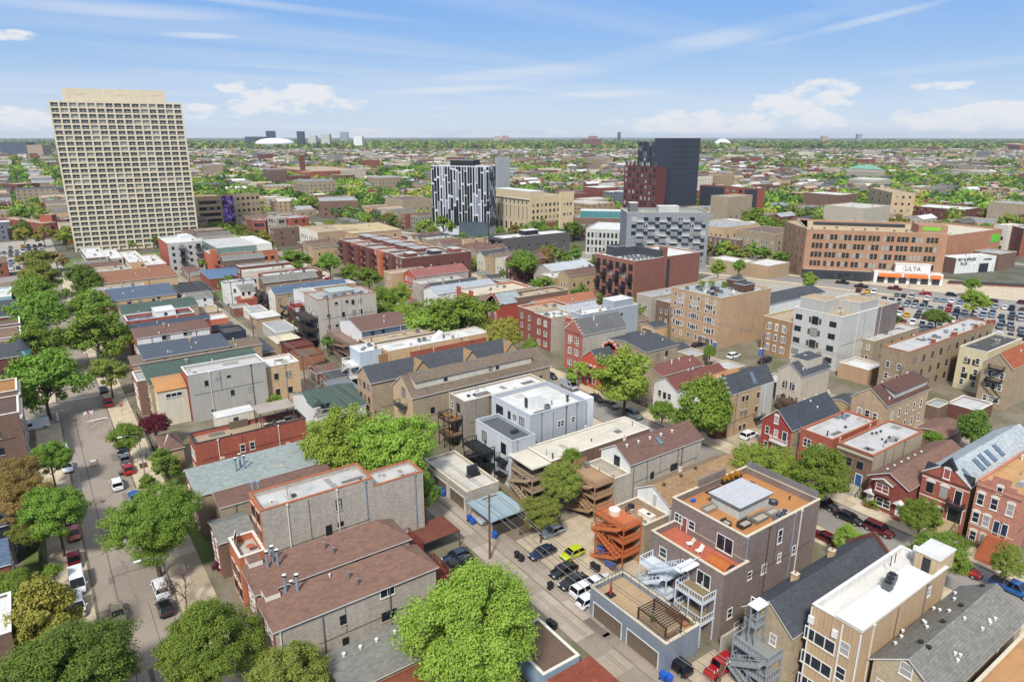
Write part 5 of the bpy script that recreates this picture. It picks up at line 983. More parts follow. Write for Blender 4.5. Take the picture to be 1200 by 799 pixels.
# blue-grey modern house
b = c6 = Bld('modern_house', 'pale blue-grey modern house with white roof, roof hatch and grey lower terrace', (621,487.3), (683.6,466.7), (577.6,463), 12.4, BLUEGREY, 'flat', M_WHT, par=.8, cop=mat('plain','#aab3bb',.7,.04), faces={'w': mat('plain','#c2c4c6',.8,.05)})
b.wp('s', 657, 496, 1.7, 1.3, 'dh2', 'w', 'n'); b.wp('s', 671.5, 491, 1.0, 1.2, 'dh', 'w', 'n'); b.spout('s', b.L-2.5, None, GALV)
b.block('front_bay', b.L, .8, 0, b.L+2.6, 5, 12.2, mat('plain','#c9cfd4',.8,.04), top=WHITE)
u, v, z = b.rp(628,473); k = MB(); hh = b.rz; k.faces([(3,4,hh),(3,6.4,hh),(8.2,6.4,hh),(8.2,4,hh),(3,4,hh+2.5),(3,6.4,hh+2.5),(5,6.4,hh+2.5),(5,4,hh+2.5),(8.2,6.4,hh+.6),(8.2,4,hh+.6)],[(0,4,5,1),(0,3,9,7,4),(1,5,6,8,2),(4,7,6,5),(7,9,8,6),(3,2,8,9)],WHITE); k.box(2.95,4.7,hh,2.999,5.7,hh+2,DARK); k.build('stair_house', b.r)
b.vent(11.5, 3.0, 1.2, .4, DARK); b.ac(6, 2.4)
t = Bld('modern_annex', 'lower rear terrace block of the pale blue-grey modern house', (600,517.5), 5.3, (557.5,491.7), 9.6, BLUEGREY, 'flat', mat('planks','#5a5e64',ax='x'), par=.6, cop=mat('plain','#aab3bb',.7,.04), faces={'w': mat('plain','#c2c4c6',.8,.05)}); b.win('w', b.W*.2, 9.0, 1.6, 2.2, 'sl', 'k', 'n'); b.win('w', b.W*.78, 9.0, 2.4, 2.2, 'sl', 'k', 'n'); b.win('w', b.W*.52, 9.0, .9, 2.1, 'fix', 'k', 'n'); b.win('w', b.W*.38, 10.0, 1.0, .9, 'fix', 'k', 'n')
t.win('w', t.W*.22, 6.2, 1.6, 2.1, 'sl', 'k', 'n'); t.win('w', t.W*.22, 3.0, 1.6, 2.1, 'sl', 'k', 'n'); t.win('w', t.W*.75, 6.2, 1.6, 2.1, 'sl', 'k', 'n'); t.spout('s', 1.2)
t.porch('w', t.W*.45, t.W-.4, 3.0, (2.8, 5.6), BLACK); t.balc('w', t.W*.2, 5.2, 2.6, 1.6); t.balc('w', t.W*.2, 2.4, 2.6, 1.6); MB().box(0,0,0,1.4,.7,.7,DARK).build('planter', loc=(t.o.x+2.6,t.o.y+3.5,t.rz), label='dark planter box on the grey lower terrace', cat='planter')
# tan-grey brick flat with white roof, dark porches with flowers
b = c7 = Bld('brick_building', 'taupe brick building with white roof and black porches beside the modern house', (544.7,470.8), (640,446.7), (526,461), 10.6, mat('brick','#8a8073'), 'flat', M_WHT, par=.35, cop=STONE); b.win('w', 2.6, 7.4, 1.3, 2.0, 'sl', 'd'); b.win('w', 5.0, 7.6, .8, 1.5); b.win('w', 2.6, 4.2, 1.3, 2.0, 'sl', 'd'); b.spout('s', 2.4)
b.porch('w', 1.0, b.W-.6, 3.2, (3.0, 6.4), BLACK, stair=False, deckm=mat('planks','#8f6f52')); b.vent(*b.rp(549,465)[:2], .3,.4,DARK); b.vent(*b.rp(634,443)[:2], .5,.4,DARK); [b.vent(5.2+i*.5, 4, 1.2, .1, GALV) for i in range(2)]
for i in range(5): shrub(b.o.x-1.2-.35*i, b.o.y+2+.8*i, .35, .6, ('orange','red','green')[i % 3], 'small potted flowers on the upper black porch', 'potted flowers on the black porch', z=6.45)
# long condominium with brown roof
b = c8 = Bld('long_house', 'long tan brick apartment house with one big brown gable roof and white dormer strip', (483.3,465.8), (640,425.8), (465,450), 10.2, B_COM, 'gx', S_MBR, rise=3.4, over=.3, faces={'w': mat('plain','#bda583',.85,.08)})
L_ = b.L; k = MB(); zd = 11.3; k.faces([(1.5,1.3,zd),(L_-4.5,1.3,zd),(L_-4.5,1.3,zd+1.5),(1.5,1.3,zd+1.5),(1.5,b.W*.5,13.75),(L_-4.5,b.W*.5,13.75)],[(0,1,2,3),(0,3,4),(1,5,2)],mat('siding','#c9c4b2')); k.faces([(1.2,1.0,zd+1.5),(L_-4.2,1.0,zd+1.5),(L_-4.2,b.W*.5,13.95),(1.2,b.W*.5,13.95)],[(0,1,2,3)],S_MBR); k.build('dormer', b.r)
for f in (.24,.56,.61): o = put('window', winmesh(.9,.8,'fix','d',False,'n')[0], b.r, (L_*f,1.29,zd+.35))
for f, g in ((.1,.45),(.12,.3),(.18,.42),(.22,.3),(.42,.42),(.47,.3),(.5,.45),(.72,.4),(.75,.3),(.8,.45)): b.hood(L_*f, b.W*g)
b.wp('w', 473, 460, 1.6, 2.2, 'fr', 'd'); b.balc('w', b.W*.45, 7.2, 3.4, 1.6, DARK); b.grid('s', 5, (1.5, 5.5), 1.0, 1.5, fr='d')
b = c9 = Bld('long_house', 'long apartment house with charcoal roof and small cross gables', (435,448.3), (590,408), (420.8,436.7), 9.8, B_COM, 'gx', S_DGR, rise=2.6, over=.35, faces={'w': mat('brick','#ab8a6c')}); b.grid('w', 3, (1.2,4.2,7.2), 1.0, 1.6, fr='d', m=.6)
for f in (.33,.68,.99):
    k = MB(); x = b.L*f; k.faces([(x-2.4,.0,9.7),(x+2.4,.0,9.7),(x,.0,12.3),(x,b.W*.5,12.3)],[(0,1,2)],mat('siding','#b09a7c')); k.faces([(x-2.7,-.3,9.5),(x,-.3,12.45),(x,b.W*.5,12.45),(x+2.7,-.3,9.5)],[(0,1,2),(3,2,1)],S_TAN); k.build('cross_gable', b.r)
for px, py in ((450.5,421),(474.5,420),(475,422),(486.5,418),(562,400)): b.vent(*b.rp(px,py)[:2], .4, .25, WHITE)
RW2 = [
 ('brick_building','tan brick building with white flat roof and slanted white roof hatch',(455,411.7),(560,384),(441,404),8.8,B_BUFF,'flat',M_WHT,dict(par=.2,cop=OFFW),None),
 ('brick_annex','low red parapet strip with white roof and four air units',(482,413),(560,392),3.0,7.6,B_BRT,'flat',M_WHT,dict(par=.7,cop=B_BRT),None),
 ('siding_house','narrow pale blue house with white roof and timber sunroom',(421.7,413.3),(446,408),(410,405.8),9.6,mat('siding','#b9c4cc',var=.05),'flat',M_WHT,dict(par=.15,cop=WHITE),None),
 ('siding_house','slate grey sided house with brown gable roof and white rear gable',(424,389),(480.8,378.3),(402.5,374),9.2,SLATE,'gx',S_BRN,dict(rise=1.8,faces={'w':WSIDE}),[(436.5,391,1),(449,388,1)]),
 ('brick_building','cream four-storey block with cluttered roof terrace and pipes, above the timber porches',(371.7,351.7),(432.5,339),(357.5,343),15.2,mat('plain','#b5ada0',.9,.08),'flat',M_GRY,dict(par=.5,cop=ORANGE_C),[(394,355.5,0),(406.5,353.5,0),(413.5,354,1),(422,352.5,1),(385,370,0),(402.5,368.5,1),(415,366,1),(423,365,1),(386,383,0),(395,381.5,0)]),
 ('house','house with slate blue gable roof and white gable end',(322,345),(400,331),(307.5,341),8.2,B_TAN,'gx',S_BLU,dict(rise=1.8,faces={'w':OFFW}),[(328,352,1)]),
 ('brick_building','dark red brick building with long parapet north of the blue roof',(310.8,325),(371.7,315),(305.8,320),8.5,B_DRED,'flat',M_LGR,dict(par=.5,cop=ORANGE_C),[(329,327,0),(338,326,1),(343,326,1)]),
 ('house','tan house with white strip roof beside the blue roofed house',(355,339),(408,327.5),(348,335),9.0,B_TAN,'flat',M_WHT,dict(par=.2,cop=WHITE),None),
 ('white_building','white building with a row of small vents along its roof edge by the far alley',(263,331.7),(299.7,328.7),(258.7,328.7),8.6,WSIDE,'flat',M_LGR,dict(par=.3,cop=DARK),None),
 ('house','low grey roofed house with blue windows behind the far alley',(283,342),(300,340),(277,335),6,WSIDE,'gx',S_GRY,dict(rise=1.4),[(285,344,1),(292,343,1)]),
 ('garage','brick garage with rust deck and red parapet by the far alley',(283,352),(302,350),(274,348),4,B_BRT,'flat',mat('planks','#a8744e'),dict(par=.5,cop=B_BRT),None),
 ('garage','garage with pale patchy roof by the far alley',(293,366),(309,360),(283,360),3.6,OFFW,'flat',M_GRY,dict(par=.3,cop=OFFW),None),
 ('garage','garage with bright white sheet roof by the far alley',(300,374),(324,367),(292,368),3.6,B_TAN,'slab',M_WHT,dict(cop=WHITE),None),
 ('garage','wide grey garage with open rusted roof frame beside the alley',(323,390),(344,382),(303,379),4,LTGREY,'flat',M_GRY,dict(par=.4,cop=OFFW),None),
 ('garage','carport with cream flat roof beside the wide grey garage',(325,403),(351,396),(323,394),3.2,B_TAN,'slab',mat('membrane','#d2c9ac',dirt=.1),dict(cop=OFFW),None),
 ('garage','rust-roofed garage beside the alley above the brick garage',(338,409),(366,403),(328,401),3.2,REDW,'slab',mat('membrane','#5f2e25'),dict(cop=REDW),None),
 ('garage','brick garage with red parapet and brown roof behind two blue bins',(352,419),(378,413),(340,410),3.8,mat('brick','#94613f'),'flat',M_BRN,dict(par=.4,cop=REDW),None),
 ('garage','grey sheet-roofed garage behind the coach house with the dormer',(396,462),(422,455),(388,447),3.4,B_COM,'slab',mat('ribs','#73797d'),dict(cop=DARK),None),
 ('garage','white walled shed with pale roof between two rear yards',(402,473),(420,468),(399,461),3.0,WSIDE,'slab',mat('ribs','#9aa8b2'),dict(cop=WHITE),None),
 ('shed','red brick yard wall building beside the sheet-roofed garage',(410,474),(430,465),(408,464),2.8,B_RED,'flat',M_GRY,dict(par=.6,cop=B_RED),None),
]
r2 = rows(RW2)
b = r2[0]; b.block('sunroom', -2.5, .3, 4, -.1, 4, 8.2, mat('boards','#9c7552')); [b.ac(b.L*f, b.W*.5) for f in (.35,.4,.55,.58)]; k = MB(); z = b.rz; x = b.L*.46; k.faces([(x,2,z),(x+3,2,z),(x+3,2,z+2.2),(x,4.2,z),(x+3,4.2,z),(x+3,4.2,z+2.2)],[(0,1,2),(3,5,4),(0,2,5,3),(1,4,5,2)],WHITE); k.build('roof_hatch', b.r)
b = r2[1]; [b.ac(b.L*f, 1.4) for f in (.3,.36,.5,.56)]
b = r2[2]; b.porch('w', .6, b.W-.6, 2.5, (3, 6), WHITE)
b = r2[3]; b.porch('w', .3, b.W-.3, 4.2, (2.8, 5.6), mat('plain','#806a5c',.85,.15), top=False)
b = r2[4]; b.house(b.L*.3, b.W*.3, b.L*.7, b.W*.8, 1.4, M_GRY, rm=mat('membrane','#a3b0a8')); [b.ac(b.L*f, b.W*.2) for f in (.2,.35,.5,.65,.8)]; [b.vent(b.L*f, .8, 1.0, .3, GALV) for f in (.12,.28,.42,.6,.72,.9)]
b.porch('w', .5, b.W-.5, 4, (3, 6.2, 9.4), mat('plain','#3c3330',.8,.15)); Bld('white_building', 'narrow white building with pipes on its wall left of the cream four-storey block', (357,346.5), (372,341), (338,340), 12.5, WSIDE, 'flat', M_GRY, par=.4).porch('w', .5, 5, 3.5, (3, 6, 9), mat('plain','#7c2f24',.8,.15))
# garage with white roof and blue-grey carport
b = Bld('garage', 'long tan block garage with stained white roof beside the alley', (546.7,576.7), (584.7,564.2), (500,537.5), 3.9, CMU, 'flat', mat('membrane','#c2bdb2',dirt=.5), par=.45, cop=STONE); b.garage('w', 3.2, 4.8, 2.3, col=mat('plain','#6b5d4e',.8,.06)); b.garage('w', 9.2, 4.8, 2.3, col=mat('plain','#6b5d4e',.8,.06)); b.block('wall_pier', -.06, 6.1, 0, .2, 6.4, 3.9, STONE)
MB().box(0,0,0,2.6,1.3,.1,BLACK).box(.2,.2,.1,2.4,1.1,.6,BLACK).box(.2,1.0,.1,2.4,1.2,1.9,DARK).build('roof_rack', loc=(b.o.x+3.4,b.o.y+4.6,b.rz), label='black metal equipment rack on the stained garage roof', cat='rack')
a = P(575.8,611.7,3); x1 = P(609,591,3); y1 = P(549,588,3); rt = thing('carport', 'carport with pale blue-grey sheet roof joined to the long tan garage', 'carport', (a.x,a.y,0)); u = x1.x-a.x; v = y1.y-a.y
MB().box(0,0,2.85,u,v,3.0,STEELB,top=mat('ribs','#92a5ab',ax='x')).build('roof', rt); [MB().box(q[0]-.07,q[1]-.07,.1,q[0]+.07,q[1]+.07,2.85,STEELB).build('post', rt) for q in ((.1,.1),(u-.1,.1),(u-.1,v-.1),(.1,v-.1))]; MB().box(.3,.0,.1,u-.2,.08,2.2,mat('boards','#4a4238')).build('side_wall', rt)
car(0,0,'suv','silver',math.pi,'silver car parked under the blue-grey carport roof', pos=(a.x+2.6,a.y+v*.6,0), z=.13)
# grey shingle gable with steel stairs
b = Bld('gabled_house', 'narrow tan-walled house with charcoal shingle roof and grey steel stairs on its rear gable', (928.3,744.3), (1024,651), (873.3,709.3), 8.4, mat('brick','#9c8a6d'), 'gx', S_DGR, rise=2.6, over=.3); GS = mat('plain','#8a9299',.6,.06)
b.porch('w', .8, b.W-.8, 2.8, (2.6, 5.2), GS, deckm=mat('planks','#8e8f8a',ax='y')); b.porch('w', 3.4, b.W-2.0, 1.8, (8.0,), GS, deckm=mat('planks','#8e8f8a',ax='y'), top=True, stair=False, roofm=WHITE)
b.door('w', 5.0, 8.1, .9, 2.0, DARK); b.win('w', 2.2, 5.6, .9, 1.5); b.win('w', 5.8, 5.4, .9, 1.9, fr='d'); b.win('w', 2.6, 2.9, 1.2, 1.5, fr='d'); b.chim(*b.rp(931,680)[:2], .9, .7, B_BUFF); b.chim(*b.rp(974,652)[:2], .9, .7, B_BUFF)
k = MB(); z = b.h; k.poly([(b.L+.35,-.4,z-.1),(b.L+.35,b.W+.4,z-.1),(b.L+.35,b.W/2,z+3.2)], B_DRED); k.poly([(b.L+.05,-.4,z-.1),(b.L+.05,b.W/2,z+3.2),(b.L+.05,b.W+.4,z-.1)], B_DRED); k.beam((b.L+.2,-.4,z),(b.L+.2,b.W/2,z+3.2),.35,B_DRED); k.beam((b.L+.2,b.W+.4,z),(b.L+.2,b.W/2,z+3.2),.35,B_DRED); k.build('gable_wall', b.r)
# tan boarded three-flat with white roof
b = Bld('siding_building', 'tall tan boarded building with white roof and three triple windows at the rear', (1010,741), (1114,666), (943,714), 12.6, TANB, 'flat', mat('membrane','#cfcdc6',dirt=.3), par=.9, cop=WHITE, prm=WHITE)
for z in (1.6, 4.8, 8.0): b.win('w', b.W*.76, z, 3.6, 1.6, 'tri', 'w', 's'); b.win('w', b.W*.26, z+.8, 1.1, 1.6, 'dh', 'w', 's')
b.block('raised_roof', 0.02, .02, 12.0, 15.5, b.W*.5, 12.85, TANB, top=mat('membrane','#cfcdc6',dirt=.3)); b.block('roof_edge', -.1, -.1, 12.853, 15.6, b.W*.5+.1, 12.98, WHITE)
b.house(17.5, .3, 21.5, b.W*.55, 2.3, mat('boards','#c4ad8a'), door='w'); b.block('front_parapet', b.L-.35, b.W*.35, 12.5, b.L, b.W*.72, 13.6, WHITE); b.wp('s', 1088, 693, .9, 1.2) 
for i in range(3):
    k = MB(); k.box(-.45,-.45,.06,.45,.45,.9,mat('plain','#55585a',.5,.1)); k.cyl(0,0,.9,.98,.4,BLACK,12); k.build('air_conditioner', b.r, (8.8+i*.95, 1.9+.25*i, 12.98))
for px in (1,2): b.block('vent_pipe', 12.5+px, 3.9, 12.98, 12.58+px, 3.98, 14.3, DARK)
k = MB(); [k.beam((-.03,b.W*f,12.3),(-.1,b.W*f,.3),.14,WHITE) for f in (0.0,.36,1.0)]; k.build('corner_trim', b.r); [b.block('meter_box', -.3, b.W*f, 10.3, -.02, b.W*f+.6, 11.2, WHITE) for f in (.42,.92)]
b = Bld('gabled_house', 'stone-sided house with mottled grey shingle roof at the bottom right corner', None, None, None, 8.6, mat('brick','#a3947a'), 'gx', S_GRY, rise=2.4, over=.35, ref=RF((1024,771),(1200,723),8.6)); b.win('w', b.W*.52, 8.7, 1.3, 1.6, 'dh', 'w'); b.win('w', b.W*.8, 5, 1.5, 1.6)
for px, py in ((1058,739),(1056,747),(1049,755),(1082,729),(1086,736),(1084,731),(1118,703),(1119,696),(1094,714),(1101,716),(1112,717),(1130,726),(1159,728),(1160,731),(1166,726),(1151,738),(1119,767),(1125,769),(1122,775)): b.vent(*b.rp(px,py)[:2], .22, .18, WHITE)
for px, py in ((1151,687),(1126,710),(1105,729),(1079,753),(1088,759)): b.vent(*b.rp(px,py)[:2], .12, .3, BLACK)
a = P(1200,741,9); b = Bld('flat_building', 'building with orange-tan roof in the bottom right corner of the view', None, None, None, 9, B_BUFF, 'flat', mat('membrane','#b08458'), par=.2, ref=(a.x-24, a.y-9, 0, 24, 9))
# ================================================================ BLOCK C: far side of the right street
b = d1 = Bld('brick_house', 'pink-brown brick three-storey house with orange front stairs and navy doors', (1199.5,581), 24, (1146.6,562), 10.8, B_PINK, 'flat', mat('membrane','#b9905f'), par=.3, cop=B_PINK); W = b.W
for z, us, hh in ((.7,(.86,.62),1.5),(3.7,(.88,.64),1.8),(6.9,(.86,.55,.2),1.9)):
    for u in us: b.win('w', W*u, z, 1.0, hh, 'dh', 'w', 'a')
b.door('w', W*.24, 3.0, 1.0, 2.3, mat('plain','#23304c',.6,.05)); b.door('w', W*.38, 3.0, 1.0, 2.3, mat('plain','#23304c',.6,.05)); b.steps('w', W*.31, 2.2, 3.0, 11, ORANGE_C, ORANGE_C, .34, x0=.8)
b.block('front_parapet', .01, W*.3, 10.3, .3, W*.7, 12.4, B_PINK); b.block('front_parapet', .02, W*.15, 10.3, .28, W*.85, 11.4, B_PINK); b.win('w', W*.5, 9.8, .8, 1.1, 'fix', 'w', 'a'); b.cornice('w', 3.3, STONE, .12, .2); b.cornice('w', 10.0, B_PINK, .2, .4)
b = d2 = Bld('brick_house', 'bright red brick house with black ornate mansard front and grey skylit roof', (1137.5,571.7), 28, (1081.7,551.7), 8.6, B_BRT, 'gx', mat('shingle','#a5adb0'), rise=2.6, over=.15, faces={'s': B_TAN}); W = b.W
k = MB(); BK = mat('plain','#22232a',.7,.1); k.faces([(-.1,0,8.3),(-.1,W,8.3),(.9,W,10),(.9,0,10),(1.3,0,8.3),(1.3,W,8.3),(1.3,W,10),(1.3,0,10)],[(0,3,2,1),(3,7,6,2),(0,4,7,3),(1,2,6,5),(4,5,6,7)],BK); k.build('mansard', b.r)
k = MB(); k.box(-.15,W*.5-.8,8.3,.5,W*.5+.8,11.0,B_BRT); k.faces([(-.25,W*.5-1.2,10.6),(-.25,W*.5+1.2,10.6),(-.25,W*.5,12.4),(.6,W*.5-1.2,10.6),(.6,W*.5+1.2,10.6),(.6,W*.5,12.4)],[(0,2,1),(3,4,5),(0,3,5,2),(1,2,5,4),(0,1,4,3)],BK); k.build('front_dormer', b.r)
o = put('window', winmesh(1.0,1.7,'fix','w',True,'a')[0], b.r, (-.16,W*.5,8.7), FR['w'])
for u in (.8,.5): b.win('w', W*u, 5.2, 1.3, 2.0, 'fix', 'b', 'a')
b.door('w', W*.2, 5.0, 1.0, 2.4, BLACK); b.balc('w', W*.2, 4.8, 2.4, 1.2, BK)
for u in (.8,.52): b.win('w', W*u, 1.0, 1.3, 2.2, 'fix', 'b', 'a')
b.door('w', W*.2, 1.8, 2.0, 2.5, BLACK); b.steps('w', W*.26, 2.6, 1.8, 9, mat('planks','#b3a07c',ax='x'), BRWOOD, .42, x0=1); [b.band('w', z, OFFW, .18, .04) for z in (4.4, 7.7)]
for px, py in ((1176,520.5),(1167,527),(1159,532),(1153,537)): b.skyl(*b.rp(px-6,py+8)[:2], 1.3, 1.8)
b.skyl(*b.rp(1132,555)[:2], .8, 1.2)
b = d3 = Bld('brick_house', 'small red-brown house with brown gable roof and twin doors', (1064,573.3), (1115.8,526.7), (1020,555.8), 5.9, mat('brick','#7d3c30'), 'gx', S_RBR, rise=1.7, over=.35); W = b.W
b.win('w', W*.55, 4.0, 2.2, 1.5, 'dh2', 'w'); b.win('w', W*.55, 1.0, 2.4, 1.5, 'dh2', 'w'); b.door('w', W*.12, .6, 1.0, 2.2, WHITE); b.door('w', W*.9, .6, 1.0, 2.2, WHITE)
k = MB(); k.box(-1.0,W*.34,3.5,0,W*.78,5.9,mat('brick','#7d3c30')); k.faces([(-1.3,W*.28,5.9),(-1.3,W*.84,5.9),(-1.3,W*.56,6.7),(0.5,W*.28,5.9),(0.5,W*.84,5.9),(0.5,W*.56,6.7)],[(0,2,1),(0,3,5,2),(1,2,5,4),(0,1,4,3)],S_RBR); k.beam((-1.32,W*.28,5.9),(-1.32,W*.56,6.72),.16,WHITE); k.beam((-1.32,W*.84,5.9),(-1.32,W*.56,6.72),.16,WHITE); k.build('bay', b.r); o = put('window', winmesh(2.2,1.5,'dh2','w',True,'s')[0], b.r, (-1.02,W*.56,4.1), FR['w'])
for u in (.12,.9): k = MB(); k.faces([(-1,W*u-.9,2.9),(-1,W*u+.9,2.9),(-1,W*u,3.6),(0,W*u-.9,2.9),(0,W*u+.9,2.9),(0,W*u,3.6)],[(0,2,1),(0,3,5,2),(1,2,5,4),(0,1,4,3)],WHITE); k.build('door_canopy', b.r); b.steps('w', W*u, 1.3, .6, 3, B_RED, B_RED)
for i in range(6): b.vent(2+i*2.3, W*.72-i*.05, .15, .2, WHITE)
b = d4 = Bld('brick_building', 'brown brick two-storey house with bright blue door and white orange-edged roof', (1024,534), (1074,502.5), (983.3,518.3), 8.2, B_BRN, 'flat', M_LGR, par=.25, cop=ORANGE_C, faces={'s': mat('brick','#9a8f78')}); W = b.W
b.cornice('w', 7.4, mat('plain','#b4a78f',.8,.05), .35, .5); b.win('w', W*.32, 4.6, 1.4, 1.7, 'fix', 'b', 'n'); b.win('w', W*.72, 4.6, 2.4, 1.7, 'dh2', 'b', 'n'); b.door('w', W*.3, 1.5, 1.1, 2.2, mat('plain','#1f5687',.6,.04)); b.win('w', W*.75, 1.6, 2.2, 1.9, 'dh2', 'b', 'n'); b.steps('w', W*.32, 2.2, 1.5, 7, CONC, DARK)
[b.vent(*b.rp(px,py)[:2], .3,.25,DARK) for px, py in ((1022,509),(1027,508.5),(1032,506.5),(1042,513.5),(1038,519),(1050,517),(1017,527))]
b = d5 = Bld('brick_building', 'red brick two-storey building with white roof beside the red gabled house', (975.8,515.8), (1030.8,493.3), (937.5,502.5), 7.4, B_BRT, 'flat', M_LGR, par=.3, cop=ORANGE_C); b.win('w', b.W*.75, 4.2, 1.6, 1.7, 'dh2', 'w'); b.win('w', b.W*.3, 4.2, 1.0, 1.7); [b.hood(b.L*f, b.W*g) for f, g in ((.75,.7),(.8,.8),(.86,.75),(.7,.85))]; b.vent(8,2,.3,.3,DARK)
b = d6 = Bld('gabled_house', 'red three-level gabled house with white trimmed windows and small balcony', (928,503), (980,480), (892.5,490.8), 7.2, mat('brick','#8c2f26'), 'gx', mat('shingle','#3a3f47'), rise=3.0, over=.35, faces={'s': B_COM}); W = b.W
for u, z in ((.8,4.4),(.5,4.4),(.8,1.2),(.52,1.2),(.53,7.2)): b.win('w', W*u, z, .95, 1.6, 'dh', 'w', 'a' if z > 7 else 's')
b.door('w', W*.2, 4.1, .9, 2.0, NAVY); b.balc('w', W*.35, 3.7, W*.55, 1.0, WHITE); b.door('w', W*.3, .6, 1.3, 2.4, BLACK); [b.vent(*b.rp(px,py)[:2], .2,.2,WHITE) for px, py in ((930,474),(938,473),(941,481),(948,483.5),(956,467),(959,469),(969,470),(972,459))]
b = d7 = Bld('brick_building', 'tan brick three-storey with charcoal gable roof and turquoise-topped stepped front', (855.8,463), (906,446), (833,456), 10, mat('brick','#a68c69'), 'gx', S_DGR, rise=3.4, over=.1, faces={'w': B_DRED}); W = b.W
for px, py, hh in ((871,467,1.3),(875.5,466,1.3),(888.5,462.5,1.3),(869,484,1.3),(873.5,483,1.3),(886,479,1.3),(867,501,1.2),(872,499,1.2)): b.wp('s', px, py, .7, hh, 'dh', 'd', 'l')
b.block('side_panel', b.L-4.5, -.08, 0, b.L+.05, 0, 10, LTGREY); b.skyl(*b.rp(883,441)[:2], 1.2, 1.6)
for i in range(4): b.block('stepped_gable', -.25, i*W*.12, 9.6, .3, (i+1)*W*.12, 10.4+i*.9, B_DRED); b.block('stepped_gable', -.25, W-(i+1)*W*.12, 9.6, .3, W-i*W*.12, 10.4+i*.9, B_DRED); b.block('step_cap', -.35, i*W*.12, 10.403+i*.9, .4, (i+1)*W*.12, 10.6+i*.9, mat('plain','#7fa9a0',.7,.1)); b.block('step_cap', -.35, W-(i+1)*W*.12, 10.403+i*.9, .4, W-i*W*.12, 10.6+i*.9, mat('plain','#7fa9a0',.7,.1))
b.block('stepped_gable', -.25, W*.48, 9.6, .3, W*.52, 14, B_DRED); k = MB(); k.cyl(-.9, 2.2, .1, 9.6, 1.7, B_DRED, 8); k.cyl(-.9, 2.2, 9.6, 9.9, 1.9, STONE, 8); k.build('corner_bay', b.r)
for z in (1.5, 4.6, 7.3): [b.win('w', W*u, z, .9, 1.6) for u in (.55,.8)]
b.wp('s', 893, 486, .1, .1) if False else None; b.balc('s', b.L*.68, 2.4, 2.6, 1.2, BLACK)
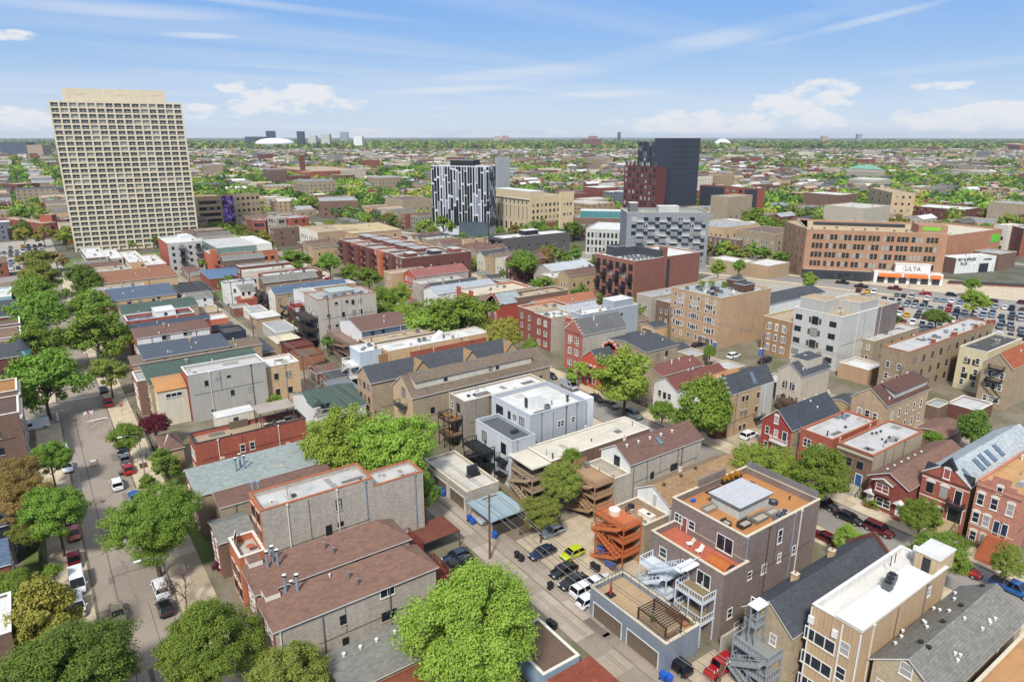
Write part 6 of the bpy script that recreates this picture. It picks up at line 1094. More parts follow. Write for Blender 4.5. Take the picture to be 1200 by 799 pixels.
RW3 = [
 ('siding_house','white sided house with maroon-brown gable roof left of the big round tree gap',(793,457.5),(845,436),(766.7,447.5),7.4,WSIDE,'gx',mat('shingle','#6e4038'),dict(rise=2.0),('grid','w',3,(1.2,4.4),.9,1.5,'dh','d','s')),
 ('brick_house','cream front house with tan and orange roof hidden partly by the street tree',(820,458),(866,440),(805,449),7.2,OFFW,'gx',mat('shingle','#a1764d'),dict(rise=1.6),('grid','w',2,(1.2,4.4),.9,1.5,'dh','d','s')),
 ('siding_house','low house with maroon shingle roof behind the white sided house',(775,441),(822,427),(757,430),6.6,B_COM,'gx',mat('shingle','#704640'),dict(rise=1.6),None),
 ('long_house','long house with wide dark grey roof behind the orange stepped front',(757,413),(792,403),(703,398),8.2,B_COM,'gx',S_DGR,dict(rise=1.2),[(781,414,1),(771,418,1)]),
 ('gabled_house','bright orange brick cottage with pointed gable and arched windows',(703,425.8),(728,416),(682,418),7.4,mat('brick','#b2472c'),'gx',S_DGR,dict(rise=2.6),('grid','w',3,(1.2,4.2),.8,1.6,'dh','d','a')),
 ('brick_house','red brick three-storey with stepped white-capped gable and grey roof',(683,392.5),(733,387.5-6),(663,385),11,mat('brick','#9c5747'),'gx',mat('shingle','#5f5f5f'),dict(rise=3.2,faces={'s':CMU}),('grid','w',2,(1.2,4.6,8),1.5,1.7,'dh2','w','s')),
 ('modern_house','grey-blue rendered house with stepped roofline behind the stepped gable house',(683,369),(746,356),(672,364),12.0,mat('plain','#9ba3ab',.85,.05),'flat',M_WHT,dict(par=.4,cop=WHITE),[(728.5,368,0)]),
 ('brick_building','narrow red brick building with recessed front beside the grey-blue house',(671,374),(700,366),(664,371),10.6,B_BRT,'flat',M_WHT,dict(par=.5),None),
 ('brick_building','brick and grey block three-storey with striped front and roof deck',(645.8,373),(668,366),(627,366),10.6,B_GREY,'flat',M_WHT,dict(par=.6,faces={'w':B_RED}),('grid','w',2,(1.2,4.4,7.6),1.4,1.7,'dh2','w','s')),
 ('brick_building','red brick three-storey with dark roof box left of the striped front',(626,365),(660,355),(609,358),10.8,B_RED,'flat',M_TAN,dict(par=.6),None),
 ('house','white gabled house with orange shingle roof behind the striped brick front',(632,361),(690,347),(622,356),9.5,WSIDE,'gx',mat('shingle','#9a6148'),dict(rise=1.8),None),
 ('house','white twin-gabled house with pale grey roof',(664,369),(700,360),(643,362),9.2,WSIDE,'gx',mat('shingle','#9fa3a6'),dict(rise=1.6),('grid','w',2,(6.8,),1,1.4,'dh','d','s')),
 ('brick_building','tall brick house with open red frame top at the middle of the row',(607,349),(660,338),(597,343),11,B_BRN,'flat',M_TAN,dict(par=.7,faces={'w':B_RED}),None),
 ('gabled_house','red brick house with ornate stepped gable and pale slate roof',(585,357),(604,350),(567,352),9.6,mat('brick','#97392b'),'gx',mat('shingle','#8f989b'),dict(rise=2.6),('grid','w',2,(1.2,4.6,7.6),1.0,1.7,'dh','d','a')),
 ('brick_building','red brick twin-front building with tan roof and arched parapets',(556,347),(616,334),(529,340),9.2,mat('brick','#a04530'),'flat',mat('membrane','#c4b79d'),dict(par=.6,faces={'s':B_COM}),('grid','w',4,(1.2,4.6),1.1,1.8,'dh','d','a')),
 ('house','house with long pale grey gable roof in the red brick row',(513,345),(570,331),(510,337),8.6,WSIDE,'gx',mat('shingle','#9aa2a6'),dict(rise=1.8),None),
 ('gabled_house','red brick gabled house with dark slate roof in the row',(508,342),(548,330),(501,337),8.8,mat('brick','#96432f'),'gx',S_DGR,dict(rise=2.2),('grid','w',2,(1.2,4.4),1,1.7,'dh','w','s')),
 ('brick_house','orange-red brick house with reddish slate roof next to the dark condominium',(488,325),(548,317),(480,319),10,mat('brick','#a8452e'),'gx',mat('shingle','#8a5750'),dict(rise=2.2,faces={'s':B_GREY}),('grid','w',2,(1.2,4.6,7.6),1.1,1.7,'dh','w','s')),
 ('brick_building','large dark brick condominium end wall with roof decks',(472,303),(543,292),(463,300),13,B_DRED,'flat',M_GRY,dict(par=.5),None),
]
for i in range(5):   # bay fronted row joined to the condominium, running away along the street
    a = (463-i*13.5, 299-i*3.8); RW3.append(('brick_row_house','bay-fronted dark red row house, number counted away from the big end wall: '+('first','second','third','fourth','fifth')[i], (a[0],a[1]), 26, (a[0]-12.5,a[1]-3.6), 13-.2*i, B_BRT if i % 2 else B_DRED, 'flat', M_GRY, dict(par=.7), ('grid','w',2,(1.5,5,8.6),1.6,2.0,'dh2','d','s')))
RW3 += [
 # far side of that block and the next
 ('brick_building','white and tan two-faced hall with tall side windows at the far crossing',(372,272.5),24,(341,266.5),12,B_TAN,'flat',M_TAN,dict(par=.4,faces={'w':OFFW}),('grid','w',8,(6.5,),1.0,1.6,'dh','d','n')),
 ('brick_building','tan slope-roofed hall beside a tall grey concrete wall',(412,274),30,(402,266),11,mat('brick','#b0906c'),'shed',mat('membrane','#b8a57c'),dict(rise=1.0),None),
 ('brick_building','buff corner building with dark roof box behind the brown row',(541,281),(572,275),(500,286),11,B_BUFF,'flat',M_TAN,dict(par=.4),None),
 ('scaffold_building','charcoal building with white roof and dark rear porches',(589,280),(668,272),(568,277),13,mat('plain','#5b5957',.85,.06),'flat',M_WHT,dict(par=.4,cop=DARK),None),
 ('house','grey gabled house with pale metal roof by the far alley',(647,318),(690,310),(638,311),7.5,CMU,'gx',mat('ribs','#aeb3b6'),dict(rise=1.8),None),
 ('house','tan building with white flat roof left of the six-storey brick block',(650,326),(690,320),(640,320),6.5,B_TAN,'flat',M_WHT,dict(par=.2),None),
 ('siding_house','off-white three-storey house with dark gable roof and boxed dormer',(940,441),(973,430),(914,432),8.6,mat('siding','#bdb3a3'),'gx',S_DGR,dict(rise=2.4),('grid','w',2,(1.2,4.6),1.1,1.7,'dh','d','s')),
 ('brick_building','tan brick house with brown hipped dormer roof and white side strip',(1039.5,475.8),(1090,455),(1002,462),8.4,mat('brick','#a88f70'),'gx',mat('shingle','#5a3e35'),dict(rise=2.8),('grid','w',3,(1.2,4.6),1.1,1.7,'dh','w','s')),
 ('brick_building','long tan brick apartment block with pale roof and many flues',(1066,413),(1150,375),(1033,406),12.4,mat('brick','#8e7a5f'),'flat',M_LGR,dict(par=.3,cop=ORANGE_C),('grid','s',10,(1.4,4.8,8.6),1.1,1.8,'dh','d','s')),
 ('brick_building','pale-roofed two-storey building between the grey block and long tan apartments',(1025,400),(1076,383),(999,396),7.4,B_COM,'flat',M_LGR,dict(par=.3),None),
 ('brick_building','cream rear-walled flat building with dark roof',(1158,413),(1200,397),(1117,408.7),11,mat('plain','#cdc39f',.85,.06),'flat',M_DRK,dict(par=.4,cop=OFFW),('grid','w',2,(3.2,7.0),1.4,1.4,'dh2','d','n')),
 ('brick_building','tan gabled brick rear with criss-cross fire stairs and orange-brown roof side',(1187,432),30,(1152,424),10.5,mat('brick','#9b8667'),'gx',mat('shingle','#94512f'),dict(rise=3.0),('grid','w',3,(1.2,4.4,7.4),1.0,1.6,'dh','w','n')),
 ('garage','low garage with white roof beside the rear yards',(1146,482),(1165,473),(1108,473),3.4,B_DRED,'flat',M_LGR,dict(par=.25,cop=OFFW),None),
 ('garage','garage with brown roof next to the dark evergreen',(1108,512),(1119,497),(1075,501),3.2,B_BRN,'gx',S_RBR,dict(rise=.7),None),
 ('garage','peach flat-roofed garage with white shutter below the long tan apartments',(1018,434),(1029,425),(985,424),4.2,mat('plain','#b39274',.85,.08),'flat',M_WHT,dict(par=.3,cop=OFFW),None),
 ('garage','garage with a painted orange and green shutter in the rear yard',(1100,478),(1112,471),(1089,470),3.4,B_BRN,'flat',M_GRY,dict(par=.2),None),
 ('house','narrow tan brick back house with arched windows beside the green-wrapped building',(928,378),(936,362),(900,369),11,mat('brick','#94724f'),'flat',M_TAN,dict(par=.3),('grid','w',3,(1.2,4.4,7.6),.9,1.6,'dh','w','a')),
 ('brick_building','tan brick four-storey with cluttered roof terrace and pergolas',(845,349.5),(902,337),(783,337),16,mat('brick','#a98a68'),'flat',M_GRY,dict(par=.5,cop=STONE),('grid','w',3,(4.2,7.8,11.6),2.6,1.6,'tri','w','s')),
 ('shed','pale canopy building with white flat roof behind the roof terrace',(900,312),(916,306),(870,308),6,B_TAN,'flat',M_WHT,dict(par=.2),None),
 ('shed','big white flat-roofed store with beige wall',(888,306),(917,317),(846,300),6,mat('plain','#a3937b',.85,.06),'flat',M_WHT,dict(par=.2),None),
 ('brick_building','brown two-storey brick building with grey roof before the grey apartments',(871,281),(896,286),(834,276),10,B_BRN,'flat',M_GRY,dict(par=.3),('grid','w',6,(1.5,5.4),1.2,1.8,'dh','b','s')),
 ('house','white flat building with black windows right of the grey apartments',(868,263),(871,258),(836,258),9,WSIDE,'flat',M_WHT,dict(par=.3),('grid','w',4,(3.5,),1.2,3.0,'fix','d','n')),
]
r3 = rows(RW3, near=False)
bb = {o.nm+str(i): o for i, o in enumerate(r3)}
b = r3[6]; b.house(b.L*.55, .2, b.L*.9, b.W-.4, 2.6, mat('plain','#9ba3ab',.85,.05))
for i in range(5): b = r3[5]; W = b.W; b.block('stepped_gable', -.2, i*W*.1, 10.8, .3, (i+1)*W*.1, 11.5+i*.65, mat('brick','#9c5747'), top=OFFW); b.block('stepped_gable', -.2, W-(i+1)*W*.1, 10.8, .3, W-i*W*.1, 11.5+i*.65, mat('brick','#9c5747'), top=OFFW)
b = r3[13]; W = b.W; [b.block('stepped_gable', -.2, W*.12*i, 9.4, .3, W-W*.12*i, 10.2+i*.8, mat('brick','#97392b')) for i in range(4)]
b = r3[14]; W = b.W; [b.block('front_parapet', -.15, W*f-1.2, 9.2, .3, W*f+1.2, 10.7, mat('brick','#a04530')) for f in (.18,.82)]
b = Bld('stepped_front', 'orange-red stepped brick parapet front before the long dark grey roof', (724,410.5), 3, (706,404.5), 9.6, mat('brick','#b2472c'), 'flat', S_DGR, par=.1, near=True); [b.block('stepped_gable', -.1, b.W*.16*i, 9.5, .4, b.W-b.W*.16*i, 10.2+i*.6, mat('brick','#b2472c'), top=OFFW) for i in range(3)]
for b in r3[19:24]: b.block('bay', -1.2, b.W*.1, 0, -.02, b.W*.48, 12.2, B_ORG if b is r3[20] else B_DRED); [b.balc('w', b.W*.75, z, b.W*.4, 1.4) for z in (3.6, 7.0, 10)]; b.house(b.L*.4, 1, b.L*.6, b.W-1, 2.2, B_DRED, rm=M_GRY)
b = r3[18]; [b.house(b.L*f, 1, b.L*f+4, b.W-1, 2.0, m_, rm=M_LGR) for f, m_ in ((.1,B_DRED),(.45,DARK),(.75,B_RED))]; [b.win('s', b.L*f, 7.5, 1.4, 1.6, 'fix', 'd', 'n') for f in (.12,.5,.72)]
b = r3[27]; b.house(b.L*.4, b.W*.4, b.L*.6, b.W*.8, 2.4, BLACK); [b.block('porch_frame', -2.5, b.W*f, 0, -2.2, b.W*f+.3, 12.4, BLACK) for f in (0,.33,.66,.97)]; [b.block('porch_deck', -2.6, .2, z, -.02, b.W-.2, z+.2, DARK) for z in (3,6,9,12)]
b = r3[30]; b.block('dormer', 3, 1, 9.3, b.L-2, b.W-1, 11.6, mat('siding','#bdb3a3'), top=S_DGR); b.house(3,1,b.L-2,b.W-1,2.9,mat('siding','#bdb3a3'),rm=S_DGR,name='dormer') if False else None; b.porch('w', .5, 4, 3, (2.2,), BRWOOD)
b = r3[31]; k = MB(); Lb, Wb = b.L, b.W; k.faces([(4,.6,8.6),(Lb-.2,.6,8.6),(Lb-.2,.6,10.2),(4,.6,10.2),(4,Wb*.5,11.2),(Lb-.2,Wb*.5,11.2)],[(0,1,2,3),(0,3,4),(1,5,2)],LTGREY); k.faces([(3.7,.3,10.2),(Lb,.3,10.2),(Lb,Wb*.5,11.5),(3.7,Wb*.5,11.5)],[(0,1,2,3)],mat('shingle','#5a3e35')); k.build('dormer', b.r); b.grid('s', 5, (1.2,4.6), 1.0, 1.9, fr='w')
b = r3[32]; [b.hood(b.L*f, b.W*g) for f, g in ((.3,.5),(.33,.4),(.55,.5),(.58,.6),(.8,.6),(.85,.4))]; [b.chim(b.L*f, .5, 1.4, .8, B_RED) for f in (.27,.5,.52,.78,.95)]
b = r3[35]; k = MB(); [k.beam((-1.0,b.W*a0,z0),(-1.0,b.W*a1,z1),.12,BLACK,.3) for a0,z0,a1,z1 in ((.2,3.4,.8,6.6),(.8,6.6,.3,9.6),(.5,.4,.15,3.4))]; k.build('fire_stair', b.r); [b.balc('w', b.W*.5, z, b.W*.5, 1.2) for z in (6.6, 9.6)]
b = r3[41]; [b.house(b.L*f, b.W*g, b.L*f+5, b.W*g+4, 2.4, BRWOOD, rm=DARK, name='pergola') for f, g in ((.55,.1),(.7,.4))]; [shrub(b.o.x+b.L*f, b.o.y+b.W*g, 1.2, 2, 'green', 'green shrub on the cluttered roof terrace', 'roof terrace shrubs', z=b.rz) for f, g in ((.5,.7),(.6,.55),(.8,.3),(.4,.8))]; [b.ac(b.L*f, b.W*g) for f, g in ((.1,.2),(.15,.4),(.2,.6),(.12,.8),(.3,.3),(.3,.75),(.42,.5))]; b.garage('w', 5, 4.5, 2.6)
for i in range(10): MB().box(0,0,0,1.8,.8,.7,(DARK,OFFW,GALV,BRWOOD)[i%4]).box(0,.6,.7,1.8,.8,1.0,DARK).build('outdoor_sofa', loc=(b.o.x+b.L*(.08+.085*i), b.o.y+b.W*(.25+.5*((i*7)%5)/5), b.rz), rz=i*.7, label='piece of outdoor seating on the cluttered roof terrace', cat='sofa', group='seating on the cluttered roof terrace')
# green-wrapped building site, half clad
b = Bld('siding_building', 'half-clad grey building with long charcoal roof and bright green wrap on its side', (879,362), (950,339), (852,354), 9.6, DARK, 'gx', S_DGR, rise=1.4, near=False, faces={'s': WSIDE, 'w': SLATE}); b.grid('w', 2, (1.4,4.6,7.2), 2.4, 1.5, 'dh2', 'd', 'n', m=.4); b.block('green_wrap', b.L*.2, -.06, 2.0, b.L*.5, 0, 6.4, mat('plain','#5fbf35',.6,.15)); b.block('brick_base', -.05, -.1, 0, b.L*.75, -.062, 2.6, B_COM); b.block('cream_base', -.08, 0.02, 0, -.02, b.W, 4.2, OFFW)
# white five-storey with juliet windows
b = w5 = Bld('modern_building', 'light grey five-storey building with dark shuttered windows, unfinished roof boxes and green patch', (987,372), (1041,352), (931,360), 15.4, mat('plain','#bdbcb6',.85,.05), 'flat', M_TAN, par=.5, cop=WHITE, near=True)
for z in (2.2, 5.6, 9.0, 12.4):
    b.win('w', b.W*.88, z-.2, 2.0, 1.5, 'dh2', 'd', 'n'); b.win('w', b.W*.16, z-.2, 2.0, 1.5, 'dh2', 'd', 'n'); b.win('w', b.W*.53, z-.6, 1.9, 2.3, 'sl', 'd', 'n'); [b.block('shutter', -.06, b.W*.53+q-.35, z-.3, -.01, b.W*.53+q+.35, z+1.3, BRWOOD) for q in (-1.5,1.5)]
b.house(2, b.W*.45, 9, b.W-.3, 3.2, mat('plain','#aeada8',.85,.05), rm=M_TAN); b.house(b.L*.3, .3, b.L*.62, b.W*.4, 3.0, mat('plain','#aeada8',.85,.05), rm=M_TAN); b.block('green_wrap', 9.02, b.W*.5, b.rz, 9.1, b.W*.85, b.rz+3, mat('plain','#5fbf35',.6,.15)); b.block('brick_side', b.L*.62, -.08, 5, b.L+.02, 0, b.h+.15, mat('brick','#6f6460')); b.win('s', b.L*.8, 11.5, .9, .9, 'fix', 'd', 'n'); b.win('s', b.L*.78, 7.5, .9, .9, 'fix', 'd', 'n')
b = Bld('boundary_wall', 'grey block yard wall around the foot of the light grey five-storey building', (929,423), (960,412), .3, 4.5, CMU, 'flat', CMU, par=.05, cat='wall')
# six storey brick block
b = b6s = Bld('brick_block', 'large six-storey orange-brown brick block with balconies and dark rooftop terrace wall', (744,306), (826,296), (688.5,298), 19, mat('brick','#8a5743'), 'flat', M_WHT, par=.5, cop=OFFW, near=False, faces={'s': mat('brick','#7b4c3c')})
for i, z in enumerate((1.5, 4.9, 8.3, 11.7, 15.1)):
    for j in range(6): b.win('w', b.W*(.09+.164*j), z, 2.1, 2.4, 'sl', 'd', 'n'); (b.balc('w', b.W*(.09+.164*j), z-.05, 2.6, 1.3) if (i+j) % 2 else None)
b.block('terrace_wall', b.L*.05, b.W*.6, b.rz, b.L*.5, b.W*.64, b.rz+3.0, mat('plain','#3c4048',.8,.05)); b.block('terrace_wall', b.L*.38, .3, b.rz, b.L*.41, b.W*.6, b.rz+3.0, mat('plain','#3c4048',.8,.05)); b.block('brick_pier', b.L*.42, -.15, 0, b.L*.47, 2.5, 22.5, mat('brick','#7b4c3c')); b.block('painted_shade_strip', b.L*.47, -.03, 0, b.L*.52, 0, 18, DARK); b.house(b.L*.1, b.W*.65, b.L*.25, b.W*.9, 3.5, mat('plain','#3c4048',.8,.05), rm=DARK)  # flat dark strip beside the brick pier: shade painted on as colour
[b.ac(b.L*(.08+.06*(i%5)), b.W*(.15+.14*(i//5))) for i in range(14)]
# tall grey apartments
b = gap = Bld('apartment_block', 'grey eight-storey apartment block with rows of white balconies and planted roof', (832,249), 20, (735,249), 27, mat('plain','#83888c',.8,.05), 'flat', mat('membrane','#8f917c'), par=.6, cop=WHITE, near=False, rot='C')
for z in range(7):
    for j in range(7): b.win('w', b.W*(.07+.14*j), 2.5+z*3.4, 2.4, 1.8, 'dh2', 'w' if (z*3+j) % 4 == 0 else 'd', 'n'); (b.balc('w', b.W*(.14+.14*j), 2.3+z*3.4, 3.4, 1.3, WHITE if (j+z) % 2 else GALV) if j < 6 else None)
b.house(4, b.W*.35, 10, b.W*.6, 3, LTGREY); b.house(5, b.W*.85, 11, b.W*.95, 4.5, mat('plain','#6a6c6e',.8,.05))
b = Bld('white_building', 'white framed modern building with dark slot windows before the grey apartments', (735,270), (742,262), (687,268), 14, LTGREY, 'flat', M_WHT, par=.4, cop=WHITE, near=False, rot='C'); b.grid('w', 10, (1.5,5.5,9.5), 1.2, 2.6, 'fix', 'd', 'n', m=.3)
b = Bld('brick_building', 'brown and glass four-storey building behind the white framed one', (735,256), 16, (672,255), 14, B_BRN, 'flat', M_GRY, par=.4, near=False, rot='C'); b.grid('w', 8, (1.5,5,8.5), 2.4, 1.9, 'dh2', 'd', 'n', m=.3); b.block('glass_storey', 1.5, 1, 14, 14, b.W-4, 18, mat('glass','#3f6a6c',None,.12,None,blind=2), top=M_WHT)
b = Bld('glass_building', 'teal glass office with white top edge behind the brown building', (672,236), 20, (659,236), 17, mat('glass','#3f7074',None,.12,None,blind=2), 'flat', M_WHT, par=.4, cop=WHITE, near=False, rot='C')
# beige bank building
b = Bld('stone_bank', 'beige stone office block with tall pilasters and penthouse', (621,232), 34, (568,226), 24, mat('plain','#c2b294',.85,.05), 'flat', M_TAN, par=1, cop=STONE, near=False, rot='C', faces={'s': mat('brick','#c2ac82')}); b.grid('w', 11, (10,), 1.5, 8, 'dh2', 'b', 'n', m=1); b.grid('w', 11, (19.5,), 1.2, 2, 'fix', 'b', 'n', m=1); b.grid('w', 9, (2,), 2, 5, 'fix', 'b', 'n'); b.grid('s', 9, (2,6,10,14,18), 1.6, 2, 'dh', 'd', 'n'); b.house(2, 3, 14, b.W-8, 4.5, mat('plain','#c2b294',.85,.05)); b.cornice('w', 22.6, STONE, .8, 1.0); [b.block('pilaster', -.5, b.W*(.06+.088*i), 9.5, -.02, b.W*(.06+.088*i)+.7, 18.6, mat('plain','#c2b294',.85,.05)) for i in range(11)]
b = Bld('penthouse_wing', 'buff stair wing at the right end of the beige stone office', (655,225), 10, (646,226), 30, mat('brick','#c2ac82'), 'flat', M_TAN, par=.4, near=False); b.grid('s', 3, (4,10,16,22), 1.2, 1.6, 'dh', 'd', 'n')
# zebra tower
b = zeb = Bld('striped_tower', 'white and black striped eleven-storey tower with irregular vertical panels', (573,195), 12, (505,194), 44, mat('plain','#c3c8ce',.7,.04), 'flat', M_GRY, par=.8, cop=WHITE, near=False, rot='C')
rr = random.Random(3); NP = 21; bl_ = mat('plain','#191c21',.3,.05); gr_ = mat('plain','#7e858d',.4,.05)
for i in range(NP):
    z = 6.0
    while z < 43:
        hh = rr.uniform(6, 17); z2 = min(43.4, z+hh); y0 = b.W*(i+rr.uniform(0,.2))/NP; y1 = b.W*(i+rr.uniform(.65,1))/NP
        b.block('dark_panel', -.25, y0, z, -.02, y1, z2, bl_ if rr.random() < .75 else gr_); z = z2+rr.uniform(.3, 2)
for i in range(8):
    z = 6
    while z < 43: hh = rr.uniform(4,12); z2 = min(43.4, z+hh); b.block('dark_panel', b.L*(i+.2)/8, -.25, z, b.L*(i+.6)/8, -.02, z2, bl_); z = z2+rr.uniform(1,5)
b.house(8, b.W*.35, 20, b.W*.75, 4, BLACK, rm=DARK); b.block('glass_base', -3, 0, 0, -.02, b.W*.5, 9, mat('glass','#3d4850',None,.12,None,blind=2), top=DARK)
b = Bld('grey_slab', 'plain light grey tower slab behind the striped tower', (583,184), 14, (574,184), 44, mat('plain','#9a9da0',.85,.04), 'flat', M_GRY, par=.4, near=False)
# dark tower with red wing
DT = mat('plain','#363c47',.6,.05); b = dk = Bld('dark_tower', 'charcoal high-rise with flat blank flank and lighter window bays', (790,167), 24, (748,170), 60, DT, 'flat', M_DRK, par=.5, cop=DT, near=False, dist=560)
for i in range(14):
    for j in range(7): b.win('w', b.W*(.07+.143*j), 3+i*4.0, 2.6, 2.9, 'dh2', 'w' if (i*5+j*3) % 7 < 2 else 'd', 'n')
b2_ = Bld('dark_tower_flank', 'taller blank charcoal slab forming the right side of the dark high-rise', (790.5,162.5), (821,165), 20, 62, DT, 'flat', M_DRK, par=.5, cop=DT, near=False, dist=556); [b2_.band('s', 4+i*4.2, mat('plain','#2b3038',.6,.05), .5, .06) for i in range(14)]
b = Bld('red_wing', 'dark red brick wing with dense windows stepping down from the charcoal high-rise', (770,196), 10, (732,191), 46, mat('brick','#5c2926'), 'flat', M_DRK, par=.5, cop=DT, near=False, dist=530)
for i in range(10):
    for j in range(8): b.win('w', b.W*(.06+.125*j), 3+i*4.2, 2.0, 2.6, 'dh', 'd' if (i+j) % 3 else 'g', 'n')
b = Bld('brick_apartments', 'red and black brick apartment block right of the charcoal high-rise', (888,222), 9, (820,217), 24, mat('brick','#8a452f'), 'flat', mat('membrane','#76807a'), par=.5, near=False, rot='C', cop=DARK)
for i in range(6):
    for j in range(9): b.win('w', b.W*(.05+.112*j), 2+i*3.7, 2.6, 2.2, 'dh2', 'd', 'n')
b.block('dark_bay', -.3, 0, 0, -.02, b.W*.2, 23.5, DT); b.block('dark_bay', -.3, b.W*.55, 0, -.02, b.W*.98, 23.5, DT)
# the big apartment slab on the left: a real grid of fins and floor slabs with recessed panes
TC = mat('plain','#d3c7ac',.85,.05); TG1 = mat('glass','#30383f',None,.12,None,blind=.8)
a = P(57,118,80); c = P(212,121,80); th = math.atan2(c.y-a.y, c.x-a.x); Lt = (c.xy-a.xy).length; tw = thing('apartment_tower', 'huge cream concrete grid apartment slab towering at the left', 'apartment tower', (a.x, a.y, 0), th); occ(0,0,Lt,20,th,a.x,a.y)
MB().box(.5,.9,0,Lt-.5,20,79.4,TC,top=M_TAN).build('wall', tw); NC, NF = 15, 27; fh = 77.0/NF; cw = Lt/NC
for i in range(NC+1): MB().box(i*cw-.42,0,0,i*cw+.42,.9,80,TC).build('concrete_fin', tw)
for j in range(NF+1): MB().box(0,.06,2.6+j*fh-.45,Lt,.9,2.6+j*fh+.4,TC).build('floor_slab', tw)
pm = MB().box(-cw/2+.3,0,0,cw/2-.3,.1,fh-.66,TG1).mesh('window'); fm_ = MB().box(-.06,-.1,0,.06,0,fh-.66,TC).box(-cw/2+.3,-.1,fh*.22,cw/2-.3,0,fh*.22+.12,WHITE).mesh('frame'); ct = 0; k = MB()
for j in range(NF):
    for i in range(NC):
        x, z = (i+.5)*cw, 2.6+j*fh+.31
        if j >= NF-20: put('window', pm, tw, (x,.75,z)); ct += 1
        else: k.box(x-cw/2+.3,.74,z,x+cw/2-.3,.85,z+fh-.66,TG1)
k.build('lower_windows', tw, kind='stuff'); k = MB()
for j in range(NF):
    for i in range(NC): x, z = (i+.5)*cw, 2.6+j*fh+.31; k.box(x-.05,.6,z,x+.05,.74,z+fh-.66,OFFW); k.box(x-cw/2+.3,.6,z+fh*.25,x+cw/2-.3,.72,z+fh*.25+.12,OFFW)
k.build('window_rails', tw, kind='stuff'); MB().box(Lt*.1,1.5,79.4,Lt*.88,18,86.5,TC,top=M_TAN).build('penthouse', tw)
for f in (.2,.5,.75): MB().box(Lt*f,1.4,83.5,Lt*f+4,1.5,84.6,TC).build('penthouse_vent', tw)
# beige block with mural, small crossing buildings
b = Bld('brick_building', 'buff office block with a tall purple and black painted mural on its corner', (258,229), (303,226), (230,231), 24, mat('brick','#c4a273'), 'flat', M_TAN, par=.6, near=False, rot='B', faces={'s': mat('brick','#a9926d')}); b0_ = b; b = Bld('office_wing', 'buff brick office wing left of the painted mural', (258.4,229.6), 14, (230,231), 24, mat('brick','#c4a273'), 'flat', M_TAN, par=.6, near=False, rot='C'); b.grid('w', 6, (3,7,11,15,19), 2.4, 2.2, 'dh2', 'd', 'n', m=1); b = b0_; b.grid('s', 5, (4,8,12,16,20), 1.8, 1.8, 'dh', 'd', 'n', us=[b.L*f for f in (.42,.55,.68,.81,.93)])
MU = bpy.data.materials.new('painted_mural'); MU.use_nodes = True; t_ = MU.node_tree; n_ = t_.nodes.new('ShaderNodeTexNoise'); n_.inputs['Scale'].default_value = .28; n_.inputs['Detail'].default_value = 1.5; n_.inputs['Distortion'].default_value = 1.4; r_ = t_.nodes.new('ShaderNodeValToRGB'); r_.color_ramp.interpolation = 'CONSTANT'
for e, cc in ((0,'#15131c'),(.42,'#5a3a86'),(.5,'#b16ab8'),(.58,'#2f4f9e'),(.64,'#e2d9e6')):
    el_ = r_.color_ramp.elements.new(e) if e not in (0,) else r_.color_ramp.elements[0]; el_.color = (*rgb(cc), 1)
tc_ = t_.nodes.new('ShaderNodeTexCoord'); t_.links.new(tc_.outputs['Object'], n_.inputs['Vector']); t_.links.new(n_.outputs[0], r_.inputs[0]); t_.links.new(r_.outputs[0], t_.nodes['Principled BSDF'].inputs['Base Color'])
b.block('mural', .2, -.1, 1, b.L*.3, -.02, 23.5, MU)
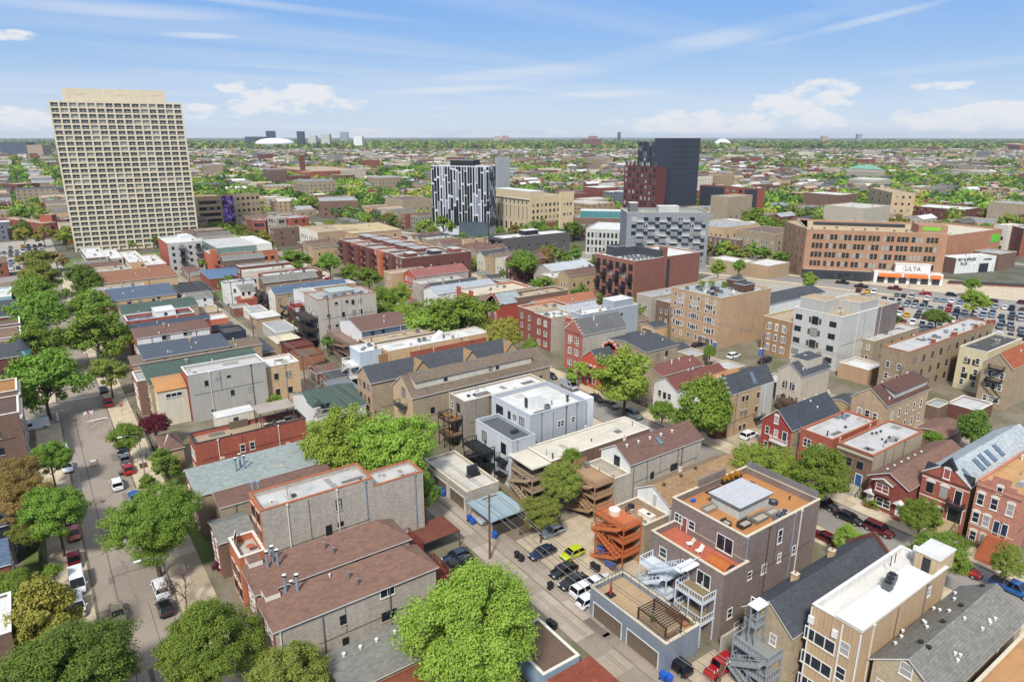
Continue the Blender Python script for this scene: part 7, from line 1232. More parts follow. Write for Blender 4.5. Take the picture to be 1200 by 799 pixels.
for nm, lb, A, B, C, h, wl, rm, g in (
 ('brick_building','red three-storey corner building left of the teal-windowed shop row',(311,258),(319,256),(295,258),12,B_RED,M_GRY,(3,(4,8))),
 ('brick_building','grey stone four-storey building beside the red corner building',(324,256),(329,254),(313,254),15,B_GREY,M_GRY,(3,(4,8,12))),
 ('brick_building','bright red four-storey building next to the grey stone one',(340,256),(345,251),(325,253),15,B_BRT,M_GRY,(3,(4,8,12))),
 ('pale_building','long pale blue-grey three-storey building with bracketed cornice',(352,252),(389,249),(341,253),12,mat('plain','#a9bac0',.8,.05),M_LGR,(2,(4,8))),
 ('brick_building','red shop block at far left beyond the parking lot',(50,262),(62,260),(0,255),9,B_RED,M_TAN,(6,(1.5,5))),
 ('brick_building','bright red stair block beside the grey roofed shop at far left',(60,252),(70,251),(46,252),13,B_BRT,M_GRY,(2,(2,6))),
 ('brick_building','red brick shop with grey roof at the far left',(78,257),(88,254),(62,257),9,B_DRED,M_GRY,(4,(1.5,5))),
 ('brick_building','long low red brick school far left behind the lot trees',(20,216),(36,214),(0,215),14,B_DRED,M_TAN,(8,(1.5,5,9))),
 ('school_building','old red brick school complex with tall square chimney',(366,201),(395,196),(320,196),16,mat('brick','#8f4a33'),M_TAN,(8,(3,7,11))),
 ('brick_building','tan and grey shop block behind the curved pale building',(375,236),(416,232),(372,231),13,B_BRN,M_GRY,(3,(2,6))),
 ('brick_building','red low warehouse with white windows right of the garden wall',(450,232),(497,229),(446,229),9,B_RED,M_GRY,(5,(4,))),
 ('warehouse','dark brown low warehouse left of the striped tower',(430,222),(463,219),(424,219),9,B_BRN,M_BRN,(3,(4,))),
 ('civic_building','red hall with green hipped roof in the distance on the right',(1009,200),(1030,199),(990,199),15,B_RED,M_GRY,(6,(4,9))),
 ('brick_building','narrow buff tower-like brick building with red corner bay behind the big store',(1046,226),(1062,224),(1020,220),22,mat('brick','#b39a75'),M_TAN,(3,(3,8,13,18))),
 ('brick_building','black and white framed shop building at the right end of the big store',(1182,265),(1189,262),(1165,263),15,OFFW,M_WHT,(2,(2,7))),
 ('brick_building','red brick three-storey shops at the right edge beyond the avenue',(1200,268),(1212,266),(1184,264),15,B_RED,M_GRY,(3,(2,6,10))),
 ('fortress_building','big red-brown brick church-like block on the right horizon',(1196,170),(1230,169),(1168,168),30,mat('brick','#8a4634'),M_TAN,(6,(6,14)))):
    o = Bld(nm, lb, A, B, C, h, wl, 'hip' if nm == 'civic_building' else 'flat', mat('shingle','#6fa08a') if nm == 'civic_building' else rm, par=.5, near=False, rot='C', **(dict(rise=7, inset=10) if nm == 'civic_building' else {})); o.grid('w', *g, 1.8, 1.9, 'dh2', 'd', 'n'); o.grid('s', max(2, int(o.L/5)), g[1], 1.5, 1.8, 'dh', 'd', 'n')
    if nm == 'school_building': o.block('tower_chimney', 3, o.W*.3, 0, 9, o.W*.3+6, 36, mat('brick','#6a3527')); o.block('wing', -12, 0, 0, -.02, 20, 15, mat('brick','#8f4a33'), top=M_TAN)
# far landmarks near the horizon
def fbox(name, lb, px0, px1, py, z, w_, m, cat='building', z1=None):
    a = P(px0, py, 0); bq = P(px1, py, 0); L_ = (bq.xy-a.xy).length; th = math.atan2(bq.y-a.y, bq.x-a.x); o = MB().box(0,0,0,L_,w_,z,m).build(name, loc=(a.x,a.y,0), rz=th, label=lb, cat=cat); return o
HZ = mat('plain','#8a9096',.8,.05)
for lb, x0, x1, yb, zz, m_ in (('dark blue glass tower over the domed arena',313,322,172,95,mat('plain','#2c3e55',.4,.05)),('low dark blocks left of the arena',288,312,172,60,DT),('grey slab tower right of the arena',349,356,174,88,DT),('pale slab apartments beyond the arena, left one',362,371,174,66,LTGREY),('pale slab apartments beyond the arena, right one',377,387,174,74,LTGREY),('white rounded tower block on the horizon',415,425,176,62,WHITE),('grey stepped tower far on the horizon',399,408,168,100,HZ),('reddish tower pair on the horizon',690,700,168,66,mat('plain','#8f6355',.8,.05)),('twin buff towers on the horizon left of the reddish one',579,586,168,64,mat('plain','#b49a86',.8,.05)),('second buff tower of the horizon pair',588,596,168,68,mat('plain','#a37b6b',.8,.05)),('dark steeple left of the charcoal high-rise',724,727,168,100,DT),('grey tower on the right horizon',1004,1009,168,84,HZ),('buff block on the right horizon',963,970,168,66,mat('plain','#a58f78',.8,.05)),('dark office slab far left',2,34,184,44,mat('plain','#4a5462',.6,.1)),('buff office block far left',34,52,186,38,mat('plain','#a08d78',.8,.05)),('brown blocks by the horizon at centre',683,705,176,50,mat('plain','#6f4d44',.8,.05))):
    fbox('distant_tower', lb, x0, x1, yb, zz, 40, m_)
rt = thing('arena', 'broad arena with a white domed roof on the left horizon', 'arena', (*P(323,176,0).xy, 0)); k = MB(); sc_ = depth(P(323,176,0))/F; rad = 22*sc_; k.cyl(0,0,0,30,rad,mat('plain','#8f9499',.7,.05),28); k.build('wall', rt)
k = MB(); n = 28; rings = [(rad*math.cos(t), 30+rad*.28*math.sin(t)) for t in [i*math.pi/2/6 for i in range(7)]]
for (ra, za), (rb_, zb) in zip(rings, rings[1:]): [k.poly([(ra*math.cos(2*math.pi*i/n),ra*math.sin(2*math.pi*i/n),za),(ra*math.cos(2*math.pi*(i+1)/n),ra*math.sin(2*math.pi*(i+1)/n),za),(rb_*math.cos(2*math.pi*(i+1)/n),rb_*math.sin(2*math.pi*(i+1)/n),zb),(rb_*math.cos(2*math.pi*i/n),rb_*math.sin(2*math.pi*i/n),zb)], WHITE) for i in range(n)]
k.build('dome', rt)
rt = thing('white_dome', 'white inflated sports dome beside the charcoal high-rise on the horizon', 'dome', (*P(846,173,0).xy, 0)); k = MB(); sc_ = depth(P(846,173,0))/F; rad = 11*sc_; rings = [(rad*math.cos(t), rad*.9*math.sin(t)) for t in [i*math.pi/2/6 for i in range(7)]]
for (ra, za), (rb_, zb) in zip(rings, rings[1:]): [k.poly([(ra*math.cos(2*math.pi*i/n),ra*math.sin(2*math.pi*i/n),za),(ra*math.cos(2*math.pi*(i+1)/n),ra*math.sin(2*math.pi*(i+1)/n),za),(rb_*math.cos(2*math.pi*(i+1)/n),rb_*math.sin(2*math.pi*(i+1)/n),zb),(rb_*math.cos(2*math.pi*i/n),rb_*math.sin(2*math.pi*i/n),zb)], WHITE) for i in range(n)]
k.build('dome_shell', rt)
# ================================================================ the diagonal avenue, store and car park
a = P(1010,331,0); c = P(1110,342,0); dth = math.atan2(c.y-a.y, c.x-a.x); ux = Vector((math.cos(dth), math.sin(dth))); uy = Vector((-ux.y, ux.x))
sheet('road', -420, -19, 95, -4.5, .016, ROADG, dth, (a.x, a.y)); sheet('sidewalk', -420, -4.3, 95, 0, .13, WALKM, dth, (a.x, a.y)); sheet('sidewalk', -420, -23, 30, -19.2, .13, WALKM, dth, (a.x, a.y))
sheet('road', 60, -60, 200, -4, .02, ROADG, dth, (a.x, a.y)); sheet('plaza', 0, 0, 90, 30, .126, WALKM, dth, (a.x, a.y)); sheet('parking_lot', -60, -75, 120, -19.3, .012, LOTM, dth, (a.x, a.y))
BS = mat('brick','#9c7456')
b = ulta = Bld('brick_store', 'long tan-orange brick five-storey store block with rows of dark windows facing the avenue', (946,268.5), (1112,274), 40, 22, BS, 'flat', mat('membrane','#b9a27e'), par=.8, cop=STONE, near=False, rot='B')
NCOL = 27
for z in (5.6, 9.6, 13.6, 17.6):
    for i in range(NCOL):
        g = i // 3; u = 2.5+(b.L-5)*(g*3.55+(i % 3)*1.0+.5)/(9*3.55)
        b.win('s', u, z, 1.45, 2.5, 'dh', 'b', 'n')
uc, vc = b.loc(P(920,259,22)); k = MB(); q4 = [(0,0),(uc,vc),(uc+12,vc+14),(.05,vc+14)]
for i in range(4): (xa,ya),(xb,yb) = q4[i],q4[(i+1)%4]; k.poly([(xb,yb,0),(xa,ya,0),(xa,ya,22),(xb,yb,22)],BS)
k.poly([(*q,21.6) for q in reversed(q4)],M_TAN); k.build('angled_wing', b.r); wa = math.atan2(vc,uc); wl = math.hypot(uc,vc)
for z in (2.2,7,11,15,18.6):
    for i in range(5): f = (i+.6)/5.2; o = put('window', winmesh(min(1.7,wl/8),2.0,'dh','b',False,'n')[0], b.r, (uc*f,vc*f,z), wa+math.pi)
b.block('roof_edge_block', b.L*.8, 2, 21.2, b.L, 14, 25, BS); b.block('lean_to', 0, -3, 0, b.L*.5, -.02, 4.4, DARK, top=M_TAN); [b.block('shop_front', b.L*f, -3.1, .3, b.L*(f+.09), -3.02, 3.2, mat('glass','#20262c',None,.12,None,blind=2)) for f in (.02,.14,.26,.38)]
for i in range(8): b.ac(b.L*(.05+.1*i), 6+3*(i%3))
b.block('roof_strip', b.L*.1, 24, 21.4, b.L*.8, 26, 22.6, DARK)
f0, f1 = b.loc(P(1010,300,7))[0], b.L-.5; q = MB()
fr_ = b.block('white_shopfront', f0, -4.5, 0, f1, -.02, 5.0, WHITE, top=M_WHT); f2, f3 = b.on('s', 1050, 290)[0], b.on('s', 1091, 290)[0]; b.block('sign_wall', f2, -4.7, 5.0, f3, -2, 8.8, WHITE)
MB().box(f2-.3,-4.85,8.803,f3+.3,-1.9,9.05,OFFW).build('sign_cap', b.r)
ORA = mat('plain','#d9692b',.7,.05)
def awn(x0, x1): MB().faces([(x0,-4.52,4.6),(x1,-4.52,4.6),(x1,-6.0,3.4),(x0,-6.0,3.4),(x0,-6.0,3.1),(x1,-6.0,3.1)],[(0,3,2,1),(3,4,5,2)],ORA).build('orange_awning', b.r)
w_ = f1-f0
for x0, x1 in ((.06,.4),(.44,.78),(.82,.97)): awn(f0+w_*x0, f0+w_*x1)
for i in range(6): b.block('shop_window', f0+w_*(.05+.16*i), -4.56, .3, f0+w_*(.05+.16*i)+w_*.11, -4.502, 3.0, mat('glass','#20262c',None,.12,None,blind=2))
put('sign_lettering', text('ULTA', 2.5, mat('plain','#6b6f75',.5,0), ext=.08), b.r, ((f2+f3)/2,-4.8,6.9), 0).rotation_euler = (math.pi/2,0,0)
k = MB(); n = 18; [k.beam(((f2+f3)/2-2.9+.9*math.cos(t0),-4.78,7.0+1.1*math.sin(t0)),((f2+f3)/2-2.9+.9*math.cos(t1),-4.78,7.0+1.1*math.sin(t1)),.07,mat('plain','#8b8f95',.5,0)) for t0,t1 in [(.9+i*.25,.9+(i+1)*.25) for i in range(18)]]; k.build('sign_swirl', b.r)
b.block('green_banner', b.L*.83, 1.9, 22.8, b.L*.95, 1.98, 24.4, mat('plain','#7fbf3a',.7,.1))
# brick wing to the right with white storefront
b = Bld('brick_store_wing', 'blank brick wing of the store block above a white pet-supply storefront', (1113,276), (1175,268), 30, 15, mat('brick','#a3704f'), 'flat', mat('membrane','#c4bda8'), par=.8, cop=STONE, near=False, rot='B'); k = b.block('green_banner', b.L*.8, -.1, 8.5, b.L*.97, -.02, 12.5, mat('plain','#63c23e',.7,.1)); b.block('green_square', b.L*.8, -.11, 9.5, b.L*.86, -.1, 11.5, OFFW) if False else None
b = Bld('white_storefront', 'white low storefront with black PET SUPPLIES PLUS lettering', (1121,303), (1168,300), 8, 7.3, WHITE, 'flat', M_WHT, par=.6, cop=WHITE, near=False, rot='B', faces={'w': B_BRN})
o = put('sign_lettering', text('PET SUPPLIES', 1.9, BLACK, ext=.06), b.r, (b.L*.26,-.12,6.4)); o.rotation_euler = (math.pi/2,0,0); o = put('sign_lettering', text('PLUS', 1.9, BLACK, ext=.06), b.r, (b.L*.2,-.12,4.5)); o.rotation_euler = (math.pi/2,0,0); o = put('sign_lettering', text('VITAMIN', 1.3, DARK, ext=.06), b.r, (b.L*.78,-.12,6.0)); o.rotation_euler = (math.pi/2,0,0)
b.block('entrance', b.L*.6, -.3, 0, b.L*.82, -.02, 4.2, mat('glass','#20262c',None,.12,None,blind=2)); [b.block('pier', b.L*f, -.6, 0, b.L*f+1.2, -.02, 4.4, WHITE) for f in (.46,.92)]
b = Bld('corner_building', 'low brown corner building with flat grey roof beside the white storefront', (1172,298), (1192,295), 12, 8, B_BRN, 'flat', M_GRY, par=.3, near=False, rot='B')
# long planted railing bed by the plaza
rt = thing('plaza_planter', 'long dark railed planting bed on the plaza before the white storefront', 'planter', (*P(1111,333,0).xy, .13), dth+.35); MB().box(0,0,0,30,1.5,.6,B_RED).build('bed', rt); MB().box(0,-.1,.6,30,0,1.6,DARK).build('railing', rt)
CROSS = P(1100,305,0)
# ================================================================ left of the left street (fronts face +x)
for nm, lb, xr, y0, y1, h, wl, rf_, rm, kw in (
 ('brick_house','dark brown brick house with pale roof edge at the lower left border',-8.8,84.5,93,9,B_BRN,'flat',M_WHT,dict(par=.3,cop=WHITE)),
 ('house','blue-grey roofed house with red porch between the left border trees',-9.3,104,111,7,B_RED,'gx',S_BLU,dict(rise=2)),
 ('house','dark roofed cottage half hidden by the rust-coloured tree',-9.3,116,124,7,DARK,'gx',S_DGR,dict(rise=2)),
 ('house','dark house beside the parkway trees at the left border',-9,128,136,7,B_BRN,'flat',M_GRY,dict(par=.3)),
 ('corner_building','brown brick corner building with orange-brown roof at the left crossing, near side',-6.8,152,163,12,B_BRN,'flat',mat('membrane','#5c4a41'),dict(par=.3,cop=OFFW)),
 ('corner_building','brown brick corner building under an orange-tan roof at the left crossing',-6.8,163.2,172,13,B_BRN,'flat',mat('membrane','#a5743f'),dict(par=.25,cop=OFFW)),
 ('house','old house with conical turquoise turret front on the left',-6.6,206,214,9,B_DRED,'gx',S_DGR,dict(rise=2.5)),
 ('house','house with plain brown roof north of the turquoise turret',-5.9,215,224,9,B_BRN,'flat',M_BRN,dict(par=.2)),
 ('house','house with brown shingled flat roof and white front trim on the left',-5.9,225,238,9.5,B_COM,'flat',mat('membrane','#7a6250'),dict(par=.2,cop=WHITE)),
 ('brick_house','red parapet house with dark garage door front on the left',-5.9,239,250,10,B_DRED,'flat',M_BRN,dict(par=.8,cop=WHITE)),
 ('house','grey hipped house in the left row',-5.9,251,262,10,B_BRN,'hip',S_DGR,dict(rise=2)),
 ('house','house with white dormer on dark roof in the left row',-5.9,263,276,9,SLATE,'gx',S_DGR,dict(rise=2.4)),
 ('white_building','white-roofed three-storey with teal sides at the left border',-7.6,278,296,11,mat('plain','#8fb3b5',.7,.05),'flat',M_WHT,dict(par=.4,cop=WHITE))):
    b = Bld(nm, lb, None, None, None, h, wl, rf_, rm, near=True, ref=(xr-24, y0, 0, 24, y1-y0), cat='house', **kw); b.grid('e', 3, tuple(z for z in (1,4.2,7.4) if z+1.8 < h), 1.0, 1.7, fr='w'); b.grid('s', 4, tuple(z for z in (1,4.2,7.4) if z+1.8 < h), .9, 1.4, fr='d')
    if 'turquoise turret' in lb and nm == 'house' and 'north' not in lb: k = MB(); k.cyl(24.6,3,0,10,1.9,mat('plain','#7db5ae',.6,.05),10); k.cyl(24.6,3,10,13,2.1,S_DGR,10,r2=.1); k.build('turret', b.r); [b.win('e', 3, z, 1.2, 1.6, fr='w') for z in (4,7)]
    if nm == 'corner_building': b.cornice('e', h-1, OFFW, .5, .8)
sheet('lawn', 12, 388, 60, 425, .05, GRASSM); sheet('parking_lot', -140, 400, 12, 520, .03, LOTM)
# ================================================================ TREES seen one by one
for t in (
 (555,738,86,'bright','huge bright green maple filling the bottom centre beside the alley',0,1.0),(243,758,62,'green','big full green maple at the bottom left, right of the left street',0,.9),
 (335,796,52,'olive','yellow-green tree crown at the bottom edge below the brown-roofed houses',0,.8),(78,790,84,'dark','wide dark green tree in the bottom left corner',0,.72),
 (178,618,56,'green','spiky green maple leaning over the left street',1,.8),(20,690,32,'green','round green tree at the left border behind the yellow one',2,.8),
 (65,602,37,'green','green parkway tree on the left walk beside the rust tree',1,1.0),(22,592,46,'rust','rust-coloured tree at the left border',2,.85),(14,560,30,'rust','smaller rust-brown tree above the rust-coloured one',1,.9),(40,618,26,'olive','olive bush-like tree between the rust tree and the green parkway tree',0,.9),(25,700,30,'green','green tree above the yellow one at the left border',1,.8),(62,668,10,'green','tiny sapling in a square planting bed on the left walk',1,.9),
 (58,537,24,'green','small round tree just below the left crossing',0,.9),(50,448,44,'green','large full tree on the left corner above the crossing',1,.95),
 (45,404,30,'green','parkway tree directly above the corner tree on the left',2,.9),(42,368,30,'green','mid-row parkway tree on the left walk, opposite the slate roof',0,.9),(40,346,26,'green','parkway tree on the left walk below the orange-tipped one',1,.9),(46,326,24,'olive','orange-tipped parkway tree, farthest of the left walk',2,.9),
 (97,332,23,'dark','farthest tree on the right walk of the left street',0,1.0),(106,358,25,'green','second farthest tree on the right walk of the left street',1,.8),(112,392,37,'green','broad tree on the right walk opposite the dark roofs',2,.9),(127,437,21,'olive','smaller tree on the right walk just above the red car',0,.9),
 (148,512,20,'green','young tree on the right walk beside two walking people',1,1.0),(173,566,11,'green','very small tree at the kerb below the two people',2,1.0),(181,497,17,'red','deep red maple in front of the brick bay with the orange roof',0,.8),
 (405,520,52,'bright','left half of the big pale green tree pair above the orange-edged roof',0,.85),(462,528,50,'bright','right half of the big pale green tree pair above the white garage',1,.95),(497,575,20,'green','lower drooping tree beside the grey annex and the alley',2,1.3),(447,461,11,'green','small bushy tree at the gable of the charcoal-roofed long house',1,1.2),
 (540,375,44,'green','wide domed green tree before the red brick row',0,.75),(506,380,30,'bright','lighter green tree joined to the wide domed one',1,.8),(590,392,20,'yellow','yellow-green tree beside the brown long roof',0,1.1),(572,388,15,'olive','thin olive tree between the domed tree and the yellow one',1,1.2),(622,412,14,'green','small dark tree at the end of the long brown roof',2,1.1),
 (733,444,40,'bright','perfectly round bright green tree on the right street',2,.9),(822,478,35,'green','tall green tree before the turquoise-topped gable',0,1.15),(776,482,15,'green','small tree before the white house on the right street',1,1.0),(800,492,13,'olive','low tree at the foot of the cream front house',2,1.0),
 (888,550,40,'bright','broad tree right of the purple brick roof deck',1,.8),(958,553,37,'green','drooping green tree before the blue-door house',2,.95),(1080,606,26,'green','tree before the small red-brown house',0,.9),(1100,650,34,'green','dark green parkway tree behind the white boarded roof',1,.8),(995,630,18,'bright','small bright tree at the end of the charcoal gable',2,.9),
 (1142,502,28,'dark','dark evergreen in the rear yard left of the grey skylit roof',0,.85),(1183,658,20,'olive','olive tree at the right border beside the orange stairs',2,1.2),(1094,513,12,'green','small shrub-like tree next to the garage with brown roof',1,.8),
 (656,566,27,'olive','olive tree behind the timber porches',0,1.1),(634,600,24,'olive','blossoming olive tree over the silver car',1,.9),(668,545,20,'green','green tree beside the long white-roofed house',2,1.1),
 (346,304,17,'green','rounded tree before the two-faced hall',0,.7),(386,308,14,'green','tree at the head of the bay-fronted row',1,.9),(410,320,12,'green','second tree along the bay-fronted row',2,.9),(432,326,15,'green','third tree along the bay-fronted row',0,.9),(447,352,20,'green','fourth tree along the bay-fronted row',1,.9),(470,345,14,'bright','fifth tree near the big dark end wall',2,1.0),(476,368,16,'bright','sixth tree beside the domed green tree',1,.9),(455,366,14,'green','tree over the parked cars of the middle street',0,.9),
 (614,309,18,'green','green tree behind the pale gabled house',1,.95),(638,303,15,'rust','brownish tree joined to the green one behind the pale gabled house',2,.9),
 (1142,353,16,'bright','tree standing in the car park before the plaza',0,.9),(1098,372,16,'dark','low wide tree behind the long tan apartments',1,.6),(948,328,10,'bright','small kerb tree left of the store awnings',2,.9),(1045,374,12,'dark','low bush-like tree right of the light grey block',0,.6),(1139,333,9,'green','small clipped tree on the plaza corner',1,.9),
 (884,258,16,'green','tree cluster front half right of the grey apartments',0,.9),(893,268,15,'green','tree cluster lower half right of the grey apartments',1,.9),(842,314,9,'bright','slim tree beside the roof terrace building',2,1.1),(866,312,8,'green','second slim tree beside the roof terrace building',1,1.1),
 (27,276,11,'yellow','yellow-green tree in the far left car park, left of three',0,.9),(50,275,11,'yellow','yellow-green tree in the far left car park, middle of three',1,.9),(76,277,12,'bright','yellow-green tree in the far left car park, nearest the tower',2,.9),(47,303,14,'olive','olive tree at the end of the left street',0,.8),(500,268,14,'bright','bright trees in the garden left of the striped tower',0,.8),(520,264,13,'green','green tree at the foot of the striped tower',1,.8),(510,276,10,'olive','low olive tree before the striped tower',2,.8),
 (832,412,7,'green','slim young tree in the rear court by the white minivan',0,1.3),(803,424,6,'green','tiny tree in the rear court by the dark cars',1,1.3),(170,258,8,'bright','bush-like tree at the foot of the big slab',0,.7),(1185,545,9,'green','small tree over the alley at the right border',2,1.)):
    tree(t[0], t[1], t[2], t[3], t[4], v=t[5], sz=t[6], shape='cone' if t[3] == 'dark' and t[0] == 1142 else ('vase' if t[0] in (178,888,540) else 'round'))
tree(50, 722, 42, 'yellow', 'thin yellow-leaved tree at the bottom left before the white vans', v=2, level=1, sz=1.15)
bare(215, 690, 7.5, 'bare pinkish blossoming tree beside the left street', 'pink')
for x, y, r_, h_, k_, lb in ((16,119,1.4,1.6,'yellow','yellow-green hedge before the long grey-green house'),(15.5,112,1.2,1.4,'olive','olive shrub in the front garden by the arched windows'),(17,100,1.2,1.3,'green','green shrub beside the small grey-roofed house'),(15,97,.9,1.2,'red','dark red shrub by the small grey-roofed house'),(17,83,1.1,3.2,'dark','dark ivy-like hedge between the orange bay and the small house'),(16,142,1.2,1.4,'green','green hedge beside the young tree'),(16.5,62,2,1.8,'red','reddish shrub bed before the brown-roofed houses'),
 (90,99,1.6,1.6,'yellow','flower bed before the blue-grey modern house'),(92,104,1.3,1.4,'green','green hedge before the blue-grey modern house'),(112,50,1.2,1.5,'green','bush at the steps of the small red-brown house'),(112.5,42,1.2,1.6,'olive','bush beside the planked front stairs'),(112,35,1.1,1.4,'green','bush between the two red brick houses'),(60,84,1.5,1.4,'olive','weedy bush behind the parked navy sedan'),(61,90,1.4,1.6,'green','weedy bush behind the blue-grey carport'),(60,79.5,1,1.1,'rust','dry bush along the rear fence'),(14.5,135,1,1.2,'dark','dark hedge before the red brick building'),(15,160,1.1,1.6,'dark','hedge along the fence by the red car')):
    shrub(x, y, r_, h_, k_, lb)
# ================================================================ VEHICLES
PI = math.pi; U, D = PI/2, -PI/2
for c in (
 (91,683,'van','white',D,'white van parked nose to the camera on the left kerb'),(91,711,'suv','white',D,'white SUV parked right behind the white van, under the yellow tree'),(87,656,'sedan','dred',D,'dark red car parked in front of the white van'),
 (138,719,'sedan','gold',D,'silver-gold sedan driving down the middle of the left street'),(188,688,'suv','white',U,'white SUV parked by the bare pink tree'),(193,711,'hatch','black',U,'black car parked behind the white SUV near the bare tree'),
 (137,567,'suv','white',U,'white taxi-like SUV driving up the left street'),(158,581,'sedan','blue',U,'blue car parked under the spiky maple'),(150,549,'sedan','red',U,'red car parked below the young street tree'),(146,537,'sedan','grey',U,'dark grey car parked ahead of the red one'),(142,524,'suv','navy',U,'dark car under the young street tree'),
 (75,529,'suv','white',D,'white SUV parked below the crossing, upper of two'),(79,547,'sedan','white',D,'white car parked below the crossing, lower of two'),(127,472,'suv','red',U,'red car waiting just above the crossing'),(121,456,'sedan','navy',U,'dark car under the small tree above the crossing'),(42,500,'van','white',PI,'white panel van on the left cross street'),(87,625,'hatch','orange',D,'orange-red car half under the green parkway tree'),(83,607,'hatch','black',D,'black car beside the rust tree'),
 (65,377,'sedan','silver',D,'silver car under the mid-row trees on the left kerb'),(69,345,'sedan','grey',D,'grey car near the top of the left street'),(117,415,'suv','white',U,'white car under the broad street tree'),
 (635.6,647,'sedan','navy',PI,'dark navy sedan nosed out of the alley parking pad'),(671,648,'hatch','lime',PI,'lime yellow hatchback in front of the timber porches'),(660.4,667.7,'sedan','black',PI,'black sedan beside the navy one on the alley pad'),(672,681,'sedan','black',PI,'second black sedan nearest the black bin'),(686,690,'suv','white',0,'white SUV tail to the alley beside the black sedans'),(701,681,'sedan','white',0,'white car behind the white SUV'),(691,703,'hatch','white',0,'white car tail half hidden by the blue-grey garage'),(648,622,'sedan','silver',PI,'silver car under the blossoming olive tree'),
 (843,783,'jeep','red',PI,'red and black off-road car in the bottom yard'),(873,776,'suv','black',PI,'black SUV beside the red off-road car'),(793,778,'hatch','black',U,'small black vehicle by the wall of the blue-grey garage'),
 (966,590,'suv','black',D,'black SUV parked under the drooping tree on the right street'),(995,606,'sedan','black',D,'black sedan parked mid-row on the right street'),(1030,620,'suv','dred',D,'dark maroon SUV parked behind the black sedan'),(967,629,'sedan','dred',U,'dark red car on the near kerb behind the purple building'),(1130,666,'sedan','red',D,'bright red car behind the parkway trees'),(1187,689,'pickup','blue',D,'blue pickup at the right border'),
 (698,466,'sedan','black',D,'black sedan beside the flower bed, first of three'),(716,474,'sedan','grey',D,'dark grey sedan, second of three on the right street'),(743,486,'suv','grey',D,'grey SUV, third of three on the right street'),(645,440,'sedan','black',D,'black car at the end of the long brown roof'),(667,452,'van','silver',D,'silver box van with dark side on the right street'),
 (878,510,'suv','white',0,'white SUV in the driveway beside the tan brick gable'),(860,417,'suv','white',0,'white minivan behind the half-clad building'),(896,423,'suv','black',PI,'black SUV by the blue portable toilet'),(838,427,'sedan','grey',0,'grey car in the rear court by the young tree'),(793,413,'sedan','black',0,'black car at the end of the long grey roof'),(800,417,'suv','navy',0,'navy car beside the long grey roof'),(818,404,'sedan','black',0,'black car by the garage of the terrace building'),
 (373,430,'suv','black',PI,'black car on the pad below the timber porches'),(390,443,'sedan','black',PI,'second black car on the pad below the timber porches'),(288,362,'sedan','white',PI,'white car by the far alley garages'),
 (300,265,'pickup','black',0,'black pickup at the crossing behind the glazed brick building'),(285,268,'sedan','navy',0,'navy sedan crossing behind the glazed brick building'),(383,331,'sedan','silver',D,'silver car on the middle street, far kerb'),(397,338,'suv','grey',D,'grey SUV on the middle street'),(408,345,'sedan','black',U,'black car on the middle street by the off-white block')):
    car(c[0], c[1], c[2], c[3], c[4], c[5])
def lotcar(x, y, rz, where):
    k = R.choice(('sedan','suv','sedan','hatch','suv','pickup')); c = R.choice(('white','silver','grey','black','black','navy','white','dred','red','yellow','silver','lblue','grey'))
    car(0, 0, k, c, rz, f"{ {'dred':'dark red','lblue':'light blue'}.get(c,c)} {dict(sedan='saloon',suv='SUV',hatch='hatchback',pickup='pickup')[k]} in the {where}", group=f'{c} {k} cars in the {where}', near=False, pos=(x, y, 0), z=.04)
aO = P(1010,331,0)
for row, vv in enumerate((-21.5, -33, -38.5, -50, -55.5, -67)):
    for i in range(-2, 34):
        if R.random() < .08: continue
        u = i*2.75+R.uniform(-.3,.3); px = aO.x+ux.x*u+uy.x*vv; py = aO.y+ux.y*u+uy.y*vv
        if OCC[int(px+400), int(py+100)] or any((t.xy-Vector((px,py))).length < 3 for t in TREES[-40:]): continue
        dd = depth((px,py,0)); q = (px*math.cos(AZ)-py*math.sin(AZ))
        if q/dd > .77 or q/dd < .5: continue
        lotcar(px, py, dth+PI/2+(PI if R.random()<.5 else 0)+R.uniform(-.04,.04), 'car park before the long brick store')
for i in range(9): u = -10+i*11+R.random()*4; px = aO.x+ux.x*u+uy.x*(-8-4*(i%2)); py = aO.y+ux.y*u+uy.y*(-8-4*(i%2)); lotcar(px, py, dth+(PI if i%2 else 0), 'avenue before the long brick store')
for row, yy in enumerate((408,414,428,434,448,454,468,474,488)):
    for i in range(16):
        xx = -38+i*2.9
        if R.random() < .22 or OCC[int(xx+400), int(yy+100)]: continue
        lotcar(xx, yy, U+(PI if R.random()<.5 else 0), 'car park left of the cream slab tower')
for xs_, hd in ((106.6,D),(101.4,U)):
    for i in range(34):
        y = 215+i*6.0
        if y > 368 or R.random() < .3: continue
        lotcar(xs_, y, hd, 'far part of the middle street')
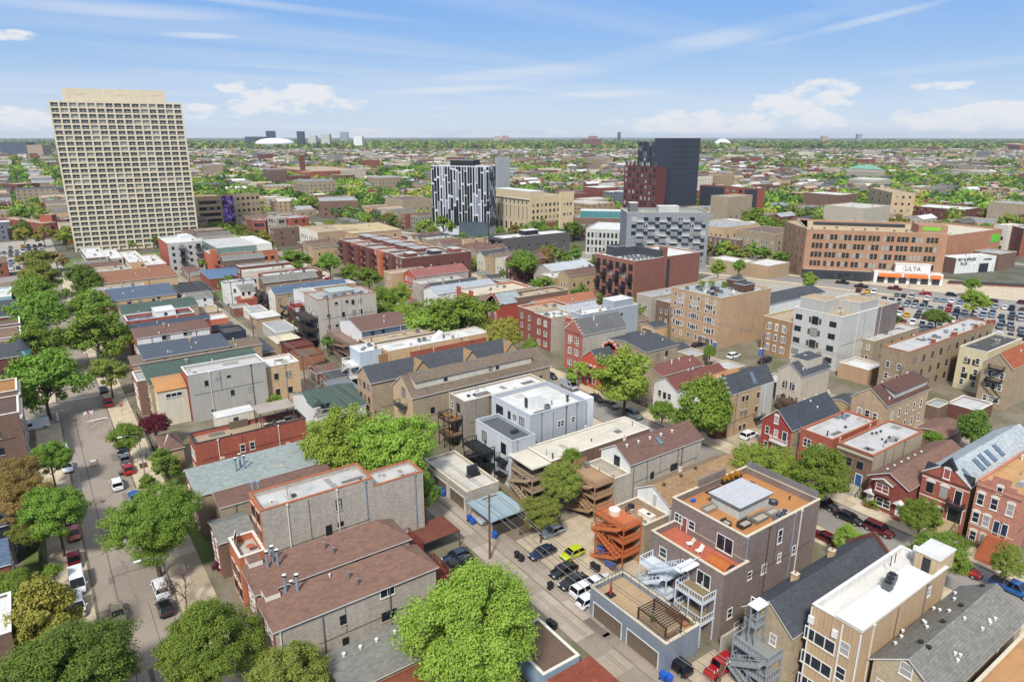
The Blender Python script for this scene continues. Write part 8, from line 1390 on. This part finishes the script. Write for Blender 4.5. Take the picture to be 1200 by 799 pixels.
# ================================================================ STREET FURNITURE, PEOPLE, WIRES
pp = P(574,655,0); hp = []
for i, (x, y, h_, lb) in enumerate(((pp.x,pp.y,11,'brown timber utility pole rising beside the huge maple'),(pp.x+.2,pp.y-42,11,'utility pole near the bottom end of the alley'),(pp.x,pp.y+40,11,'utility pole behind the long tan garage'),(pp.x,pp.y+82,11,'utility pole beside the coach house with the dormer'),(pp.x,pp.y+126,11,'utility pole by the brick garage with red parapet'),(pp.x,pp.y+170,11,'utility pole by the navy garage'),(pp.x,pp.y+214,11,'utility pole by the far alley garages'))):
    pole(x, y, h_, lb, tr=(i == 4)); hp.append((x, y, h_))
for a_, b_, sp_ in ((1,0,'over the blue-grey double garage'),(0,2,'from the maple pole past the blue-grey carport'),(2,3,'over the coach house with the dormer'),(3,4,'over the brick garage with red parapet'),(4,5,'over the dark navy garage'),(5,6,'over the farthest alley garages')):
    for q, wn in ((-1.2,'left'),(.7,'middle'),(1.2,'right')): wire((hp[a_][0]+q,hp[a_][1]-.14,10.95),(hp[b_][0]+q,hp[b_][1]-.14,10.95), .8, label=f'{wn} upper wire of the alley span {sp_}')
    wire((hp[a_][0],hp[a_][1],8.6),(hp[b_][0],hp[b_][1],8.6), .9, .035, f'thick lower cable of the alley span {sp_}')
for x, y, h_, lb in ((160,70,11,'utility pole behind the red gabled houses'),(158,105,11,'utility pole in the rear court by the terrace building'),(160,140,11,'utility pole at the garage of the terrace building'),(158,35,11,'utility pole right of the dark evergreen')): pole(x, y, h_, lb, tr=True)
for y0, y1, sp_ in ((35,70,'behind the red brick houses'),(70,105,'behind the boxed-dormer house'),(105,140,'by the terrace building garage')):
    for q, wn in ((-1.2,'left'),(0,'middle'),(1.2,'right')): wire((159+q,y0,10.9),(159+q,y1,10.9), .8, label=f'{wn} wire of the second alley span {sp_}')
for px, py, lb in ((112,486,'utility pole with banner sign at the crossing'),): pass
streetlamp(203, 713, 8, -3.2, .2, 'white-headed street lamp reaching over the left street by the bare tree'); streetlamp(100, 598, 8, 2.4, .2, 'street lamp over the left kerb beside the green parkway tree'); streetlamp(170, 557, 8, -3, .2, 'street lamp at the kerb below the two walking people'); streetlamp(122, 447, 8, -3, 0, 'street lamp above the crossing')
streetlamp(1068, 430, 9, -2, 0, 'street lamp behind the long tan apartments'); streetlamp(1009, 500, 8, -2, 0, 'street lamp on the right street by the blue-door house')
sg = P(144,487,0); rt = thing('stop_sign', 'red stop sign on the right walk at the crossing', 'stop sign', (sg.x, sg.y, .13)); MB().cyl(0,0,0,2.6,.04,GALV,6).build('post', rt); k = MB(); oc = [(.38*math.cos(math.pi/8+i*math.pi/4), 2.5+.38*math.sin(math.pi/8+i*math.pi/4)) for i in range(8)]; k.poly([(x,-.06,z) for x,z in oc], mat('plain','#b01c20',.4,0)); k.poly([(x,-.04,z) for x,z in reversed(oc)], GALV); k.build('sign_plate', rt); put('sign_lettering', text('STOP', .26, WHITE, ext=.004), rt, (0,-.07,2.5)).rotation_euler = (math.pi/2,0,0)
rt = thing('street_name_sign', 'green street name blades on a post at the crossing', 'street sign', (sg.x+.6, sg.y+3.5, .13)); MB().cyl(0,0,0,3.0,.04,GALV,6).build('post', rt); MB().box(-.5,-.02,2.8,.5,.02,3.0,mat('plain','#1e6a3c',.5,0)).build('sign_plate', rt); MB().box(-.02,-.5,3.02,.02,.5,3.22,mat('plain','#1e6a3c',.5,0)).build('sign_plate', rt)
q = P(107,487,3.2)   # traffic circle bollard sign in the middle of the crossing
rt = thing('crossing_sign', 'small white and red pedestrian sign frame standing mid-crossing', 'sign', (P(106,498,0).x, P(106,498,0).y, 0)); MB().cyl(0,0,0,3.2,.05,GALV,6).build('post', rt)
k = MB(); [k.box(-.9+.36*i,-.03,2.5+.0,-.72+.36*i,.03,2.68,(mat('plain','#b01c20',.4,0) if i % 2 else WHITE)) for i in range(6)]; [k.box(-.9+.36*i,-.03,3.3,-.72+.36*i,.03,3.48,(WHITE if i % 2 else mat('plain','#b01c20',.4,0))) for i in range(6)]; k.box(-.95,-.01,2.69,.95,.01,3.29,WHITE); k.cyl(0,3.0,-.03,-.011,.26,mat('plain','#b01c20',.4,0),14,ax='y'); k.build('sign_panel', rt)
a = P(166.5,540,0); person(a.x, a.y, D, '#2c3440', '#20232a', 'person in a dark jacket walking on the left on the pale walk'); a = P(171.5,540,0); person(a.x+.1, a.y, D, '#6f7884', '#2b3340', 'person in a grey top, right of the two on the pale walk')
a = P(1065,338,0); person(a.x, a.y, dth, '#1f2226', '#1f2226', 'person in black standing on the avenue kerb before the orange awnings'); a = P(1081,343,0); person(a.x, a.y, dth+1, '#a02020', '#26262a', 'person in red at the avenue kerb near the red car')
BL = '#1f55b0'
for px, py, c_, lb in ((516,575,BL,'blue bin, first by the white garage'),(519,579,BL,'blue bin, second by the white garage'),(493,598,BL,'lone blue bin at the end of the grey annex'),(550,608,BL,'blue bin left under the carport edge'),(554,612,BL,'blue bin right under the carport edge'),(580,628,BL,'blue bin beyond the utility pole'),(703,645,BL,'blue bin under the timber porches, left'),(707,647,BL,'blue bin under the timber porches, right'),(713,661,BL,'blue bin under the orange porches, left'),(718,664,BL,'blue bin under the orange porches, right'),
    (606,651,'#1d1e20','black bin behind the navy sedan, left'),(611,655,'#1d1e20','black bin behind the navy sedan, right'),(645,687,'#1d1e20','lone black bin at the edge of the alley'),(695,664,'#1d1e20','black bin in the fenced yard, left'),(700,667,'#1d1e20','black bin in the fenced yard, right'),(644,731,'#1d1e20','black bin at the corner of the dark brown garage roof'),(649,734,'#1d1e20','second black bin at the corner of the dark brown garage roof'),(777,793,BL,'blue bin at the corner of the blue-grey garage, left'),(784,796,BL,'blue bin at the corner of the blue-grey garage, right'),
    (345,422,BL,'blue bin by the brick garage, left'),(349,425,BL,'blue bin by the brick garage, right'),(346,449,BL,'blue bin beside the tan rear wing'),(262,352,BL,'blue bin by the far white building, left'),(268,358,BL,'blue bin by the far white building, right'),(294,376,BL,'blue bin by the white sheet roof')):
    a = P(px, py, .5); bin_(a.x, a.y, c_, lb, 'wheelie bins in the alley', R.choice((0,PI/2)))
for px, py, lb in ((892,417,'blue portable toilet in the rear court'),(838,409,'blue and white portable toilet by the terrace building garage')):
    a = P(px, py, 0); rt = thing('portable_toilet', lb, 'portable toilet', (a.x,a.y,.1)); MB().box(-.55,-.55,0,.55,.55,2.1,mat('plain','#2a63b4',.5,.04)).build('cabin', rt); MB().box(-.6,-.6,2.1,.6,.6,2.25,OFFW).build('roof', rt); MB().box(-.58,-.4,.1,-.551,.4,1.9,mat('plain','#3a78c8',.5,.03)).build('door', rt)
def fence(x0, y0, x1, y1, h_, col, lb, solid=False):
    rt = thing('fence', lb, 'fence', (x0, y0, .12)); L_ = math.hypot(x1-x0, y1-y0); th = math.atan2(y1-y0, x1-x0); rt.rotation_euler = (0,0,th); m_ = mat('plain',col,.85,.12); n = max(1, int(L_/2.2)); pk = MB().box(-.06,-.015,.05,.06,.015,h_,m_).mesh('picket')
    for i in range(n+1): MB().box(i*L_/n-.05,-.05,0,i*L_/n+.05,.05,h_+.08,m_).build('post', rt)
    MB().box(0,-.03,h_*.2,L_,.0,h_*.2+.08,m_).build('rail', rt); MB().box(0,-.03,h_*.85,L_,.0,h_*.85+.08,m_).build('rail', rt)
    for i in range(int(L_/(.17 if solid else .3))): put('picket', pk, rt, ((i+.5)*(.17 if solid else .3),.02,0))
fence(62.8, 58.2, 62.8, 66.5, 1.6, '#7b6350', 'timber fence behind the black bins in the alley yard'); fence(57, 78.3, 64, 78.3, 1.5, '#6d5a4b', 'old brown fence beside the navy sedan', True); fence(13.9, 118, 13.9, 170, 1.1, '#26282b', 'black iron fence along the right walk of the left street'); fence(-6.5, 100, -6.5, 122, 1.8, '#54443a', 'dark timber fence behind the rust tree', True); fence(113.8, 84, 113.8, 112, 1.1, '#2b2c2e', 'black iron fence before the houses of the right street'); fence(113.8, 30, 113.8, 44, 1.1, '#2b2c2e', 'black iron fence before the two red brick houses')
fence(55.8, 44.2, 55.8, 44.0+.0+3, .01+1.5, '#7b6350', 'short fence at the end of the blue-grey garage') if False else None
MB().box(0,0,0,17,.3,2.2,CMU).build('garden_wall', loc=(62.3,42.6,.1), label='tan block wall between the purple building and the narrow charcoal-roofed house', cat='wall')
for x, y, w_ in ((-3.4,99,1.4),(-3.4,106,1.4),(11.2,141,1.4),(11.2,128,1.4)): sheet('planting_bed', x-w_/2, y-1.2, x+w_/2, y+1.2, .131, mat('ground','#5b4331',col2='#4b3a2b'))
# ================================================================ the other houses and garages of the near blocks
fc = random.Random(21); FW = [B_RED,B_BRN,B_TAN,B_COM,B_BUFF,B_DRED,TANW,B_GREY,CREAM]; FR_ = [S_BRN,S_GRY,S_DGR,M_GRY,M_LGR,M_TAN,S_MBR]; FN = ['red brick','brown brick','tan brick','pale brick','buff brick','dark red brick','tan sided','grey brick','cream']; GN = ['brown','grey','charcoal','grey flat','silver flat','tan flat','mottled brown']
def fillp(b, m, h_):
    k = MB(); W = b.W; f = 'w' if b.o.x > 60 and b.o.x < 100 else 'e'; s_ = -1 if f == 'w' else 1; x = 0 if f == 'w' else b.L
    for z in (2.6, 5.4):
        if z < h_-1.5: k.box(x,.6,z,x+s_*2.6,W-.6,z+.15,m); k.box(x+s_*2.5,.6,z+.15,x+s_*2.6,W-.6,z+1.1,m)
    for v in (.6, W/2, W-.75): k.box(x+s_*2.45,v,0,x+s_*2.6,v+.15,6.5 if h_ > 7 else 3.7,m)
    k.beam((x+s_*2.9,.8,0),(x+s_*2.9,W-1,2.6),.8,m,.2); k.beam((x+s_*2.9,W-1,2.6),(x+s_*2.9,.8,5.4),.8,m,.2); k.build('porch', b.r)
def fill(x0, x1, ya, yb, gar, face, where):
    y = ya
    while y < yb:
        W = 6.0 if gar else fc.choice((6.4,6.8,7.2)); L_ = (x1-x0) if gar else (x1-x0)*fc.uniform(.8,1); x = x0 if face == 'w' else x1-L_
        if occ(x, y, x+L_, y+W, mark=False, pad=.3): y += 1.1; continue
        if fc.random() < .88:
            i, j = fc.randrange(9), fc.randrange(7); h_ = fc.uniform(3,3.6) if gar else fc.choice((7,8.6,9,10)); gb = j in (0,1,2,6)
            b = Bld('garage' if gar else 'house', f"{FN[i]} {'garage' if gar else 'house'} with {GN[j]} roof {where}", None, None, None, h_, FW[i], 'gx' if gb else 'flat', FR_[j], par=.25, rise=.9 if gar else 1.8, ref=(x, y, 0, L_, W), near=False, group=('garages ' if gar else 'houses ')+where, cat='garage' if gar else 'house')
            if gar: b.garage('e' if face == 'e' else 'w', W/2, 4.4, 2.2)
            else: b.grid('w', 2, tuple(z for z in (1.2,4.4,7.2) if z+1.8 < h_), 1, 1.5, fr='w'); b.grid('s', 4, tuple(z for z in (1.4,4.6) if z+1.8 < h_), .9, 1.3, fr='d'); b.vent(L_*.3,W*.4); b.chim(L_*.6,W*.55,.8,.5); b.ac(L_*.8,W*.5); fillp(b, fc.choice((BRWOOD,CEDARP,DARK,REDW,GREYWOOD)), h_)
        y += W+fc.choice((.4,.6,.9,2.5) if gar else (.8,1,1.2))
fill(42.3, 48.3, 105, 368, True, 'e', 'on the left side of the alley'); fill(55.7, 61.7, 118, 368, True, 'w', 'on the right side of the alley'); fill(15, 34, 172, 368, False, 'w', 'in the rows along the left street'); fill(70, 92, 150, 368, False, 'w', 'in the rows left of the middle street'); fill(115, 135, 105, 368, False, 'w', 'in the rows right of the middle street'); fill(145.5, 151.7, 60, 250, True, 'e', 'on the near side of the second alley'); fill(159, 165, 130, 250, True, 'w', 'on the far side of the second alley'); fill(172, 192, 150, 368, False, 'w', 'towards the diagonal avenue')
for i in range(120):
    x, y = fc.choice(((38,0),(65,0),(140,0),(14.8,0),(97,0),(111,0),(141,0),(168,0)))[0]+fc.uniform(-2,2), fc.uniform(110,360)
    if not occ(x-1.5,y-1.5,x+1.5,y+1.5,mark=False) and not (x > 110 and y < 150): k_ = fc.choice(('green','olive','bright','dark')); tree(0,0,fc.uniform(1.6,3.4),k_,'small '+{'green':'mid green','olive':'olive','bright':'light green','dark':'dark green'}[k_]+' tree in the yards between the near rows', pos=(x,y,fc.uniform(3.2,5)), level=2, group=k_+' trees in the near yards')
# ================================================================ THE CITY BEYOND
occ(-420,-19,95,0,dth,aO.x,aO.y,pad=3); occ(-60,-75,120,-19,dth,aO.x,aO.y,pad=1); occ(0,-4,90,40,dth,aO.x,aO.y); occ(-140,398,14,522); occ(12,386,62,428)
WALLC = [B_RED, B_DRED, B_BRN, B_TAN, B_COM, B_BUFF, CREAM, mat('plain','#8b867d',.9,.08), mat('plain','#b3aa98',.9,.08), mat('plain','#6f757a',.9,.08), mat('plain','#84513f',.9,.1)]
ROOFC = [M_WHT, M_GRY, M_TAN, mat('plain','#6a6560',.9,.2), mat('plain','#5a5552',.9,.15), mat('plain','#6e5a4d',.9,.15), mat('plain','#80858a',.9,.1), mat('plain','#47494d',.9,.15), mat('plain','#b9b4aa',.9,.1)]
WN = ['red brick','dark red brick','brown brick','tan brick','pale brick','buff brick','cream','light grey','off-white','blue-grey','rust brick']; RN = ['white','grey','silver','tan','dark','brown','slate','charcoal','pale']
cosA, sinA = math.cos(AZ), math.sin(AZ)
def view(x, y): b = x*sinA+y*cosA; a = x*cosA-y*sinA; return b, (a/b if b > 1 else 9)
def far_free(x0, y0, x1, y1, pad=1.0):
    if x1 < 1000 and y1 < 1300 and x0 > -400: return not occ(x0, y0, x1, y1, mark=False, pad=pad)
    d = (x0-aO.x)*uy.x+(y0-aO.y)*uy.y; return not (-14 < d < 14)
cand = []; tcand = []
rs2 = random.Random(5)
KX0, KX1 = -16, 40
for kx in range(KX0, KX1):
    xs0 = kx*101.2+4.0       # street centre
    for ky in range(-1, 22):
        yb = 380+201*ky
        b_, r_ = view(xs0+50, yb+100)
        if b_ > 3300 or b_ < 60 or abs(r_) > .95: continue
        big = rs2.random() < .10
        for side in (0, 1):
            y = yb+9
            while y < yb+191:
                W = rs2.choice((6.4,6.6,7,7.2,7.6,11)) if not big else rs2.uniform(20,45); L_ = rs2.uniform(13,24) if not big else rs2.uniform(24,36); h_ = rs2.choice((5,6.5,8.5,9,9.5,10,11)) if not big else rs2.choice((5,7,10,13)); gap = rs2.choice((.7,.8,1,1,1.2,8)) if not big else rs2.uniform(2,16)
                st_ = rs2.uniform(14,18)-4
                x = xs0+st_ if side == 0 else xs0+101.2-st_-L_
                b1_, r1_ = view(x, y)
                if rs2.random() < .96 and 60 < b1_ < 3200 and abs(r1_) < .86 and far_free(x, y, x+L_, y+W) and (x > 200 or y > 375 or x < -30):
                    cand.append((b1_, x, y, L_, W, h_, rs2.randrange(len(WALLC)), rs2.randrange(len(ROOFC)), rs2.random() < .35 and not big))
                    if rs2.random() < .6 and not big:
                        gx_ = xs0+41 if side == 0 else xs0+55; 
                        if far_free(gx_, y, gx_+6, y+6): cand.append((b1_+.1, gx_, y+.3, 6, 5.8, 3.2, rs2.randrange(len(WALLC)), rs2.randrange(len(ROOFC)), False))
                if rs2.random() < .97: tcand.append((xs0+(5.8 if side == 0 else 95.4)+rs2.uniform(-.5,.5), y+rs2.random()*4, rs2.uniform(2.8,5)))
                if rs2.random() < .8: tcand.append((xs0+50.6+rs2.uniform(-17,17), y+rs2.random()*6, rs2.uniform(2.2,4.6)))
                y += W+gap
        if rs2.random() < .14:
            for _ in range(40): tcand.append((xs0+rs2.uniform(10,90), yb+rs2.uniform(10,190), rs2.uniform(4,6.5)))
for _ in range(190):     # parks, churchyards and leafy corners: crowns that merge
    b_ = rs2.uniform(480, 3100); r_ = rs2.uniform(-.84,.84); cx, cy = b_*sinA+r_*b_*cosA, b_*cosA-r_*b_*sinA; rad = rs2.uniform(20,75)
    for _ in range(int(rad*.75)): a_ = rs2.random()*6.28; q = rad*rs2.random()**.6; tcand.append((cx+q*math.cos(a_)*1.5, cy+q*math.sin(a_), rs2.uniform(4.5,8)))
for _ in range(170):     # taller and bigger blocks
    b_ = rs2.uniform(420, 3100); r_ = rs2.uniform(-.84,.84); x, y = b_*sinA+r_*b_*cosA, b_*cosA-r_*b_*sinA
    if far_free(x, y, x+34, y+34, 2) and (x > 200 or y > 390): cand.append((b_, x, y, rs2.uniform(16,34), rs2.uniform(14,40), rs2.choice((13,15,16,18,22)), rs2.randrange(len(WALLC)), rs2.randrange(len(ROOFC)), False))
cand.sort(); NIND = 0
inv = [c for c in cand if c[5] > 4 and abs(view(c[1], c[2])[1]) < .78 and c[0] > 60][:150]; invs = set(inv)
def zone(x, y):
    r_ = view(x, y)[1]
    return 'left of the cream slab tower' if r_ < -.56 else 'behind the cream slab tower' if r_ < -.42 else 'between the slab tower and the striped tower' if r_ < -.1 else 'behind the beige stone office' if r_ < .15 else 'around the charcoal high-rise' if r_ < .32 else 'behind the long brick store' if r_ < .66 else 'beyond the avenue on the right'
for b_, x, y, L_, W, h_, wi, ri, gab in inv:
    lb = f"{WN[wi]} {'gabled house' if gab else ('warehouse' if W > 12 else 'flat-roofed house')} with {RN[ri]} roof {zone(x,y)}"
    bb_ = Bld('warehouse' if W > 12 else 'house', lb, None, None, None, h_, WALLC[wi], 'gx' if gab else 'flat', ROOFC[ri], par=.4, rise=2, near=False, ref=(x, y, 0, L_, W), group='houses '+zone(x,y), cat='house')
    bb_.grid('w', max(2, int(W/3)), tuple(z for z in (1.2,4.4,7.4) if z+1.9 < h_), 1.1, 1.6, fr='d' if wi % 2 else 'w', lin='n', m=.4); bb_.grid('s', max(2, int(L_/6)), tuple(z for z in (1.2,4.4,7.4) if z+1.9 < h_), 1.0, 1.4, fr='d', lin='n')
    if not gab: bb_.hood(L_*.3, W*.5); bb_.chim(L_*.6, W*.2, .8, .6)
for bi in range(6): pass
# the rest: one object, real boxes and gables
V = []; FI = []; MI = []; mats_ = WALLC+ROOFC+[mat('plain','#25282c',.4,.02)]; nW = len(WALLC); DK_ = len(mats_)-1
def addf(vs, fs, ms):
    k = len(V); V.extend(vs); [ (FI.append(tuple(k+i for i in f)), MI.append(m)) for f, m in zip(fs, ms) ]
for c in cand:
    if c in invs: continue
    b_, x, y, L_, W, h_, wi, ri, gab = c; x1, y1 = x+L_, y+W; b0 = [(x,y,0),(x1,y,0),(x1,y1,0),(x,y1,0)]
    if gab:
        ym = y+W/2; addf(b0+[(x,y,h_),(x1,y,h_),(x1,y1,h_),(x,y1,h_),(x,ym,h_+2.2),(x1,ym,h_+2.2)], [(0,1,5,4),(3,0,4,8,7),(1,2,6,9,5),(4,5,9,8),(8,9,6,7),(2,3,7,6)], [wi,wi,wi,nW+ri,nW+ri,wi])
    else:
        addf(b0+[(x,y,h_),(x1,y,h_),(x1,y1,h_),(x,y1,h_)], [(0,1,5,4),(3,0,4,7),(1,2,6,5),(2,3,7,6),(4,5,6,7)], [wi,wi,wi,wi,nW+ri])
        if h_ > 6 and rs2.random() < .5: u, v = x+L_*.4, y+W*.3; addf([(u,v,h_),(u+3,v,h_),(u+3,v+2.4,h_),(u,v+2.4,h_),(u,v,h_+2),(u+3,v,h_+2),(u+3,v+2.4,h_+2),(u,v+2.4,h_+2)], [(0,1,5,4),(3,0,4,7),(1,2,6,5),(4,5,6,7)], [wi,wi,wi,nW+((ri+2)%9)])
    if b_ < 1500 and h_ > 4.5:
        n = max(2, int(W/2.6)); 
        for z in (1.4, 4.6, 7.6, 10.8, 14, 17):
            if z+1.9 > h_: break
            for i in range(n): yy = y+W*(i+.5)/n; addf([(x-.06,yy+.5,z),(x-.06,yy-.5,z),(x-.06,yy-.5,z+1.6),(x-.06,yy+.5,z+1.6)], [(0,1,2,3)], [DK_])
            n2 = max(2, int(L_/4)) if b_ < 900 else 0
            for i in range(n2): xx = x+L_*(i+.5)/n2; addf([(xx-.45,y-.06,z),(xx+.45,y-.06,z),(xx+.45,y-.06,z+1.4),(xx-.45,y-.06,z+1.4)], [(0,1,2,3)], [DK_])
me = bpy.data.meshes.new('distant_houses'); me.from_pydata(V, [], FI); [me.materials.append(m) for m in mats_]; me.polygons.foreach_set('material_index', MI); me.update(); put('distant_houses', me, kind='stuff', label='far rows of small houses, stores and garages running to the horizon', cat='houses')
for kx in range(KX0, KX1):   # the far streets
    xs0 = kx*101.2+4.0
    if kx in (0, 1): sheet('road', xs0-4.4, 388, xs0+4.4, 4500, .012, ROADG)
    else: sheet('road', xs0-4.4, -60, xs0+4.4, 4500, .010, ROADG)
for ky in range(1, 20): sheet('road', -1500, 373+201*ky, 4000, 387+201*ky, .014, ROADG)
# trees of the city: nearest ones singly, the rest as one object
tcand = [(view(x,y)[0], x, y, r_) for x, y, r_ in tcand]; tcand = [t for t in tcand if 60 < t[0] < 3200 and abs(view(t[1],t[2])[1]) < .86 and (t[1] > 170 or t[2] > 380 or t[1] < -30) and far_free(t[1]-1,t[2]-1,t[1]+1,t[2]+1,0)]
tcand = [t for t in tcand if abs((t[1]-aO.x)*uy.x+(t[2]-aO.y)*uy.y+12) > 14 or t[1] > 600]
tcand.sort(); kinds = ['green','green','dark','bright','green','olive','yellow','green','dark','rust']; KN = {'green':'mid green','dark':'dark green','bright':'light green','olive':'olive','yellow':'yellow-green','rust':'brownish'}
near_t = [t for t in tcand if abs(view(t[1],t[2])[1]) < .76][:200]; nts = set(near_t)
for i, (b_, x, y, r_) in enumerate(near_t):
    kd = kinds[(i*7+3) % 10]; tree(0, 0, r_, kd, f"{KN[kd]} tree among the houses {zone(x,y)}", pos=(x, y, r_*.85+1.8), level=2, sz=.85, group=f"{KN[kd]} trees {zone(x,y)}")
rest = np.array([t for t in tcand if t not in nts]); mk = ['green','fard','bright','olive','yellow']; LEAF['fard'] = mat('leaf', '#45602a', col2='#557031'); sh = NR.permutation(len(rest))
def treestuff(arr, nl, sz, name, lb):
    n = len(arr); rep = np.repeat(arr, nl, 0); d = NR.normal(size=(n*nl,3)); d[:,2] = np.abs(d[:,2])*1.1-.35; d /= np.linalg.norm(d,axis=1)[:,None]
    rad = rep[:,3:4]*(.75+.35*NR.rand(n*nl,1)); p = np.stack([rep[:,1],rep[:,2],rep[:,3]*.85+1.8],1)+d*rad*np.array([1,1,.85]); nr = d+NR.normal(size=d.shape)*.4; nr /= np.linalg.norm(nr,axis=1)[:,None]
    t_ = np.cross(nr, NR.normal(size=d.shape)); t_ /= np.linalg.norm(t_,axis=1)[:,None]; b2 = np.cross(nr,t_); s = rep[:,3:4]*sz*(.7+.6*NR.rand(n*nl,1)); v = np.stack([p-t_*s,p-b2*s*.8,p+t_*s,p+b2*s*.8],1).reshape(-1,3)
    mi = np.repeat(NR.choice([0,0,1,1,1,3,2,4], n), nl); put(name, npmesh(name, v, 4, [LEAF[k] for k in mk], mi), kind='stuff', label=lb, cat='trees')
if len(rest):
    nr_ = rest[rest[:,0] < 1300]; fr = rest[rest[:,0] >= 1300]; treestuff(nr_, 85, .2, 'street_trees', 'leafy trees of the streets and yards in the middle distance'); treestuff(fr, 18, .46, 'distant_trees', 'countless trees between the far houses')
# the last kilometres before the horizon
n = 26000; bb2 = 3100+6500*NR.rand(n)**1.3; rr2 = (NR.rand(n)*2-1)*.86; fx = bb2*sinA+rr2*bb2*cosA; fy = bb2*cosA-rr2*bb2*sinA; treestuff(np.stack([bb2,fx,fy,7+8*NR.rand(n)],1), 5, .8, 'horizon_trees', 'tree canopy of the far city on the horizon')
n = 4200; bb2 = 3100+6000*NR.rand(n)**1.3; rr2 = (NR.rand(n)*2-1)*.86; fx = bb2*sinA+rr2*bb2*cosA; fy = bb2*cosA-rr2*bb2*sinA; V = []; FI = []; MI = []
for i in range(n):
    x, y = fx[i], fy[i]; L_ = 14+26*rs2.random(); W = 14+30*rs2.random(); h_ = 6+7*rs2.random()+(14 if rs2.random() < .03 else 0); wi = rs2.randrange(nW); addf([(x,y,0),(x+L_,y,0),(x+L_,y+W,0),(x,y+W,0),(x,y,h_),(x+L_,y,h_),(x+L_,y+W,h_),(x,y+W,h_)], [(0,1,5,4),(3,0,4,7),(1,2,6,5),(4,5,6,7)], [wi,wi,wi,nW+rs2.randrange(9)])
me = bpy.data.meshes.new('horizon_houses'); me.from_pydata(V, [], FI); [me.materials.append(m) for m in mats_]; me.polygons.foreach_set('material_index', MI); me.update(); put('horizon_houses', me, kind='stuff', label='roofs of the far city towards the horizon', cat='houses')
# thin summer air
hz = MB().box(-9000,-400,-1.5,15500,12500,125,mat('plain','#ffffff')); o = hz.build('haze', kind='stuff', label='thin pale summer haze over the city', cat='haze'); hm_ = bpy.data.materials.new('haze_air'); hm_.use_nodes = True; t_ = hm_.node_tree; t_.nodes.clear(); mo = t_.nodes.new('ShaderNodeOutputMaterial'); pv = t_.nodes.new('ShaderNodeVolumePrincipled'); pv.inputs['Color'].default_value = (.78,.87,1,1); pv.inputs['Density'].default_value = 4.5e-5; t_.links.new(pv.outputs[0], mo.inputs['Volume']); o.data.materials.clear(); o.data.materials.append(hm_)
